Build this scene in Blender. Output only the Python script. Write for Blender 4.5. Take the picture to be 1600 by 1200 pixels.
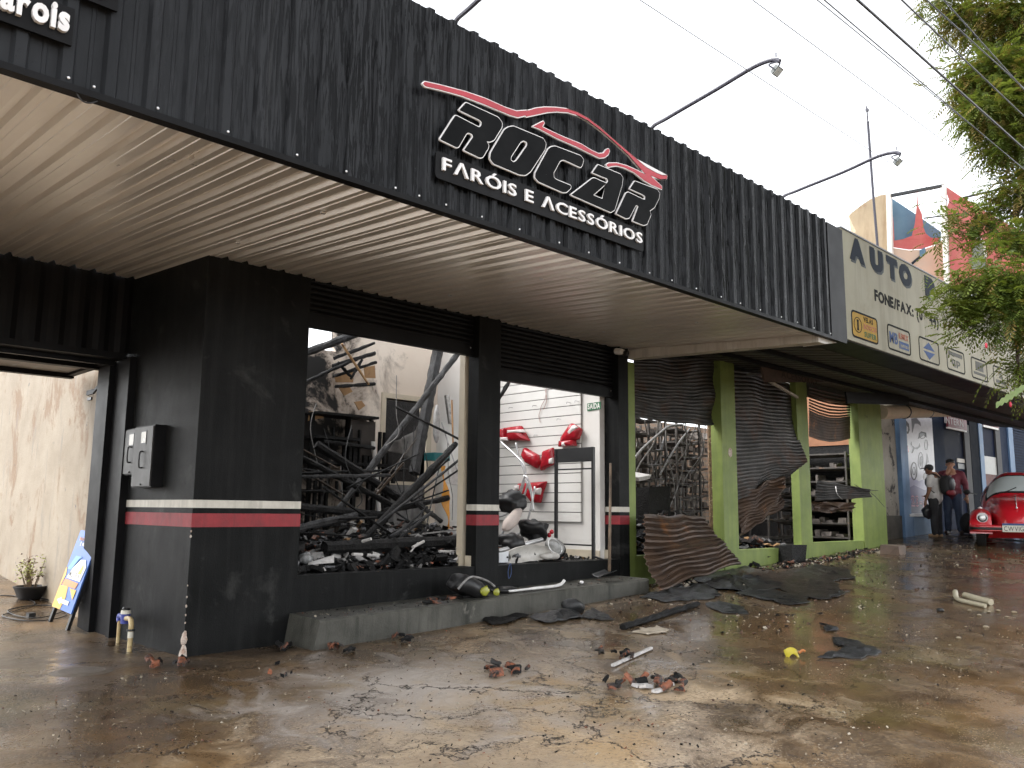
import bpy, bmesh, math, random
import numpy as np
from mathutils import Vector, Matrix, noise
from mathutils.geometry import tessellate_polygon

for o in list(bpy.data.objects): bpy.data.objects.remove(o)
SC = bpy.context.scene
COL = SC.collection
RND = random.Random(7)

# ------------------------------------------------------------------ camera, sky, sun, exposure
F = 1320.0                                   # focal length for a 1600 px wide frame
EYE = np.array([0.0, 0.0, 1.184])
def _d(x, y): return np.array([(x-800)/F, -(y-600)/F, -1.0])
_X = _d(2167, 812); _X /= np.linalg.norm(_X)
_Y = _d(-503.104, 783.697); _Y /= np.linalg.norm(_Y)
_Z = np.cross(_X, _Y)
ROT = np.array([_X, _Y, _Z])
cam = bpy.data.cameras.new('camera'); camo = bpy.data.objects.new('camera', cam); COL.objects.link(camo)
cam.sensor_width = 36; cam.lens = 36*F/1600; cam.clip_end = 3000; cam.clip_start = 0.05
m4 = Matrix([list(r) for r in ROT]).to_4x4(); m4.translation = Vector(EYE); camo.matrix_world = m4
SC.camera = camo

SUN_EL, SUN_AZ = math.radians(48), math.radians(310)     # behind thick cloud, beyond the shop and to the left
w = bpy.data.worlds.new('World'); SC.world = w; w.use_nodes = True
wn, wl = w.node_tree.nodes, w.node_tree.links
wn.clear()
sky = wn.new('ShaderNodeTexSky'); sky.sky_type = 'NISHITA'; sky.sun_disc = False
sky.sun_elevation = SUN_EL; sky.sun_rotation = SUN_AZ; sky.air_density = 1.0; sky.dust_density = 1.0; sky.ozone_density = 1.0
hs = wn.new('ShaderNodeHueSaturation'); hs.inputs['Saturation'].default_value = 0.12
hs.inputs['Value'].default_value = 1.0
bg = wn.new('ShaderNodeBackground'); bg.inputs['Strength'].default_value = 0.15
wo = wn.new('ShaderNodeOutputWorld')
wl.new(sky.outputs[0], hs.inputs['Color']); wl.new(hs.outputs[0], bg.inputs['Color']); wl.new(bg.outputs[0], wo.inputs['Surface'])
sl = bpy.data.lights.new('sun', 'SUN'); sl.energy = 1.0; sl.angle = math.radians(40); sl.color = (1, 0.97, 0.93)
so = bpy.data.objects.new('sun', sl); COL.objects.link(so)
sd = Vector((math.sin(SUN_AZ)*math.cos(SUN_EL), math.cos(SUN_AZ)*math.cos(SUN_EL), math.sin(SUN_EL)))
so.rotation_euler = sd.to_track_quat('Z', 'Y').to_euler()
vs = SC.view_settings; vs.view_transform = 'Standard'; vs.look = 'None'; vs.gamma = 1; vs.exposure = 1.9; vs.use_curve_mapping = False

SC.cycles.max_bounces = 5; SC.cycles.diffuse_bounces = 3; SC.cycles.glossy_bounces = 3; SC.cycles.transmission_bounces = 4
SC.cycles.use_adaptive_sampling = True; SC.cycles.adaptive_threshold = 0.03

# ------------------------------------------------------------------ where things stand (from the measured camera)
def ray(x, y): return ROT @ _d(x, y)
def _hit(r, k, v): t = (v-EYE[k])/r[k]; return Vector(EYE + t*r)
def pY(x, y, Y): return _hit(ray(x, y), 1, Y)
def pX(x, y, X): return _hit(ray(x, y), 0, X)
def pZ(x, y, Z): return _hit(ray(x, y), 2, Z)
def pD(x, y, D): return Vector(EYE + ray(x, y)*D)
def G(x, y):
    q = (min(x, 60)-3.5)*3
    z = 0.045*(q if q > 30 else math.log(1+math.exp(q)))/3
    z -= 0.05*max(0, 6.0-max(y, -2.5))
    if x < 3.6: z += 0.085*max(0, min(y, 30)-8.7)*min(1, (3.6-x)/0.5)
    return z
def pG(x, y, up=0.0):
    r = ray(x, y); t = 0.8
    while t < 80:
        p = EYE+r*t
        if p[2] <= G(p[0], p[1])+up: break
        t *= 1.0015
    return Vector(p)

# ------------------------------------------------------------------ mesh helpers
WL = {}
class MB:
    def __init__(s): s.v = []; s.f = []
    def add(s, vs, fs):
        n = len(s.v); s.v += [tuple(v) for v in vs]; s.f += [tuple(i+n for i in f) for f in fs]; return s
    def hexa(s, p): return s.add(p, [(3,2,1,0),(4,5,6,7),(0,1,5,4),(1,2,6,5),(2,3,7,6),(3,0,4,7)])
    def box(s, x0, x1, y0, y1, z0, z1):
        return s.hexa([(x0,y0,z0),(x1,y0,z0),(x1,y1,z0),(x0,y1,z0),(x0,y0,z1),(x1,y0,z1),(x1,y1,z1),(x0,y1,z1)])
    def bar(s, a, b, w, h, up=(0,0,1), w2=None, h2=None):
        a = Vector(a); b = Vector(b); d = (b-a).normalized(); u = Vector(up)
        if abs(d.dot(u)) > 0.97: u = Vector((0,1,0))
        r = d.cross(u).normalized(); u = r.cross(d)
        w2 = w if w2 is None else w2; h2 = h if h2 is None else h2
        P = []
        for c, ww, hh in ((a, w, h), (b, w2, h2)):
            P += [c-r*ww/2-u*hh/2, c+r*ww/2-u*hh/2, c+r*ww/2+u*hh/2, c-r*ww/2+u*hh/2]
        return s.add(P, [(0,1,2,3),(7,6,5,4),(0,4,5,1),(1,5,6,2),(2,6,7,3),(3,7,4,0)])
    def tube(s, pts, r, n=8, cap=True):
        pts = [Vector(p) for p in pts]; m = len(pts); R = r if hasattr(r, '__len__') else [r]*m
        u = None; V = []
        for i, p in enumerate(pts):
            d = (pts[min(i+1,m-1)]-pts[max(i-1,0)]).normalized()
            if u is None: u = d.orthogonal().normalized()
            else:
                u = (u-d*u.dot(d)); u = u.normalized() if u.length > 1e-6 else d.orthogonal().normalized()
            q = d.cross(u)
            for k in range(n):
                a = 2*math.pi*k/n; V.append(p+(u*math.cos(a)+q*math.sin(a))*R[i])
        Fs = []
        for i in range(m-1):
            for k in range(n): Fs.append((i*n+k, i*n+(k+1)%n, (i+1)*n+(k+1)%n, (i+1)*n+k))
        if cap: Fs += [tuple(range(n-1,-1,-1)), tuple(range((m-1)*n, m*n))]
        return s.add(V, Fs)
    def poly(s, loops, vec, capback=True):
        """flat plate: loops = [outer, hole...] of 3D points, extruded by vec"""
        vec = Vector(vec); loops = [[Vector(p) for p in L] for L in loops]
        tri = tessellate_polygon(loops); flat = [p for L in loops for p in L]; n = len(flat)
        V = flat+[p+vec for p in flat]; Fs = []
        for t in tri:
            nn = (flat[t[1]]-flat[t[0]]).cross(flat[t[2]]-flat[t[0]])
            if nn.dot(vec) < 0: t = (t[0], t[2], t[1])
            Fs.append((t[0]+n, t[1]+n, t[2]+n))
            if capback: Fs.append((t[2], t[1], t[0]))
        k = 0
        for L in loops:
            m = len(L)
            for i in range(m): Fs.append((k+i, k+(i+1)%m, k+(i+1)%m+n, k+i+n))
            k += m
        return s.add(V, Fs)
    def grid(s, fn, nu, nv, cu=False, cv=False):
        V = [fn(i/(nu if cu else nu-1), j/(nv if cv else nv-1)) for i in range(nu) for j in range(nv)]
        Fs = []
        for i in range(nu if cu else nu-1):
            for j in range(nv if cv else nv-1):
                a, b = i, (i+1) % nu; c, d = j, (j+1) % nv
                Fs.append((a*nv+c, b*nv+c, b*nv+d, a*nv+d))
        return s.add(V, Fs)
    def ell(s, c, r, nu=16, nv=10, M=None, fn=None):
        c = Vector(c)
        def f(u, v):
            a = 2*math.pi*u; b = math.pi*(v-0.5)
            p = Vector((r[0]*math.cos(b)*math.cos(a), r[1]*math.cos(b)*math.sin(a), r[2]*math.sin(b)))
            if fn: p = fn(p)
            if M: p = M @ p
            return c+p
        return s.grid(f, nu, nv, cu=True)
    def thick(s, t, thickness_dir=None):
        """give an open sheet thickness along its vertex normals"""
        bm = s.bm(); bmesh.ops.recalc_face_normals(bm, faces=bm.faces); bm.normal_update()
        n = len(bm.verts); V = [v.co.copy() for v in bm.verts]; Nn = [v.normal.copy() for v in bm.verts]
        if thickness_dir is not None: Nn = [Vector(thickness_dir)]*n
        Fs = [tuple(v.index for v in f.verts) for f in bm.faces]
        bd = []
        for e in bm.edges:
            if len(e.link_loops) == 1:
                l = e.link_loops[0]; bd.append((l.vert.index, l.link_loop_next.vert.index))
        bm.free()
        s.v = [tuple(v) for v in V]+[tuple(v-k*t) for v, k in zip(V, Nn)]
        s.f = Fs+[tuple(i+n for i in reversed(f)) for f in Fs]+[(b, a, a+n, b+n) for a, b in bd]
        return s
    def bm(s):
        bm = bmesh.new(); vv = [bm.verts.new(v) for v in s.v]
        for f in s.f:
            try: bm.faces.new([vv[i] for i in f])
            except ValueError: pass
        bm.verts.ensure_lookup_table(); bm.verts.index_update(); return bm
    def jitter(s, a, sc=3.0, seed=0):
        o = Vector((seed*7.3, seed*3.1, seed*1.7))
        s.v = [tuple(Vector(v)+noise.noise_vector(Vector(v)*sc+o)*a) for v in s.v]; return s
    def build(s, name, mat, parent=None, smooth=False, fix=True):
        me = bpy.data.meshes.new(name)
        xs = np.array(s.v); lo, hi = xs.min(0), xs.max(0)
        base = Vector(((lo[0]+hi[0])/2, (lo[1]+hi[1])/2, lo[2]))
        me.from_pydata([tuple(Vector(v)-base) for v in s.v], [], s.f)
        if fix:
            bm = bmesh.new(); bm.from_mesh(me); bmesh.ops.recalc_face_normals(bm, faces=bm.faces); bm.to_mesh(me); bm.free()
        if smooth:
            me.polygons.foreach_set('use_smooth', [True]*len(me.polygons))
            if smooth != True:
                me.set_sharp_from_angle(angle=math.radians(smooth))
        me.materials.append(mat)
        return link(name, me, base, parent)
def link(name, me, base, parent=None):
    o = bpy.data.objects.new(name, me); COL.objects.link(o)
    pl = WL[parent.name] if parent else Vector((0,0,0))
    o.location = Vector(base)-pl; WL[o.name] = Vector(base)
    if parent: o.parent = parent
    return o
def tag(o, label, cat, group=None, kind=None):
    if label: o['label'] = label
    if cat: o['category'] = cat
    if group: o['group'] = group
    if kind: o['kind'] = kind
    elif label and cat: o['kind'] = 'thing'
    return o
def thing(name, loc, label, cat, group=None):
    o = bpy.data.objects.new(name, None); COL.objects.link(o); o.empty_display_size = 0.2
    o.location = Vector(loc); WL[o.name] = Vector(loc)
    return tag(o, label, cat, group)
def dup_tree(o, delta, rz=0.0):
    """copy a thing and its parts, moved by delta"""
    def rec(a, par):
        c = a.copy(); COL.objects.link(c); c.parent = par; WL[c.name] = WL[a.name]+Vector(delta)
        for ch in a.children: rec(ch, c)
        return c
    kids = rec(o, None); kids.location = o.location+Vector(delta); kids.rotation_euler.z += rz
    return kids
def B(name, mat, parent, x0, x1, y0, y1, z0, z1): return MB().box(x0,x1,y0,y1,z0,z1).build(name, mat, parent)
def smoothline(P, n=6, closed=False):
    """Catmull-Rom through points"""
    P = [Vector(p) for p in P]; m = len(P); out = []
    for i in range(m if closed else m-1):
        p0 = P[(i-1) % m] if closed or i > 0 else P[0]; p1 = P[i]; p2 = P[(i+1) % m]
        p3 = P[(i+2) % m] if closed or i+2 < m else P[-1]
        for k in range(n):
            t = k/n; out.append(0.5*((2*p1)+(p2-p0)*t+(2*p0-5*p1+4*p2-p3)*t*t+(3*p1-p0-3*p2+p3)*t**3))
    if not closed: out.append(P[-1])
    return out
def offset_loop(L, d):
    """offset a closed 2D loop outward by d (positive grows a counter-clockwise loop)"""
    A = sum(L[i][0]*L[(i+1)%len(L)][1]-L[(i+1)%len(L)][0]*L[i][1] for i in range(len(L)))
    sg = 1 if A > 0 else -1; out = []; m = len(L)
    for i in range(m):
        a, b, c = Vector(L[i-1]), Vector(L[i]), Vector(L[(i+1)%m])
        e1 = (b-a).normalized(); e2 = (c-b).normalized()
        n1 = Vector((e1.y, -e1.x))*sg; n2 = Vector((e2.y, -e2.x))*sg
        k = n1+n2; k = k/max(0.35, k.dot(k)/2) if k.length > 1e-6 else n1
        out.append(b+k*d)
    return out
def round_loop(L, r, n=4):
    """round the corners of a 2D loop"""
    out = []; m = len(L)
    for i in range(m):
        a, b, c = Vector(L[i-1]), Vector(L[i]), Vector(L[(i+1)%m])
        d1, d2 = a-b, c-b; rr = min(r, d1.length*0.45, d2.length*0.45)
        p, q = b+d1.normalized()*rr, b+d2.normalized()*rr
        for k in range(n+1):
            t = k/n; out.append(p*(1-t)**2+b*2*t*(1-t)+q*t*t)
    return out

ORD = ['first','second','third','fourth','fifth','sixth','seventh','eighth','ninth','tenth','eleventh','twelfth','thirteenth','fourteenth','fifteenth','sixteenth','seventeenth','eighteenth','nineteenth','twentieth','twenty-first','twenty-second']
def rank_labels(objs, what):
    """labels for look-alikes: their order from the left"""
    def sx(o):
        q = Vector(ROT.T @ (np.array(o)-EYE)); return q.x/-q.z
    for k, o in enumerate(sorted(objs, key=lambda o: sx(WL[o.name]))): o['label'] = what+', '+ORD[k]+' from the left'

# ------------------------------------------------------------------ procedural materials
MATS = {}
class NT:
    dim = '3D'
    def __init__(s, name):
        s.m = bpy.data.materials.new(name); s.m.use_nodes = True
        s.n = s.m.node_tree.nodes; s.l = s.m.node_tree.links
        s.b = s.n['Principled BSDF']; s.pos = s.n.new('ShaderNodeNewGeometry').outputs['Position']
    def put(s, node, k, v):
        if v is None: return
        if hasattr(v, 'is_linked') or hasattr(v, 'node'): s.l.new(v, node.inputs[k])
        else: node.inputs[k].default_value = (tuple(v)+(1,))[:4] if hasattr(v, '__len__') and len(v) == 3 and node.inputs[k].type == 'RGBA' else v
    def mapv(s, sc=(1,1,1), off=(0,0,0), src=None):
        n = s.n.new('ShaderNodeMapping'); s.l.new(src or s.pos, n.inputs[0]); n.inputs['Scale'].default_value = sc; n.inputs['Location'].default_value = off; return n.outputs[0]
    def noise(s, scale=5, detail=4, rough=0.6, vec=None, dist=0.0, out='Fac'):
        n = s.n.new('ShaderNodeTexNoise'); n.noise_dimensions = s.dim; s.l.new(vec or s.pos, n.inputs['Vector'])
        n.inputs['Scale'].default_value = scale; n.inputs['Detail'].default_value = detail; n.inputs['Roughness'].default_value = rough; n.inputs['Distortion'].default_value = dist
        return n.outputs[out]
    def vor(s, scale=5, feat='F1', vec=None, out='Distance', rnd=1.0):
        n = s.n.new('ShaderNodeTexVoronoi'); n.voronoi_dimensions = s.dim; n.feature = feat; s.l.new(vec or s.pos, n.inputs['Vector']); n.inputs['Scale'].default_value = scale; n.inputs['Randomness'].default_value = rnd; return n.outputs[out]
    def ramp(s, fac, stops, interp='LINEAR'):
        n = s.n.new('ShaderNodeValToRGB'); s.l.new(fac, n.inputs[0]); e = n.color_ramp; e.interpolation = interp
        while len(e.elements) < len(stops): e.elements.new(0.5)
        for el, (p, c) in zip(e.elements, stops):
            el.position = p; el.color = (c, c, c, 1) if not hasattr(c, '__len__') else tuple(c)+(1,)
        return n.outputs[0]
    def mix(s, fac, a, b, mode='MIX'):
        n = s.n.new('ShaderNodeMixRGB'); n.blend_type = mode; s.put(n, 0, fac); s.put(n, 1, a); s.put(n, 2, b); return n.outputs[0]
    def math(s, op, a, b=None, clamp=False):
        n = s.n.new('ShaderNodeMath'); n.operation = op; n.use_clamp = clamp; s.put(n, 0, a); s.put(n, 1, b); return n.outputs[0]
    def sep(s):
        n = s.n.new('ShaderNodeSeparateXYZ'); s.l.new(s.pos, n.inputs[0]); return n.outputs
    def bump(s, h, strength=0.3, dist=0.02, nrm=None):
        n = s.n.new('ShaderNodeBump'); s.put(n, 'Height', h); n.inputs['Strength'].default_value = strength; n.inputs['Distance'].default_value = dist
        if nrm is not None: s.l.new(nrm, n.inputs['Normal'])
        return n.outputs[0]
    def set(s, **k):
        mp = dict(color='Base Color', rough='Roughness', metal='Metallic', spec='Specular IOR Level', normal='Normal', alpha='Alpha', trans='Transmission Weight', coat='Coat Weight', coatr='Coat Roughness', ior='IOR', emit='Emission Color', emits='Emission Strength')
        for a, v in k.items(): s.put(s.b, mp[a], v)
        return s.m
def pm(name, c1, c2=None, scale=4, rough=(0.5, 0.8), bump=0.2, bscale=60, bdist=0.004, metal=0.0, streak=None, spot=None, spec=0.5, stretch=(1,1,1), contrast=(0.35, 0.65), **kw):
    """base colour pair mixed by noise, optional vertical streaks (colour, amount) and spots (colour, scale, lo, hi)"""
    if name in MATS: return MATS[name]
    t = NT(name); c2 = c2 or c1
    v = t.mapv(stretch)
    f = t.ramp(t.noise(scale, 6, 0.65, v), [(contrast[0], 0.0), (contrast[1], 1.0)])
    col = t.mix(f, c1, c2)
    if streak:
        sf = t.ramp(t.noise(streak[2] if len(streak) > 2 else 7, 5, 0.7, t.mapv((1,1,0.06))), [(0.48, 0.0), (0.72, 1.0)])
        col = t.mix(t.math('MULTIPLY', sf, streak[1]), col, streak[0])
    if spot:
        pf = t.ramp(t.noise(spot[1], 5, 0.7, dist=0.4), [(spot[2], 0.0), (spot[3], 1.0)])
        col = t.mix(pf, col, spot[0])
    rf = t.noise(scale*2.3, 4, 0.6, v)
    r = t.math('ADD', t.math('MULTIPLY', rf, rough[1]-rough[0]), rough[0])
    nr = t.bump(t.noise(bscale, 4, 0.7), bump, bdist) if bump else None
    MATS[name] = t.set(color=col, rough=r, metal=metal, spec=spec, **kw)
    if nr is not None: t.l.new(nr, t.b.inputs['Normal'])
    return MATS[name]
def flat(name, c, rough=0.5, metal=0.0, spec=0.5, **kw):
    if name in MATS: return MATS[name]
    t = NT(name); n = t.noise(9, 4, 0.6); f = t.ramp(n, [(0.3, 0.82), (0.7, 1.06)])
    MATS[name] = t.set(color=t.mix(1.0, c, f, 'MULTIPLY'), rough=t.math('ADD', t.math('MULTIPLY', n, 0.2), rough-0.1), metal=metal, spec=spec, **kw)
    return MATS[name]

M_BLACKWALL = pm('black_wall_paint', (0.0055,0.0058,0.0058), (0.011,0.0115,0.0115), 1.6, (0.38,0.62), 0.5, 70, 0.006, streak=((0.024,0.024,0.024), 0.45, 11), spot=((0.050,0.050,0.048), 1.7, 0.58, 0.78), spec=0.09)
M_BLACKMETAL = pm('black_painted_metal', (0.006,0.006,0.0065), (0.011,0.011,0.012), 2, (0.35,0.55), 0.1, 40, 0.002, streak=((0.018,0.018,0.018), 0.3, 8), spec=0.1)
M_SOFFIT = pm('galvanised_soffit', (0.87,0.82,0.75), (0.70,0.655,0.595), 0.9, (0.23,0.38), 0.03, 30, 0.002, metal=0.52, spot=((0.86,0.81,0.74), 2.1, 0.62, 0.75), stretch=(1,0.35,1))
M_CHAR = pm('charred_wood', (0.0035,0.0035,0.0036), (0.011,0.0105,0.0105), 14, (0.4,0.7), 1.0, 34, 0.02, spot=((0.05,0.05,0.05), 12, 0.64, 0.74), spec=0.22)
M_CHARGREY = pm('ashy_charred_wood', (0.005,0.005,0.0052), (0.045,0.045,0.047), 9, (0.5,0.8), 1.0, 30, 0.02, stretch=(1,1,0.5))
M_WHITEPLASTER = pm('white_plaster', (0.70,0.68,0.65), (0.62,0.59,0.555), 0.8, (0.6,0.8), 0.08, 20, 0.002)
M_CREAM = pm('cream_paint', (0.60,0.52,0.40), (0.5,0.44,0.34), 3, (0.45,0.6), 0.1, 50, 0.002)
M_CONC = pm('step_concrete', (0.055,0.054,0.046), (0.105,0.102,0.088), 2.2, (0.3,0.65), 0.9, 60, 0.006, streak=((0.018,0.019,0.015), 0.85, 6), spot=((0.19,0.18,0.155), 3.4, 0.63, 0.72), spec=0.3)
M_WHITE = flat('white_paint', (0.78,0.76,0.72), 0.45)
M_OFFWHITE = pm('grimy_white_paint', (0.62,0.58,0.52), (0.50,0.46,0.40), 3, (0.4,0.6), 0.05, streak=((0.2,0.16,0.12), 0.5, 14))
M_RED = flat('red_paint', (0.36,0.022,0.028), 0.5)
M_GREEN = pm('lime_green_paint', (0.215,0.275,0.068), (0.155,0.21,0.048), 2.5, (0.5,0.7), 0.35, 60, 0.005, streak=((0.10,0.13,0.05), 0.5, 9), spot=((0.07,0.09,0.035), 2.2, 0.64, 0.8))
M_BLACK = flat('black_plastic', (0.014,0.014,0.015), 0.42)
M_DARKSTEEL = flat('dark_steel', (0.03,0.032,0.034), 0.4, metal=0.3)
M_STEEL = pm('bare_steel', (0.42,0.42,0.42), (0.2,0.19,0.18), 12, (0.25,0.5), 0.1, 60, metal=0.8)
M_SCREW = flat('zinc_screw', (0.8,0.8,0.8), 0.3, metal=0.6)
M_LETTER = flat('white_acrylic_letter', (0.86,0.84,0.83), 0.3)
M_TILE = pm('terracotta_shard', (0.30,0.10,0.045), (0.17,0.062,0.034), 8, (0.5,0.75), 0.4, 60, spot=((0.02,0.018,0.016), 9, 0.44, 0.54))
# ------------------------------------------------------------------ ground
def ground_material():
    t = NT('wet_worn_concrete'); t.dim = '2D'
    xs = t.sep()
    big = t.noise(0.55, 4, 0.6, t.mapv((1,1,1), (3.1,1.7,0)))
    mid = t.noise(2.4, 5, 0.65, dist=0.6)
    fine = t.noise(38, 3, 0.7)
    # worn, better drained patch of old slab before the shop; elsewhere the surface stays soaked
    px = t.math('MULTIPLY', t.math('SUBTRACT', t.math('MULTIPLY', xs[0], 0.715), t.math('ADD', t.math('MULTIPLY', xs[1], 0.699), 0.15)), 0.62); py = t.math('MULTIPLY', t.math('SUBTRACT', xs[1], 3.4), 0.36)
    rad = t.math('SQRT', t.math('ADD', t.math('MULTIPLY', px, px), t.math('MULTIPLY', py, py)))
    dry = t.ramp(t.math('ADD', t.math('SUBTRACT', 1.0, rad), t.math('MULTIPLY', t.math('SUBTRACT', t.math('ADD', t.math('MULTIPLY', big, 0.5), t.math('MULTIPLY', mid, 0.6)), 0.52), 2.6)), [(0.05, 0.0), (0.62, 1.0)])
    wetc = t.ramp(mid, [(0.30, (0.052,0.036,0.023)), (0.48, (0.094,0.065,0.039)), (0.62, (0.138,0.097,0.055)), (0.75, (0.170,0.136,0.096))])
    dryc = t.ramp(t.math('ADD', t.math('MULTIPLY', big, 0.45), t.math('MULTIPLY', mid, 0.55)), [(0.36, (0.165,0.136,0.112)), (0.50, (0.24,0.20,0.158)), (0.62, (0.325,0.27,0.205))])
    col = t.mix(dry, wetc, dryc)
    och = t.ramp(t.noise(0.8, 4, 0.6, t.mapv((1,1,1), (9,4,0))), [(0.48, 0.0), (0.64, 0.65)])
    col = t.mix(och, col, t.mix(dry, (0.135,0.078,0.027), (0.27,0.18,0.085)))
    moss = t.ramp(t.noise(0.7, 4, 0.6, t.mapv((1,1,1), (-5,8,0))), [(0.56, 0.0), (0.70, 0.5)])
    col = t.mix(moss, col, (0.115,0.100,0.038))
    # soot washed out of the shop
    near = t.ramp(t.math('MULTIPLY', t.math('SUBTRACT', xs[1], 3.6), 0.33), [(0.30, 0.0), (0.95, 0.85)])
    soot = t.math('MULTIPLY', near, t.ramp(t.noise(1.1, 5, 0.7, t.mapv((1,1,1), (2,2,0))), [(0.36, 0.0), (0.60, 1.0)]))
    col = t.mix(soot, col, (0.030,0.023,0.018))
    # exposed aggregate, stone by stone
    ag = t.n.new('ShaderNodeTexVoronoi'); ag.voronoi_dimensions = '2D'; t.l.new(t.mapv((1,1,0.2)), ag.inputs['Vector']); ag.inputs['Scale'].default_value = 62
    sp = t.n.new('ShaderNodeSeparateColor'); t.l.new(ag.outputs['Color'], sp.inputs[0])
    aggm = t.ramp(t.noise(0.9, 4, 0.65, t.mapv((1,1,1), (1,12,0))), [(0.50, 0.04), (0.64, 0.9)])
    col = t.mix(t.math('MULTIPLY', aggm, t.ramp(sp.outputs[0], [(0.55, 0.0), (0.95, 0.6)])), col, t.mix(dry, (0.24,0.19,0.13), (0.50,0.43,0.33)))
    col = t.mix(t.math('MULTIPLY', aggm, t.ramp(sp.outputs[1], [(0.60, 0.0), (0.95, 0.8)])), col, (0.045,0.034,0.025))
    col = t.mix(t.ramp(fine, [(0.34, 0.6), (0.47, 0.0)]), col, (0.030,0.022,0.015))
    gr = t.ramp(t.vor(34, 'F1', t.mapv((1,1,0.3), (4,4,0))), [(0.07, 1.0), (0.12, 0.0)])
    gmk = t.math('MULTIPLY', gr, t.ramp(t.noise(1.6, 3, 0.7, t.mapv((1,1,1), (-3,5,0))), [(0.46, 0.0), (0.62, 0.8)]))
    col = t.mix(gmk, col, (0.46,0.42,0.35))
    # cracks and broken slab edges
    dv = t.n.new('ShaderNodeVectorMath'); dv.operation = 'ADD'; t.l.new(t.pos, dv.inputs[0])
    sc = t.n.new('ShaderNodeVectorMath'); sc.operation = 'SCALE'; t.l.new(t.noise(2.2, 5, 0.7, out='Color'), sc.inputs[0]); sc.inputs['Scale'].default_value = 0.95
    t.l.new(sc.outputs[0], dv.inputs[1])
    flatv = t.mapv((1,1,0.0), src=dv.outputs[0])
    ce = t.vor(0.95, 'DISTANCE_TO_EDGE', flatv)
    cm = t.ramp(t.math('ADD', t.noise(0.6, 3, 0.5, t.mapv((1,1,1), (7,-3,0))), t.math('MULTIPLY', dry, 0.22)), [(0.44, 0.0), (0.52, 1.0)])
    crack = t.math('MULTIPLY', t.ramp(ce, [(0.006, 1.0), (0.020, 0.0)]), cm)
    ce2 = t.vor(2.6, 'DISTANCE_TO_EDGE', flatv)
    crack2 = t.math('MULTIPLY', t.ramp(ce2, [(0.002, 0.9), (0.018, 0.0)]), t.ramp(t.noise(0.8, 3, 0.5, t.mapv((1,1,1), (2,9,0))), [(0.53, 0.0), (0.60, 1.0)]))
    ca = t.math('MAXIMUM', crack, crack2)
    cellv = t.vor(0.95, 'F1', flatv, out='Color')
    sc2 = t.n.new('ShaderNodeSeparateColor'); t.l.new(cellv, sc2.inputs[0])
    col = t.mix(t.math('MULTIPLY', cm, t.math('MULTIPLY', sc2.outputs[1], 0.45)), col, t.mix(dry, (0.15,0.105,0.055), (0.34,0.25,0.14)))
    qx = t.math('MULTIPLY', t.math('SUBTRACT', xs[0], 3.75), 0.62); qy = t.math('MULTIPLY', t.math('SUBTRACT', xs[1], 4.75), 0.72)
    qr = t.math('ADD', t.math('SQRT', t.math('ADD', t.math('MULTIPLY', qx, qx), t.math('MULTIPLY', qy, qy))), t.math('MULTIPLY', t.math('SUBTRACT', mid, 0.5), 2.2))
    col = t.mix(t.ramp(qr, [(0.10, 0.9), (0.85, 0.0)]), col, (0.31,0.29,0.275))       # paler grey painted in for the bright wet reflection
    col = t.mix(ca, col, (0.014,0.010,0.007))
    # water film, pooled mostly on the right and at the step
    side = t.ramp(t.math('MULTIPLY', t.math('ADD', xs[0], 1.0), 0.1), [(0.45, 0.0), (0.95, 0.24)])
    wet = t.ramp(t.math('SUBTRACT', t.math('ADD', t.noise(0.75, 4, 0.62, t.mapv((1,1,1), (5,5,0))), side), t.math('MULTIPLY', dry, 0.12)), [(0.44, 0.0), (0.62, 1.0)])
    rough = t.mix(wet, t.ramp(fine, [(0.3, 0.30), (0.7, 0.52)]), t.ramp(mid, [(0.3, 0.08), (0.7, 0.24)]))
    rough = t.mix(t.math('MULTIPLY', aggm, 0.5), rough, (0.6,0.6,0.6))
    col = t.mix(t.math('MULTIPLY', wet, 0.30), col, (0.035,0.022,0.012))
    col = t.mix(1.0, col, (1.42,1.34,1.24), 'MULTIPLY')
    h = t.math('ADD', t.math('MULTIPLY', fine, 0.45), t.math('MULTIPLY', mid, 0.9))
    h = t.math('SUBTRACT', h, t.math('MULTIPLY', ca, 1.3))
    h = t.math('ADD', h, t.math('MULTIPLY', t.math('MULTIPLY', aggm, ag.outputs['Distance']), -0.4))
    nb = t.bump(t.math('MULTIPLY', h, t.math('SUBTRACT', 1.0, t.math('MULTIPLY', wet, 0.88))), 0.5, 0.012)
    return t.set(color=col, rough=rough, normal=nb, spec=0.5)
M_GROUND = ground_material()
def axis(far, lo, hi, st): return [-f for f in reversed(far)]+list(np.arange(lo, hi, st))
gx = [-900,-300,-100,-40,-18,-10]+list(np.arange(-6, 27, 0.25))+[28,30,33,37,42,50,60,90,200,900]
gy = [-900,-300,-100,-40,-18,-8]+list(np.arange(-4, 15, 0.25))+[16,18,22,30,60,200,900]
gm = MB()
gm.v = [(x, y, G(x, y)+(0.012*noise.noise(Vector((x*0.7, y*0.7, 3)))+0.006*noise.noise(Vector((x*2.3, y*2.3, 9))) if -6 < x < 27 and -4 < y < 14 else 0)) for x in gx for y in gy]
ny = len(gy)
gm.f = [(i*ny+j, (i+1)*ny+j, (i+1)*ny+j+1, i*ny+j+1) for i in range(len(gx)-1) for j in range(ny-1)]
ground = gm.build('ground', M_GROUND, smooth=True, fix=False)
tag(ground, None, None, kind='structure')

# ------------------------------------------------------------------ the black shop: pillars, plinth, rooms, canopy
FY = 6.785                                    # front face of pillars
def sof(y): return 3.13+(y-4.14)*0.0655       # soffit height over depth
shop = thing('burnt_shop', (5.9, 6.785, 0.05), 'black painted burnt-out shop with red and white stripes under a wide metal canopy', 'building')
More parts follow.
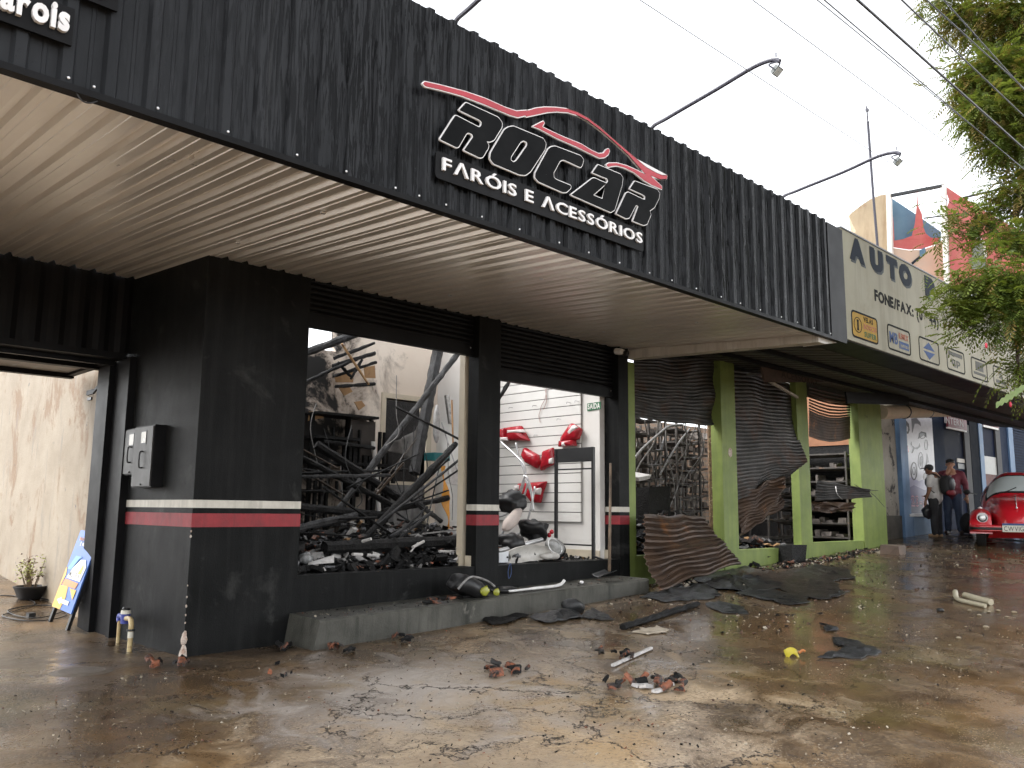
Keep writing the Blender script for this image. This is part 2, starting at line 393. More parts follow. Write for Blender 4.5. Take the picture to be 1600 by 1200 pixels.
# corner pillar
pb = MB(); pb.hexa([(3.0,FY,-0.15),(3.99,FY,-0.15),(3.99,8.62,-0.15),(3.0,8.62,-0.15),(3.0,FY,sof(FY)+0.03),(3.99,FY,sof(FY)+0.03),(3.99,8.62,sof(8.6)+0.03),(3.0,8.62,sof(8.6)+0.03)])
pillar = pb.build('pillar', M_BLACKWALL, shop)
def stripes(par, x0, x1, y0, y1, front=True, side=True):
    for nm, z0, z1, m in (('white_stripe', 1.178, 1.243, M_STRIPEW), ('red_stripe', 1.022, 1.134, M_STRIPER)):
        b = MB()
        if side: b.box(x0-0.003, x0, y0-0.003, y1, z0, z1)
        b.box(x0, x1, y0-0.003, y0, z0, z1)
        b.build(nm, m, par)
M_STRIPEW = pm('stripe_white', (0.62,0.59,0.52), (0.50,0.47,0.41), 6, (0.5,0.7), 0.4, 70, 0.004, streak=((0.2,0.19,0.16), 0.4, 16))
M_STRIPER = pm('stripe_red', (0.30,0.020,0.028), (0.20,0.018,0.024), 5, (0.5,0.7), 0.4, 70, 0.004, streak=((0.05,0.02,0.02), 0.4, 16))
stripes(pillar, 3.0, 3.99, FY, 8.22)
# chipped plaster on the corner edge
cme = pm('chipped_plaster', (0.62,0.56,0.50), (0.35,0.22,0.16), 30, (0.7,0.9), 0.6)
for z, s_ in ((0.02,0.032),(0.07,0.022),(0.14,0.026),(0.18,0.018),(0.27,0.006),(0.33,0.006),(0.40,0.008),(0.47,0.006),(0.56,0.005),(0.95,0.008),(0.99,0.006)):
    MB().ell((3.0, FY, z), (s_, s_, s_*1.6), 7, 5, fn=lambda p: p*(1+0.4*noise.noise(p*80))).build('plaster_chip', cme, pillar)
# middle and right pillar
p2 = B('pillar', M_BLACKWALL, shop, 6.105, 6.435, FY, 6.95, -0.1, sof(FY)+0.03)
stripes(p2, 6.105, 6.435, FY, 6.95)
p3 = B('pillar', M_BLACKWALL, shop, 8.54, 8.742, FY, 7.02, -0.1, sof(FY)+0.03)
stripes(p3, 8.54, 8.742, FY, 7.02)
for x0, y0, x1, y1 in ((6.098,6.779,6.185,6.955), (8.532,6.86,8.56,7.03)):
    B('tile_skirting', M_CREAM, shop, x0, x1, y0+0.08, y1, 0.585, 0.70)
# plinth walls, floor
B('plinth_wall', M_BLACKWALL, shop, 3.99, 6.105, FY+0.012, 6.98, -0.1, 0.592)
B('plinth_wall', M_BLACKWALL, shop, 6.435, 8.54, FY+0.012, 6.98, -0.1, 0.592)
M_FLOOR = pm('sooty_floor', (0.05,0.045,0.04), (0.02,0.018,0.017), 3, (0.4,0.7), 0.5, 40, spot=((0.2,0.19,0.17), 9, 0.62, 0.7))
B('shop_floor', M_FLOOR, shop, 3.1, 8.56, 6.98, 10.36, 0.3, 0.585)
# jamb behind the middle pillar
jb = MB(); a = pY(717,884,7.02); b_ = pY(730,884,7.02)
jb.box(a.x+0.01, b_.x, 6.99, 7.08, 0.70, 2.9); jb.build('door_jamb', M_CREAM, shop)
B('tile_skirting', M_CREAM, shop, a.x-0.03, b_.x+0.005, 6.985, 7.09, 0.586, 0.70)
# interior walls
def sooty_wall():
    t = NT('sooty_back_wall')
    base = t.mix(t.ramp(t.noise(1.2,5,0.6), [(0.35,0),(0.65,1)]), (0.80,0.71,0.61), (0.72,0.62,0.52))
    x = t.sep()
    n1 = t.noise(1.5, 7, 0.72, t.mapv((1,1,0.8), (3.3,0,1.2)), 0.5)
    left = t.math('MULTIPLY', t.math('SUBTRACT', 7.2, x[0]), 0.42)
    s1 = t.ramp(t.math('ADD', n1, t.math('MULTIPLY', left, 0.32)), [(0.57, 0.0), (0.63, 1.0)])
    halo = t.ramp(t.math('ADD', n1, t.math('MULTIPLY', left, 0.32)), [(0.46, 0.0), (0.60, 0.75)])
    col = t.mix(halo, base, (0.16,0.12,0.095)); col = t.mix(s1, col, (0.012,0.011,0.010))
    return t.set(color=col, rough=0.75, normal=t.bump(t.noise(30,4,0.7), 0.3, 0.006))
M_SOOT = sooty_wall()
BY = 10.36
bw = MB()
dx0, dx1, dz = 7.44, 8.22, 2.84
for x0, x1, z0, z1 in ((3.1,4.6,0.3,3.2),(4.6,6.55,0.3,3.42),(6.55,6.9,0.3,3.75),(6.9,dx0,0.3,4.35),(dx0,dx1,dz,4.35),(dx1,8.45,0.3,4.35)):
    bw.box(x0, x1, BY, BY+0.14, z0, z1)
bw.build('back_wall', M_SOOT, shop)
fr = MB(); fr.box(dx0-0.075, dx0, BY-0.03, BY+0.16, 0.585, dz+0.075); fr.box(dx1, dx1+0.10, BY-0.03, BY+0.16, 0.585, dz+0.075); fr.box(dx0, dx1, BY-0.03, BY+0.16, dz, dz+0.075)
fr.build('door_frame', M_CREAM, shop)
fr = MB(); fr.box(dx0, dx1, BY+0.02, BY+0.06, 1.55, 1.60); fr.build('door_rail', M_CREAM, shop)
B('burnt_door_panel', pm('sooty_panel', (0.10,0.10,0.10), (0.26,0.25,0.24), 3, (0.5,0.7), 0.1, streak=((0.02,0.02,0.02), 0.8, 10)), shop, dx0, dx1, BY+0.03, BY+0.05, 0.585, 1.55)
bk = MB(); bk.box(6.3, 11.5, BY+1.6, BY+1.7, 0.3, 3.6); bk.box(6.8,6.85,BY+0.15,BY+1.6,0.3,3.0); bk.build('rear_room_wall', M_CHAR, shop)
sw = MB(); sw.box(8.45, 8.60, 7.03, BY+0.14, 0.3, 4.45); side_wall = sw.build('side_wall', M_WHITEPLASTER, shop)
B('tile_skirting', M_CREAM, shop, 8.43, 8.452, 7.03, 8.9, 0.586, 0.69)
B('left_wall', M_CHAR, shop, 3.22, 3.32, 8.63, BY+0.14, 0.2, 3.3)
# slat display panel on the side wall
M_SLAT = pm('white_slatwall', (0.70,0.685,0.655), (0.63,0.61,0.58), 1.5, (0.35,0.5), 0.03)
yA = pX(908, 700, 8.43).y; yB = 9.3
panel = B('slat_panel_backing', flat('slat_groove', (0.06,0.05,0.045), 0.6), side_wall, 8.437, 8.449, yA+0.004, yB, 1.04, 3.56)
z = 1.045
slats = []
while z < 3.5:
    slats.append(MB().box(8.418, 8.437, yA, yB, z, z+0.118).build('slat', M_SLAT, side_wall)); z += 0.1285

# roller shutters, rolled up: slatted curtain, guide and bottom bar
def shutter(x0, x1, zb, bar, pitch=0.052):
    b = MB(); prof = []
    zt = sof(FY)+0.04; z = zb+bar
    ys = 6.90
    V = []
    while z < zt:
        for k, dy in ((0, 0.0), (0.18, -0.012), (0.5, -0.018), (0.82, -0.012)):
            V.append((ys+dy, min(z+k*pitch, zt)))
        z += pitch
    V.append((ys, zt))
    for yy, zz in V: b.v += [(x0, yy, zz), (x1, yy, zz)]
    b.f = [(2*i, 2*i+1, 2*i+3, 2*i+2) for i in range(len(V)-1)]
    b.thick(0.012, (0,-1,0))
    cur = b.build('shutter_curtain', M_BLACKMETAL, shop, smooth=30)
    bb = MB(); bb.box(x0, x1, 6.875, 6.935, zb, zb+bar+0.006); bb.box(x0, x1, 6.865, 6.875, zb, zb+0.03)
    bb.build('bottom_bar', M_BLACKMETAL, cur)
    for xs_ in (x0+0.02, x1-0.05):
        MB().ell((xs_, 6.868, zb+bar*0.75), (0.006,0.004,0.006), 8, 6).build('bolt', M_SCREW, cur)
shutter(3.99, 6.105, 2.865, 0.115)
shutter(6.435, 8.54, 2.645, 0.115)

# canopy: rib sheets on the front, a flat-rib soffit, edge trim with screws, a roof sheet
M_FASCIA_T = NT('wet_black_sheet')
def fascia_mat():
    t = M_FASCIA_T
    v = t.mapv((1,1,0.07))
    st = t.noise(36, 4, 0.7, v, 1.1)
    runs = t.ramp(st, [(0.47, 0.0), (0.53, 1.0)])
    xs = t.sep()
    mask = t.ramp(t.math('MULTIPLY', t.math('SUBTRACT', xs[0], 0.4), 0.1), [(0.06, 0.0), (0.22, 1.0)])
    runs = t.math('MULTIPLY', runs, mask)
    drops = t.ramp(t.vor(48, 'F1', t.mapv((1,1,0.7))), [(0.10, 1.0), (0.2, 0.0)])
    drops = t.math('MULTIPLY', drops, t.ramp(t.noise(7,3,0.6), [(0.5,0.0),(0.6,1.0)]))
    dust = t.noise(3, 5, 0.65, t.mapv((1,1,0.25)))
    col = t.mix(t.ramp(dust, [(0.35,0.0),(0.7,1.0)]), (0.020,0.0215,0.024), (0.033,0.035,0.0385))
    pale = t.ramp(t.noise(15, 4, 0.7, t.mapv((1,1,0.02), (4,0,0))), [(0.60,0.0),(0.72,0.6)])
    col = t.mix(pale, col, (0.046,0.047,0.048))
    col = t.mix(runs, col, (0.0042,0.0045,0.0052))
    r = t.mix(runs, (0.50,0.50,0.50), (0.22,0.22,0.22)); r = t.mix(drops, r, (0.1,0.1,0.1))
    h = t.math('ADD', t.math('MULTIPLY', runs, 0.7), drops)
    return t.set(color=col, rough=r, spec=0.10, normal=t.bump(h, 0.5, 0.003))
M_FASCIA = fascia_mat()
CY, CZ0, CZ1 = 4.14, 3.135, 4.49
def rib_sheet(name, x0, n, pitch, parent, mat, prof, zfun):
    """vertical ribbed sheet: prof = [(fraction of pitch, depth)], zfun(x) -> (z0, z1)"""
    b = MB(); pts = []
    for i in range(n):
        for fx, dp in prof: pts.append((x0+(i+fx)*pitch, dp))
    pts.append((x0+n*pitch, prof[0][1]))
    for x, dp in pts: b.v += [(x, CY-dp, CZ0), (x, CY-dp, CZ1)]
    b.f = [(2*i, 2*i+2, 2*i+3, 2*i+1) for i in range(len(pts)-1)]
    b.thick(0.0025, (0,-1,0))
    return b.build(name, mat, parent)
FP = [(0.0,0.0),(0.22,0.0),(0.24,0.004),(0.32,0.004),(0.34,0.0),(0.56,0.0),(0.64,0.026),(0.88,0.026),(0.96,0.0)]
canopy = MB().bar((-3.0,4.20,4.42),(9.0,4.20,4.42),0.05,0.05).build('canopy_frame', M_DARKSTEEL, shop)
pitch = 0.196
for k in range(-3, 9):
    rib_sheet('metal_sheet', 0.93+k*5*pitch-0.0, 5 if k < 8 else 1, pitch, canopy, M_FASCIA, FP, None)
xend = 0.93+8*5*pitch+pitch
ef = MB(); ef.box(xend+0.002, 9.355, CY-0.03, CY+0.02, CZ0, CZ1-0.03); ef.box(9.34, 9.357, CY+0.02, 4.6, CZ0, CZ1-0.03)
ef.build('end_flashing', M_BLACKMETAL, canopy)
tr = MB(); tr.box(-3, 9.33, CY-0.036, CY+0.03, CZ0-0.03, CZ0+0.004); tr.build('edge_trim', M_BLACKMETAL, canopy)
px_ = [106,146,246,356,464,541,618,655,697,753,812,874,920,968,1015,1050,1088,1127,1157,1188,1221,1246,1272,1298]
sb = MB().ell((0,0,0),(0.0095,0.006,0.0095),8,6)
sme = None
for x in px_:
    y = 108+0.323*x; p = pY(x, y-8, CY-0.038); p.z = CZ0+0.026
    if sme is None:
        o = MB().ell(p,(0.0075,0.005,0.0075),8,6).build('screw', M_SCREW, canopy); sme = o.data
    else: o = link('screw', sme, Vector((p.x, p.y, p.z-0.010)), canopy)
# soffit sheets, ribs running in from the street
SP = [(0.0,0.0),(0.14,0.0),(0.16,0.005),(0.22,0.005),(0.24,0.0),(0.58,0.0),(0.66,0.030),(0.74,0.034),(0.88,0.034),(0.97,0.0)]
def soffit_sheet(x0, n, pitch, y0, y1, k):
    b = MB(); pts = []
    for i in range(n):
        for fx, dp in SP: pts.append((x0+(i+fx)*pitch, dp))
    pts.append((x0+n*pitch, 0.0))
    off = 0.0015*(k % 2)
    for x, dp in pts:
        for j in range(5):
            y = y0+(y1-y0)*j/4; b.v.append((x, y, sof(y)+dp+off+0.003*noise.noise(Vector((x*1.5, y*2, k)))))
    for i in range(len(pts)-1):
        for j in range(4): b.f.append((i*5+j, i*5+j+1, (i+1)*5+j+1, (i+1)*5+j))
    b.thick(0.0025, (0,0,-1))
    return b.build('soffit_sheet', M_SOFFIT, canopy, smooth=25)
sp = 0.18; x = 3.006-6*5*sp; k = 0
while x < 8.8:
    n = 5 if x+5*sp < 8.85 else max(1, int(round((8.75-x)/sp)))
    soffit_sheet(x, n, sp, CY+0.012, 8.46 if x < 2.9 else 6.86, k); x += n*sp; k += 1
    if n < 5: break
# little fixing clips in the ribs
for a, b_ in ((505,330),(372,377),(703,460),(846,434),(943,517),(1088,502)):
    r = ray(a, b_); t_ = 3.0
    while t_ < 14 and (EYE+r*t_)[2] < sof((EYE+r*t_)[1]): t_ *= 1.002
    p = Vector(EYE+r*t_); MB().box(p.x-0.016,p.x+0.016,p.y-0.012,p.y+0.012,sof(p.y)-0.016,sof(p.y)-0.004).build('fixing_clip', M_SCREW, canopy)
rf = MB(); rf.hexa([(-3,4.18,4.36),(9.3,4.18,4.36),(9.3,6.85,3.75),(-3,6.85,3.75),(-3,4.18,4.37),(9.3,4.18,4.37),(9.3,6.85,3.76),(-3,6.85,3.76)]); rf.build('canopy_roof', M_SOFFIT, canopy)
B('light_stop_wall', M_BLACKWALL, shop, 2.9, 8.74, 6.84, 6.97, sof(FY)+0.06, 3.72)  # added above the soffit, out of view, to close off light leaks
# small cable loop under the front edge
MB().tube(smoothline([pY(120,145,4.12),pY(128,157,4.12),pY(140,161,4.12),pY(152,158,4.12)],5),0.004,6).build('loose_cable', M_BLACK, canopy)
# white gutter at the canopy's right edge
gt = MB(); x0, x1 = 8.745, 8.90
g0 = sof(6.78); g1 = sof(4.17)
gt.hexa([(x0,4.165,g1-0.085),(x1,4.165,g1-0.085),(x1,6.78,g0-0.125),(x0,6.78,g0-0.125),(x0,4.165,g1-0.004),(x1,4.165,g1-0.004),(x1,6.78,g0-0.004),(x0,6.78,g0-0.004)])
gutter = gt.build('gutter', M_OFFWHITE, canopy)
gl = MB(); gl.hexa([(x1,4.165,g1-0.085),(9.2,4.165,g1-0.03),(9.2,4.20,g1-0.03),(x1,4.42,g1-0.085),(x1,4.165,g1-0.004),(9.2,4.165,g1-0.006),(9.2,4.20,g1-0.006),(x1,4.42,g1-0.004)]); gl.build('gutter_return', M_OFFWHITE, gutter)
# the concrete step in front of the plinth
stp = MB()
xl, xr = 3.90, 8.47
N = 24
for i in range(N+1):
    t_ = i/N; x = xl+(xr-xl)*t_; zt = 0.262+0.125*t_; yo = 0.012*noise.noise(Vector((x*1.7,0,0)))
    ch = 0.02
    stp.v += [(x,6.30+yo,G(x,6.3)-0.08),(x,6.285+yo,zt-ch),(x,6.285+ch+yo,zt),(x,FY+0.011,zt+0.01),(x,FY+0.011,-0.1)]
for i in range(N):
    for j in range(4): stp.f.append((i*5+j,(i+1)*5+j,(i+1)*5+j+1,i*5+j+1))
stp.f += [(4,3,2,1,0), tuple(N*5+j for j in range(5))]
stp.v = [(x+(0.03 if x < xl+0.01 and z > 0.2 else 0)+(-0.03 if x < xl+0.01 and z < 0.1 else 0), y, z) for x, y, z in stp.v]
step = stp.jitter(0.006, 5).build('concrete_step', M_CONC)
tag(step, 'long low concrete step along the foot of the black shop front', 'step')
# ------------------------------------------------------------------ lettering
_tc = {}
def glyph(ch, bold, depth, shear=0.0):
    key = (ch, bold, depth, shear)
    if key not in _tc:
        cu = bpy.data.curves.new('glyph', 'FONT'); cu.body = ch; cu.size = 1.0; cu.offset = bold; cu.extrude = depth/2; cu.shear = shear; cu.resolution_u = 3
        ob = bpy.data.objects.new('glyph', cu); COL.objects.link(ob)
        dg = bpy.context.evaluated_depsgraph_get(); dg.update()
        me = bpy.data.meshes.new_from_object(ob.evaluated_get(dg))
        V = [tuple(v.co) for v in me.vertices]; Fs = [tuple(p.vertices) for p in me.polygons]
        bpy.data.objects.remove(ob); bpy.data.meshes.remove(me)
        xs = [v[0] for v in V] or [0, 0.3]
        _tc[key] = (V, Fs, min(xs), max(xs))
    return _tc[key]
def write(text, origin, xd, yd, height, width=None, mat=None, parent=None, name='letter', depth=0.02, bold=0.0, gap=0.12, joined=False, shear=0.0, space=0.45, rest=None):
    """letters standing on a baseline; xd right, yd up, thickness grows along xd x yd; width fits the whole word"""
    xd = Vector(xd).normalized(); yd = Vector(yd).normalized(); nd = xd.cross(yd)
    cap = 0.72; sc = height/cap; lay = []; x = 0.0
    for ch in text:
        if ch == ' ': x += space; continue
        V, Fs, a, b = glyph(ch, bold, depth/sc, shear)
        lay.append((V, Fs, x-a)); x += (b-a)+gap
    tot = max(x-gap, 1e-3); sx = (width/tot) if width else sc
    J = MB(); objs = []
    for V, Fs, off in lay:
        vs_ = [Vector(origin)+xd*((v[0]+off)*sx)+yd*(v[1]*sc)+nd*(v[2]*sc+depth/2) for v in V]
        if joined: J.add(vs_, Fs)
        else: objs.append(MB().add(vs_, Fs).build(name, mat, parent, fix=False))
    if joined and J.v: objs.append(J.build(name, mat, parent, fix=False))
    return objs
XD, YD = (1,0,0), (0,0,1)          # on walls that face the street (normal -Y): xd x yd = -Y

# ------------------------------------------------------------------ the sign on the canopy
M_SIGNBLACK = pm('peeling_black_vinyl', (0.005,0.0055,0.006), (0.010,0.0105,0.011), 4, (0.35,0.5), 0.05, 30, spot=((0.45,0.45,0.45), 26, 0.71, 0.74), ior=1.12)
M_SIGNRED = pm('sign_red', (0.46,0.020,0.038), (0.38,0.016,0.03), 3, (0.3,0.45), 0.0, spot=((0.75,0.4,0.42), 30, 0.70, 0.75))
SY = 4.085
sign = thing('shop_sign', (4.5, SY, 3.3), 'dimensional shop sign with red car outline over black letters edged in white', 'sign')
def z2(L): return [pY(600+a/3.2, 80+b/3.2, SY) for a, b in L]
def zA(L): return [pY(650+a/8, 120+b/8, SY) for a, b in L]
def zB(L): return [pY(820+a/5.217, 160+b/5.217, SY) for a, b in L]
def plate(outer, hole, name, face_mat, edge, rnd, parent, d=0.014, proud=0.010):
    L = round_loop([(p.x, p.z) for p in outer], rnd); H = [round_loop([(p.x, p.z) for p in hole], rnd*0.6)] if hole else []
    def to3(l, y): return [Vector((p[0], y, p[1])) for p in l]
    out = [to3(offset_loop(L, edge), SY)]+[to3(offset_loop(h, -edge), SY) for h in H]
    rim = MB().poly(out, (0,-d,0)).build(name, M_LETTER, parent)
    fac = [to3(offset_loop(L, -0.001), SY-d)]+[to3(offset_loop(h, 0.001), SY-d) for h in H]
    MB().poly(fac, (0,-proud*0.3,0), False).build('letter_face', face_mat, rim)
    return rim
E_ = 0.0060
plate(zA([(605,330),(1010,515),(1058,580),(1055,640),(955,800),(905,822),(860,812),(892,860),(885,900),(815,1015),(780,1020),(580,925),(695,760),(685,728),(640,705),(612,718),(515,885),(490,892),(280,790),(470,495),(490,495),(770,640),(800,615),(802,570),(770,545),(520,425)]), None, 'letter', M_SIGNBLACK, E_, 0.012, sign)
plate(z2([(615,382),(640,378),(790,440),(803,465),(797,495),(725,605),(700,623),(670,620),(540,565),(523,540),(527,510),(595,395)]), z2([(690,450),(708,458),(708,475),(655,550),(640,558),(626,548),(628,530),(675,458)]), 'letter', M_SIGNBLACK, E_, 0.012, sign)
plate(z2([(830,480),(850,478),(975,525),(991,545),(985,570),(976,584),(890,545),(872,552),(840,612),(842,635),(855,645),(928,675),(925,690),(905,708),(885,708),(765,655),(748,635),(750,610),(815,490)]), None, 'letter', M_SIGNBLACK, E_, 0.010, sign)
plate(zB([(585,512),(770,590),(788,620),(780,680),(720,880),(690,900),(365,757),(540,622),(555,620),(655,664),(668,645),(660,625),(540,577)]), zB([(645,672),(620,790),(545,760)]), 'letter', M_SIGNBLACK, E_, 0.008, sign)
plate(zB([(885,645),(1070,715),(1088,745),(1080,790),(1045,860),(1005,888),(1017,920),(985,995),(960,1005),(870,970),(915,850),(895,840),(840,945),(815,950),(735,910),(815,742),(830,735),(950,792),(968,797),(970,770),(955,757),(845,707)]), None, 'letter', M_SIGNBLACK, E_, 0.008, sign)
up = z2([(187,166),(196,156),(270,172),(400,206),(500,240),(600,285),(655,303),(710,299)])+zB([(0,76),(80,52),(150,44),(240,46),(330,57),(420,87),(500,132),(600,207),(700,297),(800,382),(900,467),(975,532),(1060,580),(1110,600),(1150,600),(1145,628),(1090,630),(1010,600),(1060,645),(1105,688),(1105,712),(1030,680),(960,640),(880,575),(800,537),(740,520),(700,524),(668,532),(652,512),(672,499),(740,498),(820,520),(900,556),(972,592),(930,545),(830,430),(700,312),(600,227),(500,152),(420,112),(340,87),(250,80),(170,86),(80,106),(0,123)])+z2([(700,325),(662,334),(620,322),(500,272),(380,226),(270,196),(200,180)])
plate(up, None, 'car_outline', M_SIGNRED, 0.006, 0.004, sign)
plate(zB([(55,200),(138,158),(148,172),(130,205),(300,285),(450,345),(530,395),(590,422),(630,418),(655,387),(670,382),(680,396),(668,430),(640,452),(600,458),(560,440),(400,362),(250,297),(110,222)]), None, 'car_outline', M_SIGNRED, 0.006, 0.004, sign)
bp = round_loop([(3.275,3.315),(5.50,3.315),(5.50,3.50),(3.275,3.50)], 0.03)
MB().poly([[Vector((p[0], 4.105, p[1])) for p in bp]], (0,-0.012,0)).build('backing_plate', M_BLACKMETAL, sign)
write('F\u039bR\u00d3IS E \u039bCESS\u00d3RIOS', (3.325, 4.092, 3.378), XD, YD, 0.088, 2.14, M_LETTER, sign, depth=0.016, bold=0.014, gap=0.12, space=0.36)

# the two panels above the gate, partly out of the picture
s2 = thing('shop_sign', (0.8, SY, 3.3), 'cropped black panels with raised white letters at the upper left of the canopy', 'sign')
c_ = pY(112, 60, 4.10)
MB().box(-0.6, c_.x, 4.088, 4.105, 3.315, 3.50).build('backing_plate', M_BLACKMETAL, s2)
a_ = pY(0, 13, 4.08); b_ = pY(109, 44, 4.08)
write('arois', (a_.x-0.005, 4.090, 3.368), XD, YD, 0.125, b_.x-a_.x, M_LETTER, s2, depth=0.025, bold=0.04, gap=0.07)
write('F', (a_.x-0.14, 4.090, 3.368), XD, YD, 0.12, 0.09, M_LETTER, s2, depth=0.025, bold=0.03)
MB().box(0.5, pY(182,20,4.10).x, 4.088, 4.105, 3.572, 3.78).build('backing_plate', M_BLACKMETAL, s2)
write('7', (pY(158,0,4.08).x-0.02, 4.090, 3.61), XD, YD, 0.13, 0.085, M_LETTER, s2, depth=0.025, bold=0.03)

# ------------------------------------------------------------------ lamps on curved arms over the canopy
M_ARM = flat('lamp_arm_paint', (0.05,0.05,0.07), 0.45)
M_LAMPBODY = flat('lamp_housing', (0.06,0.07,0.07), 0.45, metal=0.2)
M_LENS = flat('lamp_glass', (0.55,0.6,0.6), 0.15)
def flood(x, dz, label):
    t = thing('flood_lamp', (x, 4.25, 4.45), label, 'lamp', 'flood lamps on arms above the canopy')
    P = smoothline([(x,4.30,4.30),(x,4.20,4.52),(x-0.02,4.0,4.56+dz*0.1),(x-0.05,3.5,4.66+dz),(x-0.07,3.15,4.71+dz),(x-0.08,2.98,4.70+dz),(x-0.08,2.92,4.665+dz)], 6)
    MB().tube(P, 0.017, 8).build('arm', M_ARM, t, smooth=40)
    e = P[-1]; MB().tube([e+Vector((0,0.03,0.05)), e+Vector((0,0.03,0.085))], 0.005, 6).build('arm_pin', M_ARM, t)
    h = Matrix.Rotation(math.radians(-38), 3, 'X')
    def W(p): return Vector((e.x, e.y+0.03, e.z-0.065))+h @ Vector(p)
    hb = MB().hexa([W(q) for q in ((-0.042,-0.036,-0.017),(0.042,-0.036,-0.017),(0.042,0.036,-0.017),(-0.042,0.036,-0.017),(-0.038,-0.032,0.015),(0.038,-0.032,0.015),(0.038,0.032,0.015),(-0.038,0.032,0.015))])
    body = hb.build('housing', M_LAMPBODY, t)
    MB().hexa([W(q) for q in ((-0.036,-0.030,-0.0205),(0.036,-0.030,-0.0205),(0.036,0.030,-0.0205),(-0.036,0.030,-0.0205),(-0.036,-0.030,-0.0175),(0.036,-0.030,-0.0175),(0.036,0.030,-0.0175),(-0.036,0.030,-0.0175))]).build('lens', M_LENS, body)
    MB().tube(smoothline([W((-0.05,0,0)), W((-0.06,0,0.05)), e+Vector((0,0.0,-0.005)), W((0.06,0,0.05)), W((0.05,0,0))], 4), 0.006, 6).build('bracket', M_ARM, t)
flood(5.77, -0.04, 'flood lamp on a curved arm just right of the large canopy sign')
flood(8.10, -0.06, 'flood lamp on a curved arm near the yellowed sign, farthest from the camera')
flood(3.49, -0.04, 'arm of the flood lamp at the top edge, its head out of the picture')
# security camera at the gutter's inner end
sc_ = thing('security_camera', (8.70, 6.70, 3.2), 'small white security camera with black lens beside the white gutter', 'camera')
c = pY(972, 549, 6.66)
MB().tube([c+Vector((0,0.10,0.015)), c+Vector((0,0.02,0.0)), c], [0.042,0.042,0.036], 14).build('housing', M_WHITE, sc_, smooth=40)
MB().tube([c+Vector((0.055,0.04,-0.012)), c+Vector((0.065,-0.04,-0.02))], [0.036,0.036], 14).build('lens', M_BLACK, sc_, smooth=40)
MB().bar(c+Vector((0,0.05,0.02)), c+Vector((0.055,0.02,0.0)), 0.05, 0.05).build('bracket', M_WHITE, sc_)
# ------------------------------------------------------------------ left: gate bay, driveway wall, meters, advertising board, plant
gb = MB()
n = 30
gz1 = sof(8.46)+0.06
V = []
for i in range(n*4+1):
    x = -3.0+i*6.01/(n*4); V.append((x, 8.48-(0.018 if (i//2) % 2 else 0.0)))
for x, y in V: gb.v += [(x, y, 2.66), (x, y, gz1)]
gb.f = [(2*i, 2*i+2, 2*i+3, 2*i+1) for i in range(len(V)-1)]
gb.thick(0.003, (0,-1,0)); gb.build('gate_lintel_sheet', M_BLACKMETAL, shop)
MB().box(-3.0,3.2,8.47,9.05,3.46,3.48).build('gate_bay_light_stop', M_BLACKMETAL, shop)  # unseen sheet added to stop light leaking in behind the lintel
B('gate_lintel_beam', M_BLACKMETAL, shop, -3.0, 2.98, 8.44, 8.60, 2.60, 2.66)
M_GATE = pm('gate_panel_grey', (0.30,0.27,0.24), (0.22,0.20,0.175), 2, (0.4,0.6), 0.05, 40)
gate = thing('overhead_gate', (0.5, 9.2, 2.6), 'grey slatted overhead gate swung up open under the black lintel at left', 'gate')
ga, gbv = 8.62, 9.95
for i in range(26):
    x0 = -2.4+i*0.205; MB().box(x0, x0+0.197, ga, gbv, 2.605-0.0, 2.622).build('gate_slat', M_GATE, gate)
for y, h, w_ in ((8.64,0.05,0.05),(9.02,0.05,0.10),(9.88,0.05,0.10)):
    MB().box(-2.4, 2.93, y-w_/2, y+w_/2, 2.604-h, 2.604).build('crossbar', M_BLACKMETAL, gate)
MB().box(2.86, 2.93, 8.70, 9.82, 2.575, 2.6035).build('side_bar', M_BLACKMETAL, gate)
MB().bar((2.96,8.80,2.50),(2.96,9.25,2.36),0.02,0.03).build('hinge_arm', M_BLACKMETAL, gate)
MB().bar((2.96,9.25,2.36),(2.96,9.45,2.36),0.02,0.05).build('hinge_arm', M_BLACKMETAL, gate)
MB().bar((2.96,8.95,2.46),(2.96,8.95,2.60),0.03,0.03).build('hinge_arm', M_BLACKMETAL, gate)
gp = MB(); gp.box(2.93, 2.999, 8.22, 8.30, -0.1, 2.60); gp.box(2.90, 2.999, 8.66, 8.98, -0.1, 2.60); gp.box(2.955, 2.999, 8.30, 8.66, -0.1, 2.60)
gp.build('gate_post', M_BLACKMETAL, shop)
# stained cream wall along the driveway
def drive_wall():
    t = NT('stained_cream_wall')
    base = t.mix(t.ramp(t.noise(1.6,6,0.65), [(0.35,0),(0.65,1)]), (0.33,0.28,0.215), (0.255,0.21,0.155))
    n1 = t.ramp(t.noise(1.7, 7, 0.72, t.mapv((1,1,0.55), (0,2.7,0)), 0.5), [(0.53,0.0),(0.60,0.9)])
    col = t.mix(n1, base, (0.21,0.14,0.085))
    n2 = t.ramp(t.noise(5, 6, 0.75, t.mapv((1,1,0.15), (0,5,0))), [(0.56,0.0),(0.68,0.8)])
    col = t.mix(n2, col, (0.20,0.175,0.15))
    n3 = t.ramp(t.noise(4, 5, 0.7, t.mapv((1,1,0.7), (0,9,3))), [(0.66,0.0),(0.70,1.0)])
    col = t.mix(n3, col, (0.09,0.085,0.09))
    x = t.sep(); low = t.ramp(t.math('ADD', t.math('MULTIPLY', x[2], -1.0), t.noise(3,5,0.7)), [(0.05,0.0),(0.45,0.65)])
    col = t.mix(low, col, (0.27,0.20,0.13))
    return t.set(color=col, rough=0.75, normal=t.bump(t.noise(14,6,0.7), 0.5, 0.01))
M_DRIVEW = drive_wall()
dw = MB(); nseg = 14
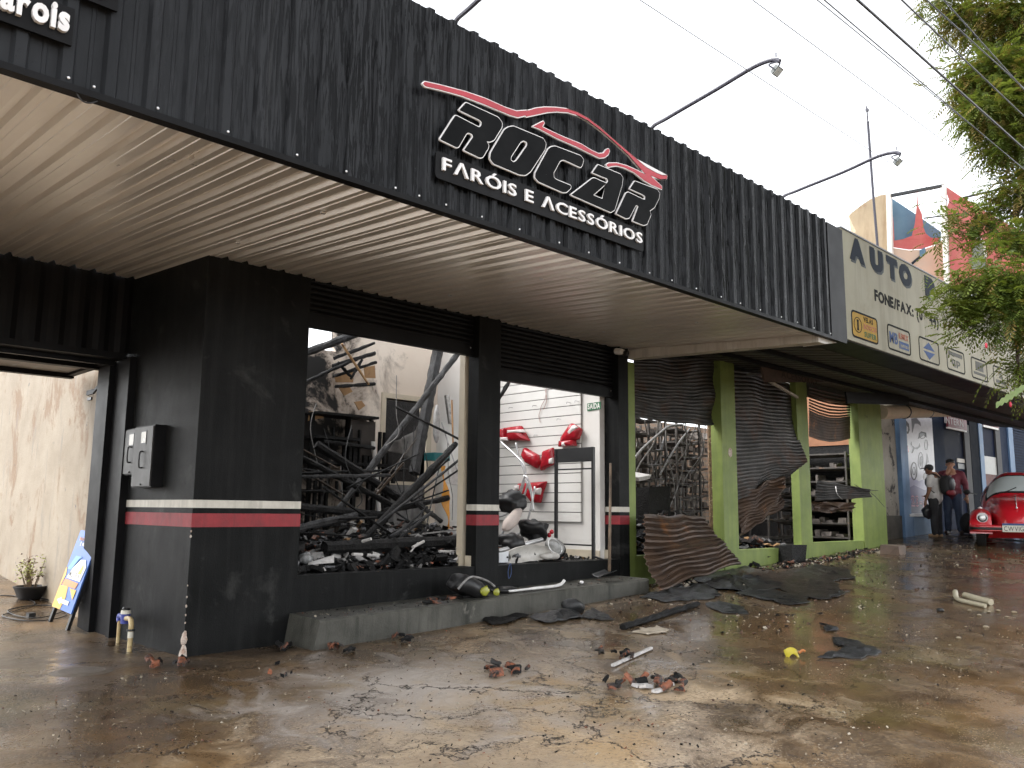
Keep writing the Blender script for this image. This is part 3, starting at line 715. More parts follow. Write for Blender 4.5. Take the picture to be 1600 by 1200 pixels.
for i in range(nseg+1):
    y = 8.985+i*0.6; z0 = G(3.0, y)-0.3
    dw.v += [(3.03,y,z0),(3.03,y,3.1),(3.21,y,3.1),(3.21,y,z0)]
for i in range(nseg):
    for j in range(4): dw.f.append((i*4+j,(i+1)*4+j,(i+1)*4+(j+1)%4,i*4+(j+1)%4))
dw.f += [(0,1,2,3), tuple(nseg*4+j for j in (3,2,1,0))]
o = dw.build('driveway_wall', M_DRIVEW); tag(o, 'rain-stained cream plaster wall along the driveway behind the gate', 'wall')
MB().box(2.975,3.03,9.07,9.20,1.28,1.42).build('latch_box', M_BLACK, o)
MB().box(2.985,3.03,9.06,9.14,1.16,1.27).build('latch_box', M_BLACK, o)
MB().box(3.015,3.03,9.5,9.62,2.30,2.33).build('wall_hook', M_DARKSTEEL, o)
# meter cabinets on the pillar's side
M_METER = pm('meter_box_grey', (0.045,0.043,0.041), (0.03,0.029,0.028), 3, (0.4,0.6), 0.1, 30, streak=((0.02,0.02,0.02), 0.5, 10))
M_MW = flat('meter_window', (0.50,0.48,0.43), 0.25)
def meter(y0, y1, z0, z1, d, label):
    t = thing('meter_box', (3.0, (y0+y1)/2, z0), label, 'meter box', 'meter boxes on the side of the corner pillar')
    MB().box(3.0-d, 2.9995, y0, y1, z0, z1).build('cabinet', M_BLACKMETAL, t)
    dd = MB().box(3.0-d-0.012, 3.0-d-0.0005, y0+0.012, y1-0.012, z0+0.012, z1-0.012).build('door', M_METER, t)
    yc = (y0+y1)/2
    f_ = MB()
    for a in ((yc-0.075,yc+0.055,z1-0.055,z1-0.045),(yc-0.075,yc+0.055,z1-0.165,z1-0.155),(yc-0.075,yc-0.065,z1-0.155,z1-0.055),(yc+0.045,yc+0.055,z1-0.155,z1-0.055)):
        f_.box(3.0-d-0.016, 3.0-d-0.0125, *a)
    f_.build('window_frame', M_BLACK, dd)
    MB().box(3.0-d-0.0145, 3.0-d-0.0125, yc-0.064, yc+0.044, z1-0.154, z1-0.056).build('window', M_MW, dd)
    zc = (z0+z1)/2-0.03
    MB().tube(smoothline([(3.0-d-0.012,yc-0.02,zc+0.07),(3.0-d-0.04,yc-0.02,zc+0.06),(3.0-d-0.04,yc-0.02,zc-0.06),(3.0-d-0.012,yc-0.02,zc-0.07)],4),0.007,6).build('handle', M_BLACK, dd)
    MB().box(3.0-d-0.022, 3.0-d-0.0125, yc-0.02, yc+0.02, z0+0.02, z0+0.032).build('latch', M_BLACK, dd)
meter(7.90, 8.22, 1.47, 1.90, 0.05, 'smaller meter box with glass window on the black pillar, farther from the corner')
meter(7.42, 7.86, 1.35, 1.895, 0.10, 'taller dark meter box with glass window, nearer the pillar corner')
# water meter on two plastic pipes
M_PVC = pm('yellowed_pvc', (0.55,0.45,0.24), (0.42,0.28,0.12), 9, (0.35,0.5), 0.05, spot=((0.22,0.10,0.04), 12, 0.56, 0.68))
M_PVCW = flat('white_pvc', (0.66,0.63,0.54), 0.4)
M_BLUE = flat('meter_blue', (0.03,0.045,0.28), 0.35)
wa = pG(184,1004); wb = pG(202,1018)
wm = thing('water_meter', (wa+wb)/2, 'blue water meter between two yellowed plastic pipes at the foot of the black pillar', 'water meter')
zt = pX(188,968,wa.x).z
MB().tube([wa-Vector((0,0,0.05)), (wa.x,wa.y,zt)], 0.016, 10).build('pipe', M_PVC, wm, smooth=40)
MB().tube([wb-Vector((0,0,0.05)), (wb.x,wb.y,zt-0.03)], 0.02, 10).build('pipe', M_PVC, wm, smooth=40)
top = Vector((wb.x,wb.y,zt+0.05)); mid = (Vector((wa.x,wa.y,zt))+top)/2
MB().tube(smoothline([(wb.x,wb.y,zt-0.02),(wb.x,wb.y,zt+0.02),top*0.75+mid*0.25+Vector((0,0,0.01)),mid+Vector((0,0,0.012))],4),0.021,10).build('elbow', M_PVC, wm, smooth=50)
MB().tube([(wb.x,wb.y,zt-0.09),(wb.x,wb.y,zt-0.04)], 0.023, 12).build('coupling', M_PVCW, wm, smooth=50)
MB().tube([(wb.x,wb.y,zt-0.035),(wb.x,wb.y,zt-0.02)], 0.034, 12).build('lock_nut', M_DARKSTEEL, wm, smooth=50)
MB().tube(smoothline([(wa.x,wa.y,zt-0.02),(wa.x,wa.y,zt+0.03),mid+Vector((0,0,0.01))],4),0.024,10).build('elbow', M_BLUE, wm, smooth=50)
MB().tube([mid-Vector((0,0,0.03)), mid+Vector((0,0,0.05))], 0.04, 14).build('meter_body', M_BLUE, wm, smooth=40)
MB().tube([mid+Vector((0,0,0.051)), mid+Vector((0,0,0.082))], [0.043,0.040], 14).build('meter_cap', M_PVCW, wm, smooth=40)
MB().tube([mid+Vector((0,0,0.0825)), mid+Vector((0.005,0,0.10))], [0.036,0.03], 12).build('dial_cover', M_BLACK, wm, smooth=40)
# advertising board leaning by the gate post
bl = pG(72,972); br = pG(101,986)
tl = pX(126,828,2.925); tr_ = pX(156,833,2.95)
ab = thing('advertising_board', (bl+br)/2, 'blue and orange advertising board with white arrow leaning on dark legs by the gate', 'sign board')
def AB(u, v, lift=0.0):
    p = (bl*(1-u)+br*u)*(1-v)+(tl*(1-u)+tr_*u)*v
    nn = (br-bl).cross(tl-bl).normalized(); nn = nn if nn.x < 0 else -nn
    return p+nn*lift
def abp(L, mat, lift, name='print'):
    nn = AB(0,0,1)-AB(0,0,0)
    return MB().poly([[AB(u,v,lift) for u, v in L]], nn*0.002).build(name, mat, board)
M_ABBLUE = flat('print_blue', (0.055,0.15,0.48), 0.35); M_ABORANGE = flat('print_orange', (0.72,0.40,0.045), 0.35); M_ABDEEP = flat('print_deep_orange', (0.62,0.22,0.04), 0.35); M_ABWHITE = flat('print_white', (0.78,0.77,0.74), 0.35); M_ABSKY = flat('print_light_blue', (0.12,0.34,0.62), 0.35)
nn_ = AB(0,0,1)-AB(0,0,0)
board = MB().poly([[AB(0,0.17,-0.015), AB(1,0.17,-0.015), AB(1,1,-0.015), AB(0,1,-0.015)]], nn_*0.014).build('board', M_ABBLUE, ab)
for u in (0.035, 0.965): MB().bar(AB(u,0.0,-0.03), AB(u,1.0,-0.03), 0.04, 0.03, up=nn_).build('leg', M_BLACK, ab)
for u, sx_ in ((0.08, 0.16), (0.92, 0.16)):
    MB().bar(AB(u,0.985,-0.06), AB(u,0.985,-0.06)+Vector((sx_*0.3, 0.0, -(AB(u,0.985).z-G(2.9,9.0)))), 0.03, 0.02).build('back_leg', M_BLACK, ab)
abp([(0,0.17),(0.42,0.17),(0.5,0.30),(0.42,0.42),(0.05,0.40),(0.12,0.52),(0.04,0.60),(0,0.58)], M_ABORANGE, 0.001)
abp([(0.10,0.41),(0.80,0.41),(0.86,0.47),(0.16,0.48)], M_ABDEEP, 0.0035)
abp([(0.55,0.40),(0.88,0.40),(0.86,0.30)], M_ABORANGE, 0.0035)
abp([(0.2,0.49),(0.9,0.49),(0.96,0.64),(0.82,0.71),(0.6,0.70),(0.36,0.61)], M_ABWHITE, 0.0035)
abp([(0.68,0.56),(0.84,0.56),(0.85,0.63),(0.80,0.66)], M_ABORANGE, 0.006)
abp([(0.10,0.58),(0.30,0.58),(0.5,0.70),(0.62,0.73),(0.3,0.73)], M_ABSKY, 0.006)
abp([(0.14,0.255),(0.34,0.295),(0.33,0.275),(0.74,0.275),(0.74,0.235),(0.33,0.235),(0.34,0.215)], M_ABWHITE, 0.0035)
ux = (AB(1,0.5)-AB(0,0.5)); uy = (AB(0.5,1)-AB(0.5,0)).normalized()
if ux.normalized().cross(uy).dot(nn_) < 0: pass
def abw(s_, u, v, wd, h, mat, bold=0.02): write(s_, AB(u,v,0.004), ux, uy, h, wd*ux.length, mat, board, 'lettering', 0.002, bold, joined=True)
abw('MOURA', 0.28, 0.512, 0.52, 0.05, M_BLACK, 0.01)
abw('É MOURA.', 0.28, 0.84, 0.50, 0.035, M_ABWHITE, 0.03)
abw('BATERIA DE', 0.16, 0.895, 0.72, 0.03, M_ABDEEP, 0.03)
abw('BATERIAS', 0.36, 0.945, 0.34, 0.018, M_ABORANGE)
# potted plant
pp = pG(46,936)
pot = thing('potted_plant', pp, 'half-dry plant in a low black bowl beside the cream driveway wall', 'plant')
rr = (pD(66,920,(pp-Vector(EYE)).length)-pD(26,920,(pp-Vector(EYE)).length)).length/2
b = MB(); prof = [(0.0,0.02),(0.62,0.0),(0.72,0.1),(0.97,0.62),(1.04,0.70),(1.04,0.78),(0.93,0.78),(0.9,0.66),(0.0,0.64)]
b.grid(lambda u, v: pp+Vector((math.cos(2*math.pi*u)*rr*prof[round(v*8)][0], math.sin(2*math.pi*u)*rr*prof[round(v*8)][0], rr*1.1*prof[round(v*8)][1])), 20, 9, cu=True)
b.build('bowl', M_BLACK, pot, smooth=40)
M_TWIG = pm('dry_twig', (0.22,0.15,0.08), (0.12,0.08,0.05), 10); M_LEAFY = pm('yellow_green_leaf', (0.20,0.24,0.04), (0.30,0.27,0.09), 12, (0.5,0.7), 0); M_DRYLEAF = pm('dry_brown_leaf', (0.14,0.08,0.05), (0.07,0.04,0.03), 12, (0.6,0.8), 0)
R2 = random.Random(3)
tw = MB(); lf = MB(); dl = MB()
for k in range(15):
    a = R2.uniform(0, 6.28); r0 = R2.uniform(0,0.35)*rr; lean = R2.uniform(0.1,0.75)*rr*1.1; hh = rr*R2.uniform(1.3,2.5)
    p0 = pp+Vector((math.cos(a)*r0, math.sin(a)*r0, rr*0.6)); p1 = p0+Vector((math.cos(a)*lean*0.5, math.sin(a)*lean*0.5, hh*0.6)); p3_ = p0+Vector((math.cos(a+0.4)*lean, math.sin(a+0.4)*lean, hh))
    tw.tube([p0,p1,p3_],[0.005,0.004,0.002],5)
    for j in range(16):
        t_ = R2.uniform(0.4,1.0); q = (p0*(1-t_)+p3_*t_)+Vector((R2.gauss(0,0.035),R2.gauss(0,0.035),R2.gauss(0,0.02)))
        s_ = R2.uniform(0.012,0.026); e1 = Vector((R2.gauss(0,1),R2.gauss(0,1),R2.gauss(0,0.6))).normalized()*s_; e2 = e1.orthogonal().normalized()*s_*0.5
        (lf if a > 1.8 and R2.random() < 0.75 else dl).add([q-e1,q+e2,q+e1,q-e2],[(0,1,2,3)])
tw.build('stems', M_TWIG, pot)['kind'] = 'stuff'
lf.build('leaves', M_LEAFY, pot, fix=False)['kind'] = 'stuff'; dl.build('dry_leaves', M_DRYLEAF, pot, fix=False)['kind'] = 'stuff'
# second dark flower pot half hidden behind the board, and the cable on the ground
pq = pG(80,935); pot2 = MB(); pot2.grid(lambda u, v: pq+Vector((0.06,0.25,0))+Vector((math.cos(6.2832*u)*(0.09+0.05*v), math.sin(6.2832*u)*(0.09+0.05*v), 0.02+0.19*v)), 14, 4, cu=True); pot2.grid(lambda u, v: pq+Vector((0.06,0.25,0))+Vector((math.cos(6.2832*u)*0.135*v, math.sin(6.2832*u)*0.135*v, 0.18)), 14, 3, cu=True)
tag(pot2.build('flower_pot', M_BLACK, smooth=40), 'small dark flower pot half hidden behind the advertising board', 'pot')
cp = []
for x, y in ((0,932),(30,934),(55,945),(20,958),(4,965),(40,972),(80,970),(104,962),(90,950),(50,948),(12,956),(34,966),(70,966),(104,952),(70,938),(40,936)):
    p = pG(x, y); cp.append((p.x, p.y, G(p.x,p.y)+0.012))
tag(MB().tube(smoothline(cp, 6), 0.006, 6).build('cable', M_BLACK, smooth=True), 'thin black cable lying in loops on the driveway floor', 'cable')
c = pG(48,963); tag(MB().box(c.x-0.03,c.x+0.03,c.y-0.05,c.y+0.05,c.z,c.z+0.035).jitter(0.004,30).build('cable_plug', M_BLACK), 'black plug block at the looped cable beside the advertising board', 'plug')
# round cover set in the ground
c = pG(128,1050); cv = MB(); cv.grid(lambda u, v: Vector((c.x+math.cos(6.2832*u)*0.21*v, c.y+math.sin(6.2832*u)*0.21*v, G(c.x,c.y)+0.012-0.01*(v > 0.95))), 28, 5, cu=True)
tag(cv.build('drain_cover', pm('cover_concrete', (0.16,0.13,0.10),(0.10,0.08,0.06),6,(0.4,0.6),0.6,60)), 'round worn concrete drain cover near the water pipes', 'cover')
# ------------------------------------------------------------------ the green neighbour: posts, torn shutters, sagging canopy
M_RUST = pm('rusted_shutter', (0.042,0.026,0.018), (0.085,0.048,0.027), 3.0, (0.4,0.65), 0.25, 50, 0.004, metal=0.35, spot=((0.20,0.085,0.028), 2.4, 0.60, 0.72), stretch=(1,1,1))
M_BURNTSHEET = pm('burnt_shutter', (0.028,0.027,0.026), (0.075,0.071,0.067), 2.6, (0.4,0.65), 0.2, 50, 0.004, metal=0.3, spot=((0.065,0.035,0.022), 2.0, 0.52, 0.68))
M_DARKSOFFIT = pm('sooty_soffit', (0.045,0.041,0.037), (0.075,0.067,0.058), 1.4, (0.45,0.7), 0.1, 40, metal=0.2)
M_SIGNY = pm('yellowed_sign_plastic', (0.33,0.31,0.23), (0.27,0.25,0.18), 0.9, (0.45,0.6), 0.02, 20, ior=1.2, streak=((0.17,0.15,0.10), 0.6, 4), spot=((0.25,0.22,0.15), 1.6, 0.60, 0.75))
M_INK = flat('dark_blue_grey_ink', (0.026,0.033,0.046), 0.6, ior=1.1)
M_INK2 = flat('black_ink', (0.012,0.012,0.011), 0.6, ior=1.1)
nb = thing('green_building', (12.8, 6.785, 0.45), 'fire-damaged shop with lime green posts and torn metal shutters', 'building')
posts = []
for x0, x1, y0, y1, zt in ((8.745,8.885,6.79,7.05,3.14),(10.98,11.375,6.785,6.97,3.48),(13.33,13.72,6.785,6.93,3.48),(15.75,16.80,6.785,6.99,3.48)):
    b = MB()
    for k in range(13):
        z = 0.2+(zt-0.2)*k/12; s_ = 0.006*noise.noise(Vector((x0*3, 0, z*2)))
        b.v += [(x0+s_,y0,z),(x1+s_*0.4,y0+s_*0.5,z),(x1,y1,z),(x0,y1,z)]
    for k in range(12):
        for j in range(4): b.f.append((k*4+j, k*4+(j+1)%4, (k+1)*4+(j+1)%4, (k+1)*4+j))
    b.f += [(3,2,1,0), (48,49,50,51)]
    posts.append(b.build('post', M_GREEN, nb))
for x0, x1, zt in ((8.885,10.98,0.62),(11.375,13.33,0.635),(13.72,15.75,0.70)):
    B('low_wall', M_GREEN, nb, x0, x1, 6.80, 6.97, 0.15, zt)
B('shop_floor', M_FLOOR, nb, 8.75, 16.8, 6.97, 11.0, 0.3, 0.60)
def brickmat():
    t = NT('smoked_clay_block')
    br_ = t.n.new('ShaderNodeTexBrick'); mp = t.n.new('ShaderNodeMapping'); t.l.new(t.pos, mp.inputs[0]); mp.inputs['Rotation'].default_value = (math.radians(90),0,0)
    t.l.new(mp.outputs[0], br_.inputs['Vector']); br_.inputs['Scale'].default_value = 2.6; br_.inputs['Row Height'].default_value = 0.22; br_.inputs['Mortar Size'].default_value = 0.035
    br_.inputs['Color1'].default_value = (0.60,0.45,0.34,1); br_.inputs['Color2'].default_value = (0.46,0.31,0.22,1); br_.inputs['Mortar'].default_value = (0.42,0.37,0.31,1)
    sm = t.ramp(t.noise(1.3,6,0.7), [(0.50,0.0),(0.66,0.9)])
    return t.set(color=t.mix(sm, br_.outputs[0], (0.03,0.025,0.02)), rough=0.85)
M_BRICK = brickmat()
M_BRICK2 = pm('orange_clay_wall',(0.34,0.16,0.085),(0.25,0.115,0.06),3,(0.7,0.9),0.3)
B('back_wall', M_BRICK, nb, 8.75, 16.9, 10.2, 10.35, 0.3, 3.0)
B('upper_side_wall', M_BRICK2, nb, 16.53, 16.549, 7.05, 10.1, 2.55, 3.9)
B('far_side_wall', M_CHAR, nb, 16.55, 16.7, 7.0, 10.2, 0.3, 3.9)
B('near_side_wall', M_BRICK, nb, 8.76, 8.86, 7.06, 10.2, 0.3, 3.4)
# sagging sheet shutters --------------------------------------------------
def interp(P, t):
    L = [0]
    for a, b in zip(P, P[1:]): L.append(L[-1]+math.dist(a, b))
    s = t*L[-1]
    for i in range(len(P)-1):
        if s <= L[i+1]+1e-9:
            k = (s-L[i])/max(1e-9, L[i+1]-L[i]); return [P[i][j]*(1-k)+P[i+1][j]*k for j in range(len(P[i]))]
    return list(P[-1])
def sheet(left, right, slats, mat, name, parent, amp=0.012, nu=22, bulge=0.0, wob=0.02, sag=0.0, seed=1, sub=4, crease=0.0):
    """slatted sheet between two edges given as (px, py, depth Y)"""
    b = MB(); nv = slats*sub+1
    Lp = [pY(*interp(left, j/(nv-1))) for j in range(nv)]; Rp = [pY(*interp(right, j/(nv-1))) for j in range(nv)]
    def fn(u, v):
        j = round(v*(nv-1)); p = Lp[j]*(1-u)+Rp[j]*u
        ph = (j % sub)/sub
        out = amp*math.sin(ph*math.pi)**0.8 if sub > 1 else 0
        n_ = noise.noise(Vector((u*3+seed*5, v*3, seed)))
        w1_ = (u*1.7+v*1.1+seed*0.37) % 1.0; w2_ = (u*0.9-v*1.9+seed*0.61) % 1.0
        out += crease*(abs(w1_-0.5)*2+0.6*abs(w2_-0.5)*2)
        return p+Vector((wob*0.3*n_, -out-bulge*math.sin(math.pi*u)*math.sin(math.pi*min(1,v))+wob*n_*1.6, wob*noise.noise(Vector((u*4, v*2+seed, 2)))-sag*math.sin(math.pi*u)))
    b.grid(fn, nu, nv); b.thick(0.006, (0,-1,0))
    return b.build(name, mat, parent, smooth=24)
sheet([(985,556,6.93),(985,651,6.93)], [(1116,556,6.93),(1116,664,6.93)], 19, M_BURNTSHEET, 'shutter_curtain', nb, wob=0.045, sag=0.03, seed=2, crease=0.03)
sheet([(1143,575,6.93),(1144,786,6.92)], [(1237,592,6.95),(1239,650,6.90),(1248,690,6.80),(1257,722,6.66),(1222,752,6.62)], 34, M_BURNTSHEET, 'shutter_curtain', nb, wob=0.04, bulge=0.06, seed=4, crease=0.03)
sheet([(1145,770,6.92),(1148,842,6.88)], [(1222,744,6.64),(1216,794,6.62)], 12, M_RUST, 'shutter_curtain', nb, wob=0.05, bulge=0.05, seed=6, crease=0.06)
for k in range(17):                                  # slats that have come apart: daylight falls between them
    y0 = 606+k*4.6; cv_ = 7*math.sin(min(1, k/9)*math.pi*0.5)
    a, b_ = (1264, y0), (1328, y0+15-k*0.7)
    pts = [pY(a[0]*(1-t)+b_[0]*t, a[1]*(1-t)+b_[1]*t+cv_*math.sin(math.pi*t), 6.93) for t in (0,.25,.5,.75,1)]
    h = 0.034 if k < 8 else 0.052
    sl_ = MB()
    for p in pts: sl_.v += [p+Vector((0,0,-h/2)), p+Vector((0,-0.012,0)), p+Vector((0,0,h/2)), p+Vector((0,0.006,0))]
    for i in range(4):
        for j in range(4): sl_.f.append((i*4+j, (i+1)*4+j, (i+1)*4+(j+1)%4, i*4+(j+1)%4))
    sl_.f += [(0,1,2,3),(19,18,17,16)]
    sl_.build('shutter_slat', M_RUST, nb, smooth=50)
sheet([(1276,750,6.86),(1272,783,6.86)], [(1358,764,6.42),(1361,777,6.42)], 7, M_BURNTSHEET, 'bent_shutter_strip', nb, wob=0.02, seed=8, amp=0.014)
sheet([(1270,783,6.88),(1270,800,6.86)], [(1338,786,6.60),(1332,800,6.62)], 4, M_RUST, 'bent_shutter_strip', nb, wob=0.05, seed=9)
MB().tube(smoothline([pY(1306,760,6.6),pY(1308,772,6.55),pY(1316,780,6.55)],4),0.008,5).build('loose_wire', M_STEEL, nb)
MB().tube(smoothline([pY(1335,757,6.5),pY(1352,766,6.4),pY(1372,766,6.4)],4),0.006,5).build('loose_wire', M_BLACK, nb)
MB().tube(smoothline([pY(1358,768,6.4),pY(1368,776,6.4),pY(1382,792,6.5)],4),0.005,5).build('loose_wire', M_BLACK, nb)
# fallen shutter in front of the first bay
fs = sheet([(1000,804,6.60),(1003,850,6.50),(1009,895,6.32),(1022,924,6.12)], [(1096,808,6.72),(1112,838,6.68),(1128,848,6.60),(1152,882,6.50)], 13, M_RUST, 'fallen_shutter', None, amp=0.034, wob=0.045, bulge=0.10, seed=11, sag=-0.01, sub=3, crease=0.05)
tag(fs, 'rusty buckled shutter leaning on the ground by the first green post', 'shutter')
# canopy of the neighbour and its long sign
def nsof(y): return 3.155+(y-4.55)*0.13
b = MB(); xs_ = []
for i in range(9):
    x = 8.92+i*1.9; xs_.append(x)
ribs = [(0,0),(0.55,0),(0.65,0.02),(0.85,0.02),(0.95,0)]
for i in range(62):
    for fx, dp in ribs:
        x = 8.92+(i+fx)*0.245
        b.v += [(x,4.56,nsof(4.56)+dp),(x,6.9,nsof(6.9)+dp)]
m_ = len(b.v)//2
b.f = [(2*i,2*i+2,2*i+3,2*i+1) for i in range(m_-1)]
b.thick(0.003,(0,0,-1)); b.build('canopy_soffit', M_DARKSOFFIT, nb)
B('canopy_roof', M_DARKSOFFIT, nb, 8.92, 24.2, 4.6, 6.95, 3.62, 3.64)
for y in (5.3, 6.1): MB().bar((8.95,y,nsof(y)-0.035),(24.0,y,nsof(y)-0.035),0.05,0.06).build('canopy_purlin', M_BLACKMETAL, nb)
B('canopy_side', M_DARKSOFFIT, nb, 8.905, 8.92, 4.58, 6.78, 3.2, 3.66)
B('head_wall', pm('sooty_green_wall', (0.05,0.055,0.035),(0.02,0.02,0.016),2), nb, 8.886, 17.0, 6.975, 7.06, 3.25, 3.72)
ysn = thing('sign_box', (16, 4.14, 3.17), 'long yellowed sign box with dark lettering and brand badges above the green building', 'sign')
SGY = 4.135
B('housing', M_BLACKMETAL, ysn, 9.375, 24.2, 4.155, 4.60, 3.165, 4.47)
for x0 in (9.38, 11.88, 14.38, 16.88, 19.38, 21.88):
    MB().box(x0, x0+2.495, SGY, 4.1545, 3.175, 4.495).build('face_panel', M_SIGNY, ysn)
te = MB(); te.box(9.37, 24.2, SGY-0.01, 4.62, 4.496, 4.515); te.build('top_edge', M_DARKSTEEL, ysn)
def ink(L, mat, y, name, par, d=0.003): return MB().poly([[Vector((p[0], y, p[1])) for p in l] for l in L], (0,-d,0)).build(name, mat, par)
for ch, x, wd in (('A',9.58,0.46),('U',10.16,0.42),('T',10.66,0.37),('O',11.06,0.45),('P',11.95,0.40)):
    write(ch, (x+0.03,SGY-0.0002,4.175), XD, YD, 0.25, wd*0.92, flat('pale_shadow', (0.10,0.11,0.115), 0.6, ior=1.1), ysn, 'letter_shadow', 0.002, 0.09)
    write(ch, (x,SGY-0.0024,4.20), XD, YD, 0.245, wd*0.92, M_INK, ysn, 'letter', 0.002, 0.085)
write('FONE/FAX: (0**44)', (10.24,SGY-0.0002,3.79), XD, YD, 0.135, 2.15, M_INK2, ysn, 'letter', 0.002, 0.045, gap=0.05)
M_BADGE = {'y': flat('badge_yellow', (0.42,0.26,0.05), 0.6, ior=1.15), 'n': M_SIGNY}
M_PRED = flat('faded_red_print', (0.42,0.17,0.12), 0.6, ior=1.1); M_PBLUE = flat('faded_blue_print', (0.08,0.12,0.24), 0.6, ior=1.1); M_PGREEN = flat('green_print', (0.05,0.14,0.08), 0.6, ior=1.1); M_PGREY = flat('grey_print', (0.13,0.13,0.12), 0.6, ior=1.1)
def disc(cx, cz, r, n=20, sx=1.0): return [(cx+r*sx*math.cos(2*math.pi*k/n), cz+r*math.sin(2*math.pi*k/n)) for k in range(n)]
for i in range(8):
    x0 = 9.545+1.027*i; x1 = x0+0.735; z0, z1 = 3.225, 3.555
    L = round_loop([(x0,z0),(x1,z0),(x1,z1),(x0,z1)], 0.07); H = offset_loop(L, -0.022)
    bd_ = ink([L, H], M_INK2, SGY-0.0003, 'badge', ysn)
    if i == 0: ink([offset_loop(L, -0.021)], M_BADGE['y'], SGY-0.0002, 'badge_fill', bd_, 0.001)
    yy = SGY-0.0014
    def bw_(s_, u, v, wd, h, mat): write(s_, (x0+u, yy, z0+v), XD, YD, h, wd, mat, bd_, 'badge_print', 0.0015, 0.03, joined=True)
    if i == 0:
        bw_('VELAS',0.33,0.235,0.27,0.058,M_INK2); bw_('BOSCH',0.33,0.145,0.36,0.062,M_PRED); bw_('SUPER',0.34,0.052,0.34,0.062,M_PGREEN)
        ink([disc(x0+0.17,z0+0.165,0.095,20,1.15), disc(x0+0.17,z0+0.165,0.085,20,1.15)], M_INK2, yy, 'badge_print', bd_, 0.0015)
        ink([[(x0+0.14,z0+0.10),(x0+0.20,z0+0.10),(x0+0.19,z0+0.13),(x0+0.19,z0+0.20),(x0+0.20,z0+0.23),(x0+0.14,z0+0.23),(x0+0.15,z0+0.20),(x0+0.15,z0+0.13)]], M_INK2, yy, 'badge_print', bd_, 0.0015)
    elif i == 1:
        bw_('MB',0.06,0.10,0.26,0.14,M_PBLUE); bw_('ILIMEX',0.36,0.19,0.31,0.075,M_PRED)
        ink([[(x0+0.36,z0+0.06),(x0+0.67,z0+0.06),(x0+0.67,z0+0.155),(x0+0.36,z0+0.155)]], M_PBLUE, yy, 'badge_print', bd_, 0.0015); write('juntas', (x0+0.39,yy-0.0017,z0+0.085), XD, YD, 0.05, 0.26, M_SIGNY, bd_, 'badge_print', 0.001, 0.03, joined=True)
    elif i == 2:
        ink([[(x0+0.15,z0+0.18),(x0+0.57,z0+0.18),(x0+0.36,z0+0.285)]], M_PBLUE, yy, 'badge_print', bd_, 0.0015); ink([[(x0+0.15,z0+0.15),(x0+0.57,z0+0.15),(x0+0.36,z0+0.045)]], M_PBLUE, yy, 'badge_print', bd_, 0.0015)
    elif i == 3:
        ink([[(x0+0.08,z0+0.225),(x0+0.65,z0+0.225),(x0+0.65,z0+0.28),(x0+0.08,z0+0.28)]], M_PGREY, yy, 'badge_print', bd_, 0.0015); bw_('qp',0.18,0.10,0.36,0.11,M_PGREY)
    elif i == 4:
        ink([[(x0+0.20,z0+0.14),(x0+0.55,z0+0.14),(x0+0.55,z0+0.28),(x0+0.20,z0+0.28)]], M_PGREY, yy, 'badge_print', bd_, 0.0015); bw_('B',0.31,0.155,0.12,0.09,M_SIGNY) if False else None
        ink([[(x0+0.1,z0+0.075),(x0+0.64,z0+0.075),(x0+0.64,z0+0.115),(x0+0.1,z0+0.115)]], M_PGREY, yy, 'badge_print', bd_, 0.0015)
    elif i == 5:
        bw_('S',0.28,0.15,0.18,0.12,M_PGREY); ink([[(x0+0.12,z0+0.06),(x0+0.62,z0+0.06),(x0+0.62,z0+0.11),(x0+0.12,z0+0.11)]], M_PGREY, yy, 'badge_print', bd_, 0.0015)
# boards hanging under the neighbour's canopy
hb_ = MB().poly([[pY(1190,574,6.2),pY(1306,573,6.2),pY(1310,597,6.2),pY(1196,597,6.2)]], (0,0.03,0)).build('hanging_board', pm('scorched_board', (0.075,0.045,0.032),(0.035,0.024,0.019),3))
tag(hb_, 'scorched brown lettered board hanging under the dark canopy', 'sign')
a = pY(1232,590,6.198); write('ACESSORIO', (a.x-0.22, 6.1985, a.z-0.02), XD, YD, 0.115, 1.15, flat('scorched_letter', (0.03,0.018,0.013), 0.7), hb_, 'lettering', 0.002, 0.02, joined=True)
h2 = MB().poly([[pY(1322,612,6.0),pY(1420,617,6.0),pY(1420,633,6.0),pY(1324,630,6.0)]], (0,0.03,0)).build('hanging_board', M_BLACKMETAL); tag(h2, 'black board hanging under the canopy near the last green post', 'sign')
fx = thing('broken_lamp', pY(1180,590,6.4), 'broken light fitting dangling between the green posts', 'lamp')
MB().bar(pY(1168,585,6.5), pY(1222,588,6.4), 0.06, 0.03).jitter(0.02,9).build('fitting', M_STEEL, fx)
MB().bar(pY(1201,595,6.4), pY(1246,621,6.6), 0.035, 0.035).build('tube_holder', M_OFFWHITE, fx)
MB().tube(smoothline([pY(1224,596,6.4),pY(1230,598,6.4),pY(1234,600,6.4)],3),0.008,6).build('loose_wire', M_STEEL, fx)
# scorched timber door leaf behind the third post
dd_ = MB().poly([[pY(1239,730,6.99),pY(1258,727,6.99),pY(1262,815,6.99),pY(1247,815,6.99),pY(1243,770,6.99)]], (0,0.04,0)).build('door_scrap', pm('peeling_brown_board',(0.20,0.12,0.075),(0.10,0.055,0.035),5,spot=((0.3,0.22,0.15),8,0.6,0.7))); tag(dd_, 'peeling brown scrap of door beside the third green post', 'door')
# chipped hole in the second post
pc = pY(1141,707,6.783); MB().ell(pc,(0.06,0.006,0.075),7,5).build('plaster_chip', cme, posts[1])
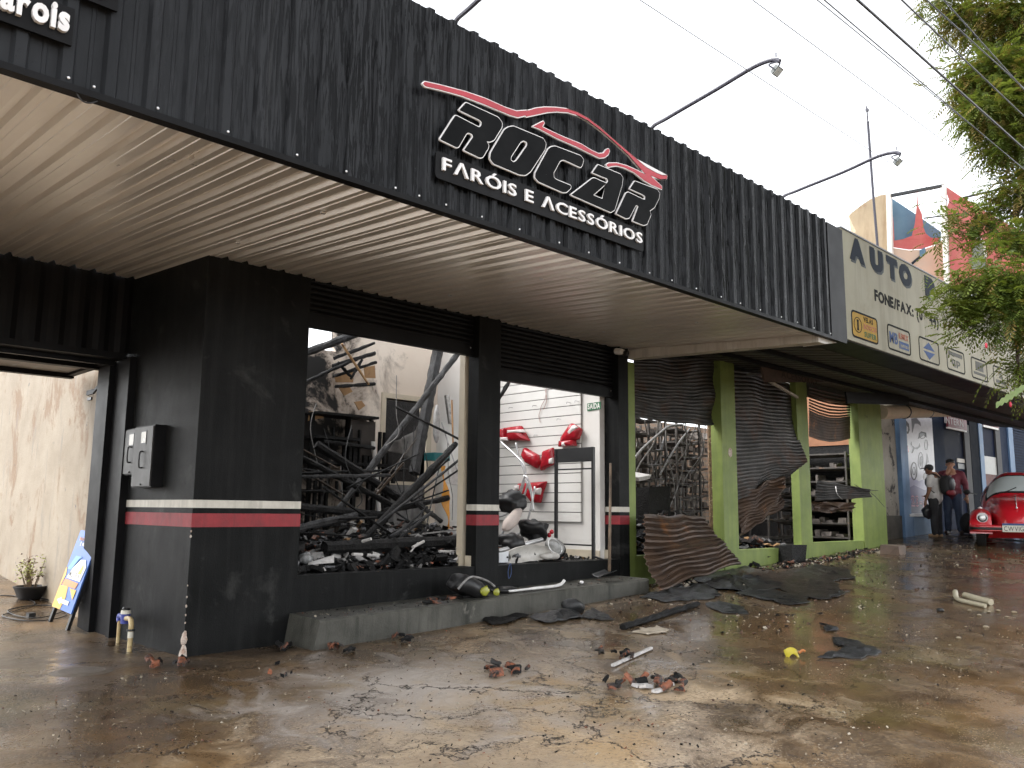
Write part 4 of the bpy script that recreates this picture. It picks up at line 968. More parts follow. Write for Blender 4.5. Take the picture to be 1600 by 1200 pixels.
# steel racks in the burnt rooms
M_RACK = pm('scorched_rack', (0.10,0.09,0.08),(0.045,0.04,0.037),5,(0.4,0.7),0.2,40,metal=0.3,spot=((0.22,0.13,0.08),6,0.58,0.7))
def rack(x0, x1, y0, y1, z0, z1, n, label, seed):
    t = thing('storage_rack', ((x0+x1)/2,(y0+y1)/2,z0), label, 'rack'); r = random.Random(seed)
    for x in (x0, x1):
        for y in (y0, y1): MB().bar((x,y,z0),(x+r.uniform(-.04,.04),y,z1+r.uniform(-.1,.1)),0.035,0.035).build('upright', M_RACK, t)
    for k in range(n):
        z = z0+0.15+(z1-z0-0.25)*k/(n-1); s_ = MB()
        N_ = 8
        for i in range(N_+1):
            u = i/N_; dz = -0.05*math.sin(math.pi*u)*r.uniform(0.3,1.2)
            x = x0+(x1-x0)*u; s_.v += [(x,y0,z+dz),(x,y1,z+dz),(x,y1,z+dz-0.03),(x,y0,z+dz-0.03)]
        for i in range(N_):
            for j in range(4): s_.f.append((i*4+j,(i+1)*4+j,(i+1)*4+(j+1)%4,i*4+(j+1)%4))
        s_.f += [(0,1,2,3),(N_*4+3,N_*4+2,N_*4+1,N_*4)]
        s_.build('shelf', M_RACK, t)
rack(12.0,12.85,9.35,9.7,0.6,2.75,8,'scorched steel rack at the left of the first green bay',1)
rack(12.95,13.8,9.35,9.7,0.6,2.8,8,'scorched steel rack in the middle of the first green bay',2)
rack(13.9,14.75,9.4,9.75,0.6,2.7,8,'scorched steel rack seen beside the second green post',3)
rack(15.95,16.45,7.15,8.6,0.6,2.45,7,'dark steel rack between the third and fourth green posts',4)
rack(15.0,16.3,8.3,8.7,0.6,2.2,5,'low burnt rack seen under the torn shutter',5)

for k,(x0,x1,y,lab) in enumerate(((11.1,11.95,8.5,'bent front rack at left behind the burnt machine'),(12.3,13.0,8.5,'bent front rack nearest the second green post'))):
    rack(x0,x1,y,y+0.35,0.6,2.85-0.1*k,9,lab,10+k)
cr = random.Random(4); cl_ = MB()
for k in range(70):
    y = cr.uniform(7.2,8.5); z = 0.75+cr.randrange(6)*0.265; cl_.box(16.0+cr.uniform(0,0.2),16.3+cr.uniform(0,0.1),y,y+cr.uniform(0.03,0.16),z,z+cr.uniform(0.03,0.14))
for k in range(260):
    x = cr.uniform(12.0,14.7); y = cr.uniform(9.35,9.6); z = 0.75+cr.randrange(8)*0.27
    w_ = cr.uniform(0.02,0.14); h_ = cr.uniform(0.02,0.15); cl_.box(x,x+w_,y,y+cr.uniform(0.05,0.2),z,z+h_)
o = cl_.jitter(0.02,9).build('burnt_stock', pm('ashen_stock',(0.22,0.19,0.165),(0.07,0.06,0.055),7,(0.5,0.8),0.4,30)); tag(o,'ashen burnt stock left on the racks of the green building','stock',kind='stuff')
wr = random.Random(6)
WR = []
for k in range(9):
    x = wr.uniform(11.0,13.0); P = [Vector((x+wr.uniform(-.5,.5)*t_, 8.3+wr.uniform(-.2,.2), 2.75-1.9*t_+wr.uniform(-.15,.15))) for t_ in (0,.3,.6,1)]
    o = MB().tube(smoothline(P,5),wr.uniform(0.006,0.014),6).build('hanging_wire', pm('pale_conduit',(0.32,0.31,0.30),(0.16,0.155,0.15),9) if k % 2 else M_RACK, smooth=True); tag(o,'burnt wire','wire','burnt wires hanging in the first green bay'); WR.append(o)

rank_labels(WR, 'thin burnt wire hanging before the racks in the first green bay')
# ------------------------------------------------------------------ inside the black shop: fallen timbers, shelves, rubble, stock
def beam(a, b, w, h=None, mat=None, name='charred_beam', label='', seed=1, cat='beam', rough=0.007, group=None):
    """charred timber with an alligatored, uneven surface"""
    a = Vector(a); b = Vector(b); h = h or w; L = (b-a).length; n = max(6, int(L/0.07)); m = MB()
    d = (b-a).normalized(); r = d.cross(Vector((0,0,1))).normalized() if abs(d.z) < 0.97 else Vector((1,0,0)); u = r.cross(d)
    K = 8; rg = random.Random(seed)
    for i in range(n+1):
        t = i/n; p = a*(1-t)+b*t; tap = 1-0.10*abs(t-0.5)*2*rg.uniform(0.5,1.2)
        for k in range(K):
            an = 2*math.pi*(k+0.5)/K; c, s = math.cos(an), math.sin(an)
            q = 0.5/max(abs(c), abs(s))*0.96
            e = 1+rg.uniform(-1,1)*rough/max(w,h)*2
            m.v.append(p+(r*c*q*w+u*s*q*h)*tap*e)
    for i in range(n):
        for k in range(K): m.f.append((i*K+k, i*K+(k+1)%K, (i+1)*K+(k+1)%K, (i+1)*K+k))
    m.f += [tuple(range(K-1,-1,-1)), tuple(n*K+k for k in range(K))]
    o = m.build(name, mat or M_CHAR)
    return tag(o, label, cat, group)
BG = 'charred timbers fallen in the black shop'
def bm_(x0,y0,Y0,x1,y1,Y1,w,label,mat=None,seed=1,h=None): return beam(pY(x0,y0,Y0), pY(x1,y1,Y1), w, h, mat, 'charred_beam', label, seed, group=BG)
bm_(688,528,9.6, 647,740,9.2, 0.165,'thick ash-grey charred timber standing nearly upright before the burnt doorway',M_CHARGREY,1)
bm_(728,536,9.3, 526,800,8.9, 0.085,'long thin grey timber crossing from the lintel down to the left',M_CHARGREY,2)
bm_(712,694,8.3, 566,846,7.9, 0.085,'straight black timber leaning up towards the middle black pillar',M_CHAR,3)
bm_(494,694,8.9, 632,784,8.6, 0.11,'thick blistered black timber falling from upper left to the middle of the room',M_CHAR,4)
bm_(466,712,8.6, 622,794,8.3, 0.07,'slim black timber just below the blistered one on the left',M_CHAR,5)
bm_(464,792,8.2, 606,806,8.3, 0.095,'black timber lying level across the left half of the room',M_CHAR,6)
bm_(462,826,7.8, 556,806,8.0, 0.085,'short black timber rising to the right at the left jamb',M_CHARGREY,7)
bm_(506,856,7.3, 722,846,7.35, 0.14,'heavy round-edged black log lying along the window sill',M_CHAR,8)
bm_(604,842,7.6, 676,800,7.6, 0.03,'thin dark strip leaning in the rubble right of centre',M_CHARGREY,9)
bm_(598,800,8.4, 700,778,8.5, 0.075,'black timber lying behind the leaning one near the grey panel',M_CHAR,10)
bm_(630,770,8.6, 690,815,8.0, 0.06,'black timber sloping down to the right behind the middle pillar',M_CHAR,11)
bm_(505,690,9.9, 585,700,9.9, 0.06,'charred shelf edge across the back wall at mid height',M_CHAR,12)
bm_(470,768,9.4, 560,768,9.4, 0.035,'thin level batten in front of the burnt shelves',M_CHAR,13)
bm_(780,622,8.0, 800,590,7.7, 0.05,'splintered grey timber end poking in under the right shutter',M_CHARGREY,14)
bm_(466,556,9.2, 566,518,9.0, 0.10,'steel-grey roof bar slung across the upper left of the opening',M_CHARGREY,15)
bm_(470,600,9.9, 545,566,9.9, 0.05,'thin burnt lath high on the left of the back wall',M_CHAR,16)
M_RAWWOOD = pm('scorched_raw_wood', (0.50,0.30,0.14),(0.32,0.18,0.08),4,(0.55,0.75),0.3,40,spot=((0.05,0.03,0.02),5,0.58,0.68),stretch=(1,1,0.4))
# roof framing still hanging over the left rear corner
RG = 'half-burnt roof laths over the rear wall'
for k, (x0,y0,x1,y1,w_,m_,lb) in enumerate(((522,560,585,536,0.05,M_CHAR,'highest'),(520,572,586,552,0.06,M_CHAR,'second highest'),(521,588,588,566,0.045,M_CHAR,'third from the top'),(524,604,586,600,0.05,M_CHAR,'lowest'))):
    beam(pY(x0,y0,10.05), pY(x1,y1,10.05), w_, None, m_, 'roof_lath', lb+' of the charred roof laths before the rear wall', 20+k, 'lath', group=RG)
beam(pY(534,537,9.85), pY(576,601,9.85), 0.045, 0.03, M_RAWWOOD, 'roof_lath', 'pale raw-wood lath hanging diagonally on the rear wall', 30, 'lath', 0.003)
beam(pY(528,566,9.95), pY(548,588,9.95), 0.04, None, M_CHAR, 'roof_lath', 'short charred lath slanting down to the right on the rear wall', 31, 'lath')
beam(pY(566,562,9.95), pY(548,592,9.95), 0.04, None, M_CHAR, 'roof_lath', 'short charred lath slanting down to the left on the rear wall', 32, 'lath')
for k, (L, lb) in enumerate((([(523,584),(553,578),(552,598),(526,597)],'left of the two pale wood panels behind the laths'),([(569,574),(586,571),(587,591),(571,590)],'right of the two pale wood panels behind the laths'),([(531,606),(546,604),(551,612),(538,618)],'small torn pale board under the laths'),([(484,742),(502,742),(506,753),(482,756)],'pale board lying on the upper burnt shelf'),([(554,628),(565,626),(571,634),(561,641)],'small pale board beside the soot ring'),([(484,762),(505,757),(503,763),(488,769)],'second pale board on the burnt shelf'))):
    pass
for k, (L, lb) in enumerate((([(523,584),(553,578),(552,598),(526,597)],'left of the two pale wood panels behind the roof laths'),([(569,574),(586,571),(587,591),(571,590)],'right of the two pale wood panels behind the roof laths'),([(531,606),(546,604),(551,612),(538,618)],'small torn pale board under the roof laths'),([(554,628),(565,626),(571,634),(561,641)],'small pale board above the burnt cupboard'),([(484,643),(502,642),(506,653),(482,657)],'pale carton standing on the burnt shelf at left'))):
    o = MB().poly([[pY(x,y,10.18) for x, y in L]], (0,0.02,0)).jitter(0.006,6,k).build('wood_panel', M_RAWWOOD); tag(o, lb, 'board')
# burnt shelving against the rear wall
shf = thing('burnt_shelf', (6.6,10.1,0.6), 'burnt-out shelving and cupboard against the sooty rear wall', 'shelf')
for x in (6.05,6.62,7.02,7.34): MB().bar((x,10.12,0.585),(x+0.02,10.12,2.45 if x < 7.1 else 2.0),0.05,0.05).jitter(0.006,9).build('upright', M_CHAR, shf)
for z_, xa, xb in ((0.95,6.0,7.34),(1.40,6.0,7.36),(1.78,6.0,7.34),(2.12,6.0,6.7),(2.45,6.02,7.02)): MB().box(xa,xb,9.9,10.33,z_,z_+0.035).jitter(0.012,5,z_).build('shelf_board', M_CHAR, shf)
MB().box(6.62,7.04,10.02,10.06,1.80,2.42).build('cupboard_back', pm('brown_soot',(0.05,0.04,0.034),(0.03,0.024,0.02),3), shf)
bm2 = beam(pY(583,690,9.95), pY(592,800,9.95), 0.07, None, M_WHITEPLASTER, 'wall_pier', 'narrow white pier left standing beside the burnt doorway', 33, 'pier', 0.004)
# rafters and sheets added out of view to cut sky light on the inner walls
rfg = thing('added_roof_shade', (6.0,8.6,3.9), 'remains of the added unseen roof shading the shop, rafters and buckled sheets', 'roof')
for k, x in enumerate((3.6,4.5,5.4,6.3,7.2)): MB().bar((x,6.98,3.74),(x+0.1,10.4,4.05 if x < 6.5 else 4.3),0.07,0.12).jitter(0.02,3,k).build('shade_rafter', M_CHAR, rfg)
def rs(x0,x1,y0,y1,k):
    b = MB(); b.grid(lambda u, v: Vector((x0+(x1-x0)*u, y0+(y1-y0)*v, 3.86+0.14*v+0.018*math.sin(u*40)+0.07*noise.noise(Vector((u*2+k,v*2,k))))), 40, 6); b.thick(0.004,(0,0,-1)); b.build('shade_sheet', M_BURNTSHEET, rfg, smooth=40)
rs(3.3,5.2,7.0,8.6,1); rs(3.4,4.6,8.8,10.2,2)
# rubble: uncountable broken bits, heaped up
def rubble(name, pts_fn, n, mats, seed, parent=None, smin=0.03, smax=0.16, label=None, cat=None, flat_=0.35):
    r = random.Random(seed); out = []
    per = [MB() for _ in mats]
    for i in range(n):
        c = Vector(pts_fn(r)); k = r.choices(range(len(mats)), [m[1] for m in mats])[0]
        s = r.uniform(smin, smax)*r.uniform(0.35,1)**1.5; M = Matrix.Rotation(r.uniform(0,6.28),3,'Z') @ Matrix.Rotation(r.gauss(0,0.45),3,'X') @ Matrix.Rotation(r.gauss(0,0.45),3,'Y')
        lx, ly, lz = s, s*r.uniform(0.15,0.9), s*r.uniform(0.06,flat_)
        P = [c+M @ Vector((sx*lx*r.uniform(.7,1), sy*ly*r.uniform(.7,1), sz*lz*r.uniform(.7,1))) for sz in (-.5,.5) for sx, sy in ((-.5,-.5),(.5,-.5),(.5,.5),(-.5,.5))]
        per[k].hexa(P)
    for b, (m, _) in zip(per, mats):
        if b.v:
            o = b.build(name, m, parent); o['kind'] = 'stuff'
            if label: o['label'] = label+' ('+m.name.replace('_',' ')+')'; 
            if cat and not parent: o['category'] = cat
            out.append(o)
    return out
M_GREYBIT = pm('grey_debris',(0.30,0.29,0.28),(0.12,0.115,0.11),20,(0.4,0.7),0.2)
M_WHITEBIT = pm('white_debris',(0.62,0.60,0.58),(0.45,0.43,0.41),20,(0.4,0.6),0.1)
M_SHINY = pm('molten_foil',(0.25,0.25,0.26),(0.06,0.06,0.065),25,(0.12,0.35),1.0,60,0.02)
RUB = [(M_CHAR,0.70),(M_GREYBIT,0.08),(M_WHITEBIT,0.035),(M_TILE,0.06),(M_SHINY,0.12),(M_RAWWOOD,0.02)]
def heap1(r):
    x = r.uniform(4.0,7.3); y = 7.02+abs(r.gauss(0,1.1)); h = 0.30*math.exp(-((x-6.2)/1.3)**2)*min(1,(y-6.9)/0.8)+0.12*min(1,(y-6.9)/0.5)
    return (x, min(y,10.2), 0.60+r.random()*h)
def heap2(r):
    x = r.uniform(6.5,8.3); y = 7.02+abs(r.gauss(0,0.8)); h = 0.35*math.exp(-((x-6.7)/0.8)**2)*min(1,(y-6.9)/0.6)
    return (x, min(y,10.2), 0.60+r.random()*h)
rubble('rubble', heap1, 2300, RUB, 5, None, 0.04, 0.26, 'charred rubble heaped on the shop floor', 'rubble')
rubble('rubble', heap2, 520, RUB, 6, None, 0.03, 0.16, 'scattered bits behind the right-hand sill', 'rubble')
def heap3(r):
    x = r.uniform(8.95,13.3); y = 7.05+abs(r.gauss(0,1.0)); return (x, min(y,10), 0.62+r.random()*(0.45*math.exp(-((x-10.3)/1.1)**2)+0.12))
rubble('rubble', heap3, 1300, [(M_CHAR,0.62),(M_GREYBIT,0.1),(M_SHINY,0.12),(M_TILE,0.08),(M_RAWWOOD,0.08)], 8, None, 0.05, 0.3, 'burnt stock heaped in the green building', 'rubble')
# mound cores, so that nothing shows through the heaps
b = MB(); b.grid(lambda u, v: Vector((4.0+3.6*u, 7.05+2.9*v, 0.586+0.22*math.sin(math.pi*u)**0.7*math.sin(math.pi*min(1,v*0.9+0.05))**0.6+0.05*noise.noise(Vector((u*9,v*9,1))))), 40, 30); o = b.build('ash_heap', M_CHAR, smooth=True); tag(o, 'black ash heap under the fallen timbers', 'ash', kind='stuff')
b = MB(); b.grid(lambda u, v: Vector((9.0+4.2*u, 7.05+2.6*v, 0.60+0.40*math.sin(math.pi*u)**0.7*math.sin(math.pi*min(1,v*0.9+0.05))**0.6+0.08*noise.noise(Vector((u*9,v*9,5))))), 40, 30); o = b.build('ash_heap', M_CHAR, smooth=True); tag(o, 'black ash heap behind the fallen shutter', 'ash', kind='stuff')
# thin charred rafters, laths and wires tangled above the heap
M_BROWNLATH = pm('scorched_brown_lath',(0.09,0.06,0.038),(0.02,0.015,0.012),9,(0.5,0.75),0.5,40)
LA, WI = [], []; tr3 = random.Random(15); SL = ['lower left','centre','right','upper left']
for k in range(22):
    x = tr3.uniform(468,700); y = tr3.uniform(660,850); L = tr3.uniform(60,190); an = tr3.choice((tr3.gauss(0.5,0.16),tr3.gauss(-0.65,0.2),tr3.gauss(0.1,0.12))); Y = tr3.uniform(7.4,9.6)
    x1, y1 = x+L*math.cos(an)*0.5, y+L*math.sin(an)*0.5; x0_, y0_ = x-L*math.cos(an)*0.5, y-L*math.sin(an)*0.5
    x0_ = max(440,x0_); x1 = min(722,x1); y0_ = min(868,y0_); y1 = min(868,y1)
    w_ = tr3.uniform(0.018,0.05)
    LA.append(beam(pY(x0_,y0_,Y), pY(x1,y1,Y-0.25), w_, w_*tr3.uniform(0.5,1), M_CHARGREY if k % 4 == 0 else (M_BROWNLATH if k % 5 == 1 else M_CHAR), 'charred_lath', 'thin charred lath in the tangle above the rubble heap', 60+k, 'lath', 0.003, 'thin charred laths tangled over the heap'))
for k in range(10):
    x = tr3.uniform(480,700); Y = tr3.uniform(7.6,9.4); y = tr3.uniform(560,720)
    P = [pY(x+tr3.uniform(-10,10)*j, y+j*tr3.uniform(30,60), Y) for j in range(4)]
    o = MB().tube(smoothline(P,6),0.006,5).build('hanging_wire', M_BLACK if k % 3 else M_GREYBIT); tag(o,'thin burnt wire dangling in the left opening of the black shop','wire','burnt wires dangling in the left opening'); WI.append(o)
rank_labels(LA, 'thin charred lath in the tangle over the rubble heap'); rank_labels(WI, 'thin burnt wire dangling in the left shop opening')
# shelf unit fronts burnt to a dark lattice along the rear wall
for k in range(16):
    x = 6.05+k*0.085; MB().box(x,x+tr3.uniform(0.02,0.06),9.95,10.0,0.9+tr3.choice((0,0.45,0.83,1.18)),1.1+tr3.choice((0,0.45,0.83,1.18))).jitter(0.01,9,k).build('burnt_stock', M_CHAR, shf)
# silver curtain piece, hanging grey sheet and orange strip right of the doorway
o = MB().ell(pY(682,664,9.2),(0.05,0.05,0.28),12,10,fn=lambda p: p*(1+0.25*noise.noise(p*9))).build('silver_bag', pm('silver_foil',(0.55,0.54,0.53),(0.3,0.29,0.28),9,(0.2,0.4),0.8,30,0.02), smooth=True); tag(o,'crumpled silver bag hanging right of the burnt doorway','bag')
sheetm = pm('sooty_curtain',(0.20,0.19,0.175),(0.08,0.075,0.07),4,(0.6,0.8),0.2)
b = MB(); b.grid(lambda u, v: pY(604+56*u+6*v*math.sin(u*6), 690+34*v*(0.4+0.6*u)-30*u*u*(1-v), 10.2)+Vector((0,0.05*math.sin(u*15),0)), 18, 8); b.thick(0.004,(0,-1,0)); o = b.build('curtain_rag', sheetm, smooth=True); tag(o,'grey sooty curtain rag across the burnt doorway','curtain')
b = MB(); b.grid(lambda u, v: pY(689+9*v+7*u+3*math.sin(v*9+u*3), 728+98*v, 8.5)+Vector((0,0.02*math.sin(v*13),0)), 4, 16); b.thick(0.01,(0,-1,0)); o = b.build('orange_strip', flat('orange_plastic',(0.75,0.33,0.04),0.4), smooth=40); tag(o,'torn orange plastic strip hanging beside the middle pillar','strip')
for k, (x0,y0,x1,y1,Y,w_,m_,lb) in enumerate(((706,625,708,700,8.9,0.02,M_RAWWOOD,'thin pale stick upright near the middle pillar'),(690,660,716,742,8.6,0.018,M_STEEL,'bent steel rod slanting right beside the middle pillar'),(698,618,704,662,9.3,0.06,M_STEEL,'striped metal bracket near the white side wall'),(676,820,664,836,8.2,0.02,M_STEEL,'short steel rod standing in the rubble'),(688,722,664,832,8.3,0.014,M_BLACK,'thin black rod leaning beside the orange strip'),(640,836,716,828,7.5,0.022,M_GREYBIT,'pale flat strip lying above the heavy log'))):
    o = MB().bar(pY(x0,y0,Y), pY(x1,y1,Y-0.1), w_, w_*0.7).build('metal_rod' if m_ is not M_RAWWOOD else 'wooden_stick', m_); tag(o, lb, 'rod' if m_ is not M_RAWWOOD else 'stick')
o = MB().box(*[v for p in zip(pY(702,728,8.9), pY(713,757,8.9)) for v in sorted(p)][:2], 8.85, 8.95, pY(707,757,8.9).z, pY(707,728,8.9).z).build('parts_box', M_WHITEBIT); tag(o,'small white printed carton beside the orange strip','box')
o = MB().box(pY(676,700,9.9).x, pY(700,700,9.9).x, 9.85, 10.1, pY(690,720,9.9).z, pY(690,708,9.9).z).build('parts_box', flat('teal_carton',(0.02,0.16,0.17),0.5)); tag(o,'teal carton on the shelf right of the doorway','box')
# wire crate pieces on the sill at left
r = random.Random(12)
o = MB().ell(pY(478,872,7.12),(0.07,0.05,0.05),14,9,fn=lambda p: p*(1+0.5*noise.noise(p*30))).build('melted_lamp', pm('grey_melt',(0.30,0.31,0.31),(0.12,0.12,0.12),30,(0.2,0.5),0.5),smooth=True); tag(o,'melted grey lamp housing at the left end of the sill','headlamp')
b = MB(); b.grid(lambda u, v: pY(482+40*u, 884-12*u+9*math.sin(math.pi*v)*(0.4+u)-5, 7.08-0.08*math.sin(math.pi*v)), 14, 8); b.thick(0.01,(0,-1,0)); o = b.build('white_trim', M_WHITEBIT, smooth=True); tag(o,'curved white bumper trim on the sill beside the corner pillar','trim')
for k,(x0,y0,x1,y1,lb) in enumerate(((551,866,590,868,'thin white strip lying low in the rubble left of centre'),(580,842,566,846,'small white scrap on top of the heavy log at left'),(645,855,662,846,'pale tube end on the log right of centre'),(686,862,716,862,'white tube in the rubble by the right jamb'))):
    o = MB().tube([pY(x0,y0,7.15),pY(x1,y1,7.25)],0.016,8).build('white_tube', M_WHITEBIT); tag(o,lb,'tube')
# ---- right-hand opening: tail lamps, tubes, stand, fenders
M_LAMPRED = pm('tail_lamp_red',(0.42,0.016,0.028),(0.30,0.012,0.02),9,(0.1,0.25),0.3,90,0.003); M_LAMPCLEAR = flat('tail_lamp_clear',(0.72,0.66,0.64),0.12); M_LAMPDARK = flat('tail_lamp_dark_red',(0.30,0.02,0.03),0.2)
def blob(L, X, depth, mat, name, parent, rnd=0.02):
    """convex lamp shape: outline on the side wall (px), puffed out towards the room"""
    P = [pX(x,y,X) for x, y in L]; R = round_loop([(p.y,p.z) for p in P], rnd); c = Vector((sum(p[0] for p in R)/len(R), sum(p[1] for p in R)/len(R)))
    m = MB(); n = len(R)
    for k, (s, d) in enumerate(((1.0,0.0),(1.0,0.35),(0.9,0.8),(0.6,1.0),(0.0,1.08))):
        for q in R:
            v = c+(Vector(q)-c)*s; m.v.append((X-depth*d, v.x, v.y))
    for i in range(4):
        for k in range(n): m.f.append((i*n+k, i*n+(k+1)%n, (i+1)*n+(k+1)%n, (i+1)*n+k))
    m.f.append(tuple(range(n)))
    return m.build(name, mat, parent, smooth=50)
def lamp(lens, clear, label, X=8.40, depth=0.09):
    t = thing('tail_lamp', pX(lens[0][0],lens[0][1],X), label, 'tail lamp', 'tail lamps on the white slat wall')
    blob(lens, X, depth, M_LAMPRED, 'red_lens', t)
    for c in clear: blob(c, X-depth*0.55, depth*0.55, M_LAMPCLEAR, 'clear_lens', t, 0.01)
lamp([(794,668),(816,665),(829,689),(797,689)],[[(794,672),(820,671),(822,676),(794,677)]],'wide red tail lamp with white band, top left on the slat wall')
lamp([(781,672),(793,668),(796,689),(783,690)],[[(782,683),(795,683),(796,689),(783,690)]],'narrow red tail lamp half hidden by the middle pillar')
lamp([(880,684),(896,661),(911,671),(906,686),(878,695)],[[(888,676),(898,664),(904,668),(892,681)]],'slanted red tail lamp with clear strip at the right of the slat wall')
lamp([(877,689),(900,687),(902,697),(876,699)],[[(880,691),(886,691),(886,697),(880,697)]],'small red tail lamp just under the slanted one')
lamp([(822,699),(843,711),(846,722),(841,732),(824,723),(818,711)],[],'rounded red tail lamp in the middle of the slat wall')
lamp([(850,705),(866,699),(866,726),(846,736)],[[(859,717),(865,715),(865,724),(859,725)]],'faded red tail lamp touching the black stand',depth=0.06)
lamp([(812,755),(856,752),(850,768),(846,786),(835,786),(826,775),(812,768)],[[(836,763),(847,762),(845,773),(837,773)],[(806,760),(814,757),(814,765),(806,767)]],'lowest red tail lamp with clear lens, over the black bumper heap')
# exit sign, wires, stand
sg = thing('exit_sign', pX(918,650,8.44), 'green exit sign on the white wall beside the right black pillar', 'sign')
P = [pX(918.0,630.5,8.447), pX(939,627.5,8.447), pX(939,639,8.447), pX(918,642.5,8.447)]
MB().poly([P], (-0.006,0,0)).build('plate', flat('exit_green',(0.02,0.13,0.05),0.4), sg)
write('SAÍDA', (8.4408, P[3].y-0.012, P[3].z+0.024), (0,-1,0), YD, 0.072, abs(P[3].y-P[2].y)-0.024, M_WHITE, sg, 'letter', 0.002, 0.02, gap=0.06)
for k,(L,lb) in enumerate((([(854,604),(852,622),(846,634),(844,642),(842,650),(844,660)],'pinkish loose wires hanging on the slat wall'),([(852,608),(854,626),(849,640)],'second loose wire hanging on the slat wall'))):
    o = MB().tube(smoothline([pX(x,y,8.40) for x, y in L],5),0.0045,6).build('loose_wire', flat('pink_wire',(0.42,0.25,0.22),0.5)); tag(o,lb,'wire')
for k,(x,y) in enumerate(((801,637),(838,634),(891,629),(904,627),(876,655),(840,680))):
    MB().tube([pX(x,y,8.415), pX(x,y,8.415)+Vector((-0.07,0,0)), pX(x,y,8.415)+Vector((-0.075,0,-0.025))],0.004,6).build('hook', M_STEEL, side_wall)
st = thing('display_stand', pX(898,860,8.05), 'black metal display stand against the white wall by the right pillar', 'stand')
sx = 8.08; ya, yb = pX(869,770,sx).y, pX(927,770,sx).y
zt_ = pX(898,700,sx).z
for y in (ya, yb): MB().bar((sx,y,0.60),(sx,y,zt_),0.035,0.035).build('leg', M_BLACK, st)
MB().box(sx-0.012,sx+0.012,yb+0.018,ya-0.018,pX(898,722,sx).z,zt_).build('head_panel', M_BLACK, st)
for z_ in (pX(898,733,sx).z, pX(898,851,sx).z): MB().box(sx-0.01,sx+0.01,yb+0.018,ya-0.018,z_-0.009,z_+0.009).build('crossbar', M_BLACK, st)
MB().bar((sx,yb,0.64),(sx-0.03,yb-0.16,0.61),0.03,0.02).build('foot', M_BLACK, st)
M_CHROME = pm('chrome_tube',(0.72,0.72,0.72),(0.6,0.6,0.6),4,(0.12,0.25),0.0,metal=0.5)
for k,(L,lb) in enumerate((([(806,692),(812,718),(820,742),(812,775),(796,800),(778,808)],'white tube curving down from the upper tail lamps'),([(818,742),(830,772),(834,798)],'white tube leaning right under the tail lamps'),([(826,752),(816,782),(800,810),(782,838)],'white tube sweeping left over the fender'),([(782,690),(816,722),(822,742)],'grey tube running in from the middle pillar'),([(836,760),(828,800),(818,828),(800,840)],'white tube ending on the white fender'),([(812,770),(820,745),(826,752),(832,775),(830,798)],'thin white loop below the faded tail lamp'))):
    o = MB().tube(smoothline([pX(x,y,8.15-0.03*k) for x, y in L],6),0.014,8).build('chrome_tube', M_CHROME, smooth=True); tag(o,lb,'tube','white bent tubes under the tail lamps')
def soft(c, r, seed, mat, name, label, cat, amp=0.3, sc=9, M=None):
    o = MB().ell(c,r,22,14,M=M,fn=lambda p: p*(1+amp*noise.noise(p*sc+Vector((seed,0,0))))).build(name, mat, smooth=True); return tag(o,label,cat)
soft(pY(800,785,7.5)+Vector((0,0,0)),(0.16,0.2,0.13),1,M_BLACK,'melted_bumper','upper black melted bumper behind the white tubes','bumper',0.5,12)
soft(pY(834,828,7.4),(0.16,0.2,0.13),2,M_BLACK,'melted_bumper','black melted bumper leaning by the stand','bumper',0.5,10,Matrix.Rotation(0.6,3,'Y'))
soft(pY(800,846,7.2),(0.17,0.15,0.10),3,M_BLACK,'melted_bumper','black melted bumper lying behind the white one','bumper',0.4,10)
M_FENDER = pm('scuffed_white_plastic',(0.60,0.58,0.54),(0.42,0.40,0.37),5,(0.3,0.5),0.1,30,spot=((0.12,0.10,0.09),6,0.62,0.75))
soft(pY(800,812,7.35),(0.20,0.07,0.075),4,pm('pinkish_plastic',(0.60,0.50,0.45),(0.45,0.40,0.37),4),'car_fender','pale pinkish fender under the white tubes','fender',0.25,7,Matrix.Rotation(-0.7,3,'Y'))
b = MB(); b.grid(lambda u, v: pY(790+64*u+6*math.sin(v*3), 862-8*u+19*v-6*math.sin(math.pi*u)*(1-v), 7.02+0.04*math.sin(math.pi*v)-0.05*u), 20, 8); b.thick(0.03,(0,1,0)); o = b.jitter(0.008,8).build('car_bumper', M_FENDER, smooth=50); tag(o,'white car bumper lying on the right sill','bumper')
soft(pY(859,868,6.98),(0.15,0.10,0.045),5,M_FENDER,'crumpled_bag','crumpled white plastic at the right end of the bumper','plastic',0.5,12)
o = MB().tube([pY(778,861,7.15),pY(847,843,7.15)],0.027,12).build('chrome_tube', M_CHROME, smooth=40); tag(o,'straight thick white tube lying over the white bumper','tube')
hl = thing('headlamp', pY(869,858,7.0), 'large oval glass headlamp on the sill beside the white bumper', 'headlamp')
Mh = Matrix.Rotation(0.5,3,'Y')
MB().ell(pY(868,856,7.05),(0.17,0.10,0.105),24,14,M=Mh).build('housing', M_BLACK, hl, smooth=True)
t_ = NT('headlamp_glass'); t_.set(color=(0.55,0.56,0.56), rough=0.08, spec=0.6); 
MB().ell(pY(867,854,7.0),(0.155,0.09,0.095),24,14,M=Mh).build('glass', pm('smoky_lens',(0.42,0.42,0.41),(0.16,0.16,0.155),7,(0.06,0.14),0.0), hl, smooth=True)
MB().tube([pY(867,854,6.915)+Mh@Vector((0.13*math.cos(a),-0.0,0.075*math.sin(a))) for a in [k*math.pi/12 for k in range(25)]],0.008,6).build('rim', M_CHROME, hl)
o = MB().poly([[pY(780,864,6.99),pY(795,861,6.99),pY(794,879,6.99),pY(780,879,6.99)]], (0,0.006,0)).build('printed_card', flat('card_white',(0.7,0.72,0.75),0.4)); tag(o,'small white perforated card on the sill beside the middle pillar','card')
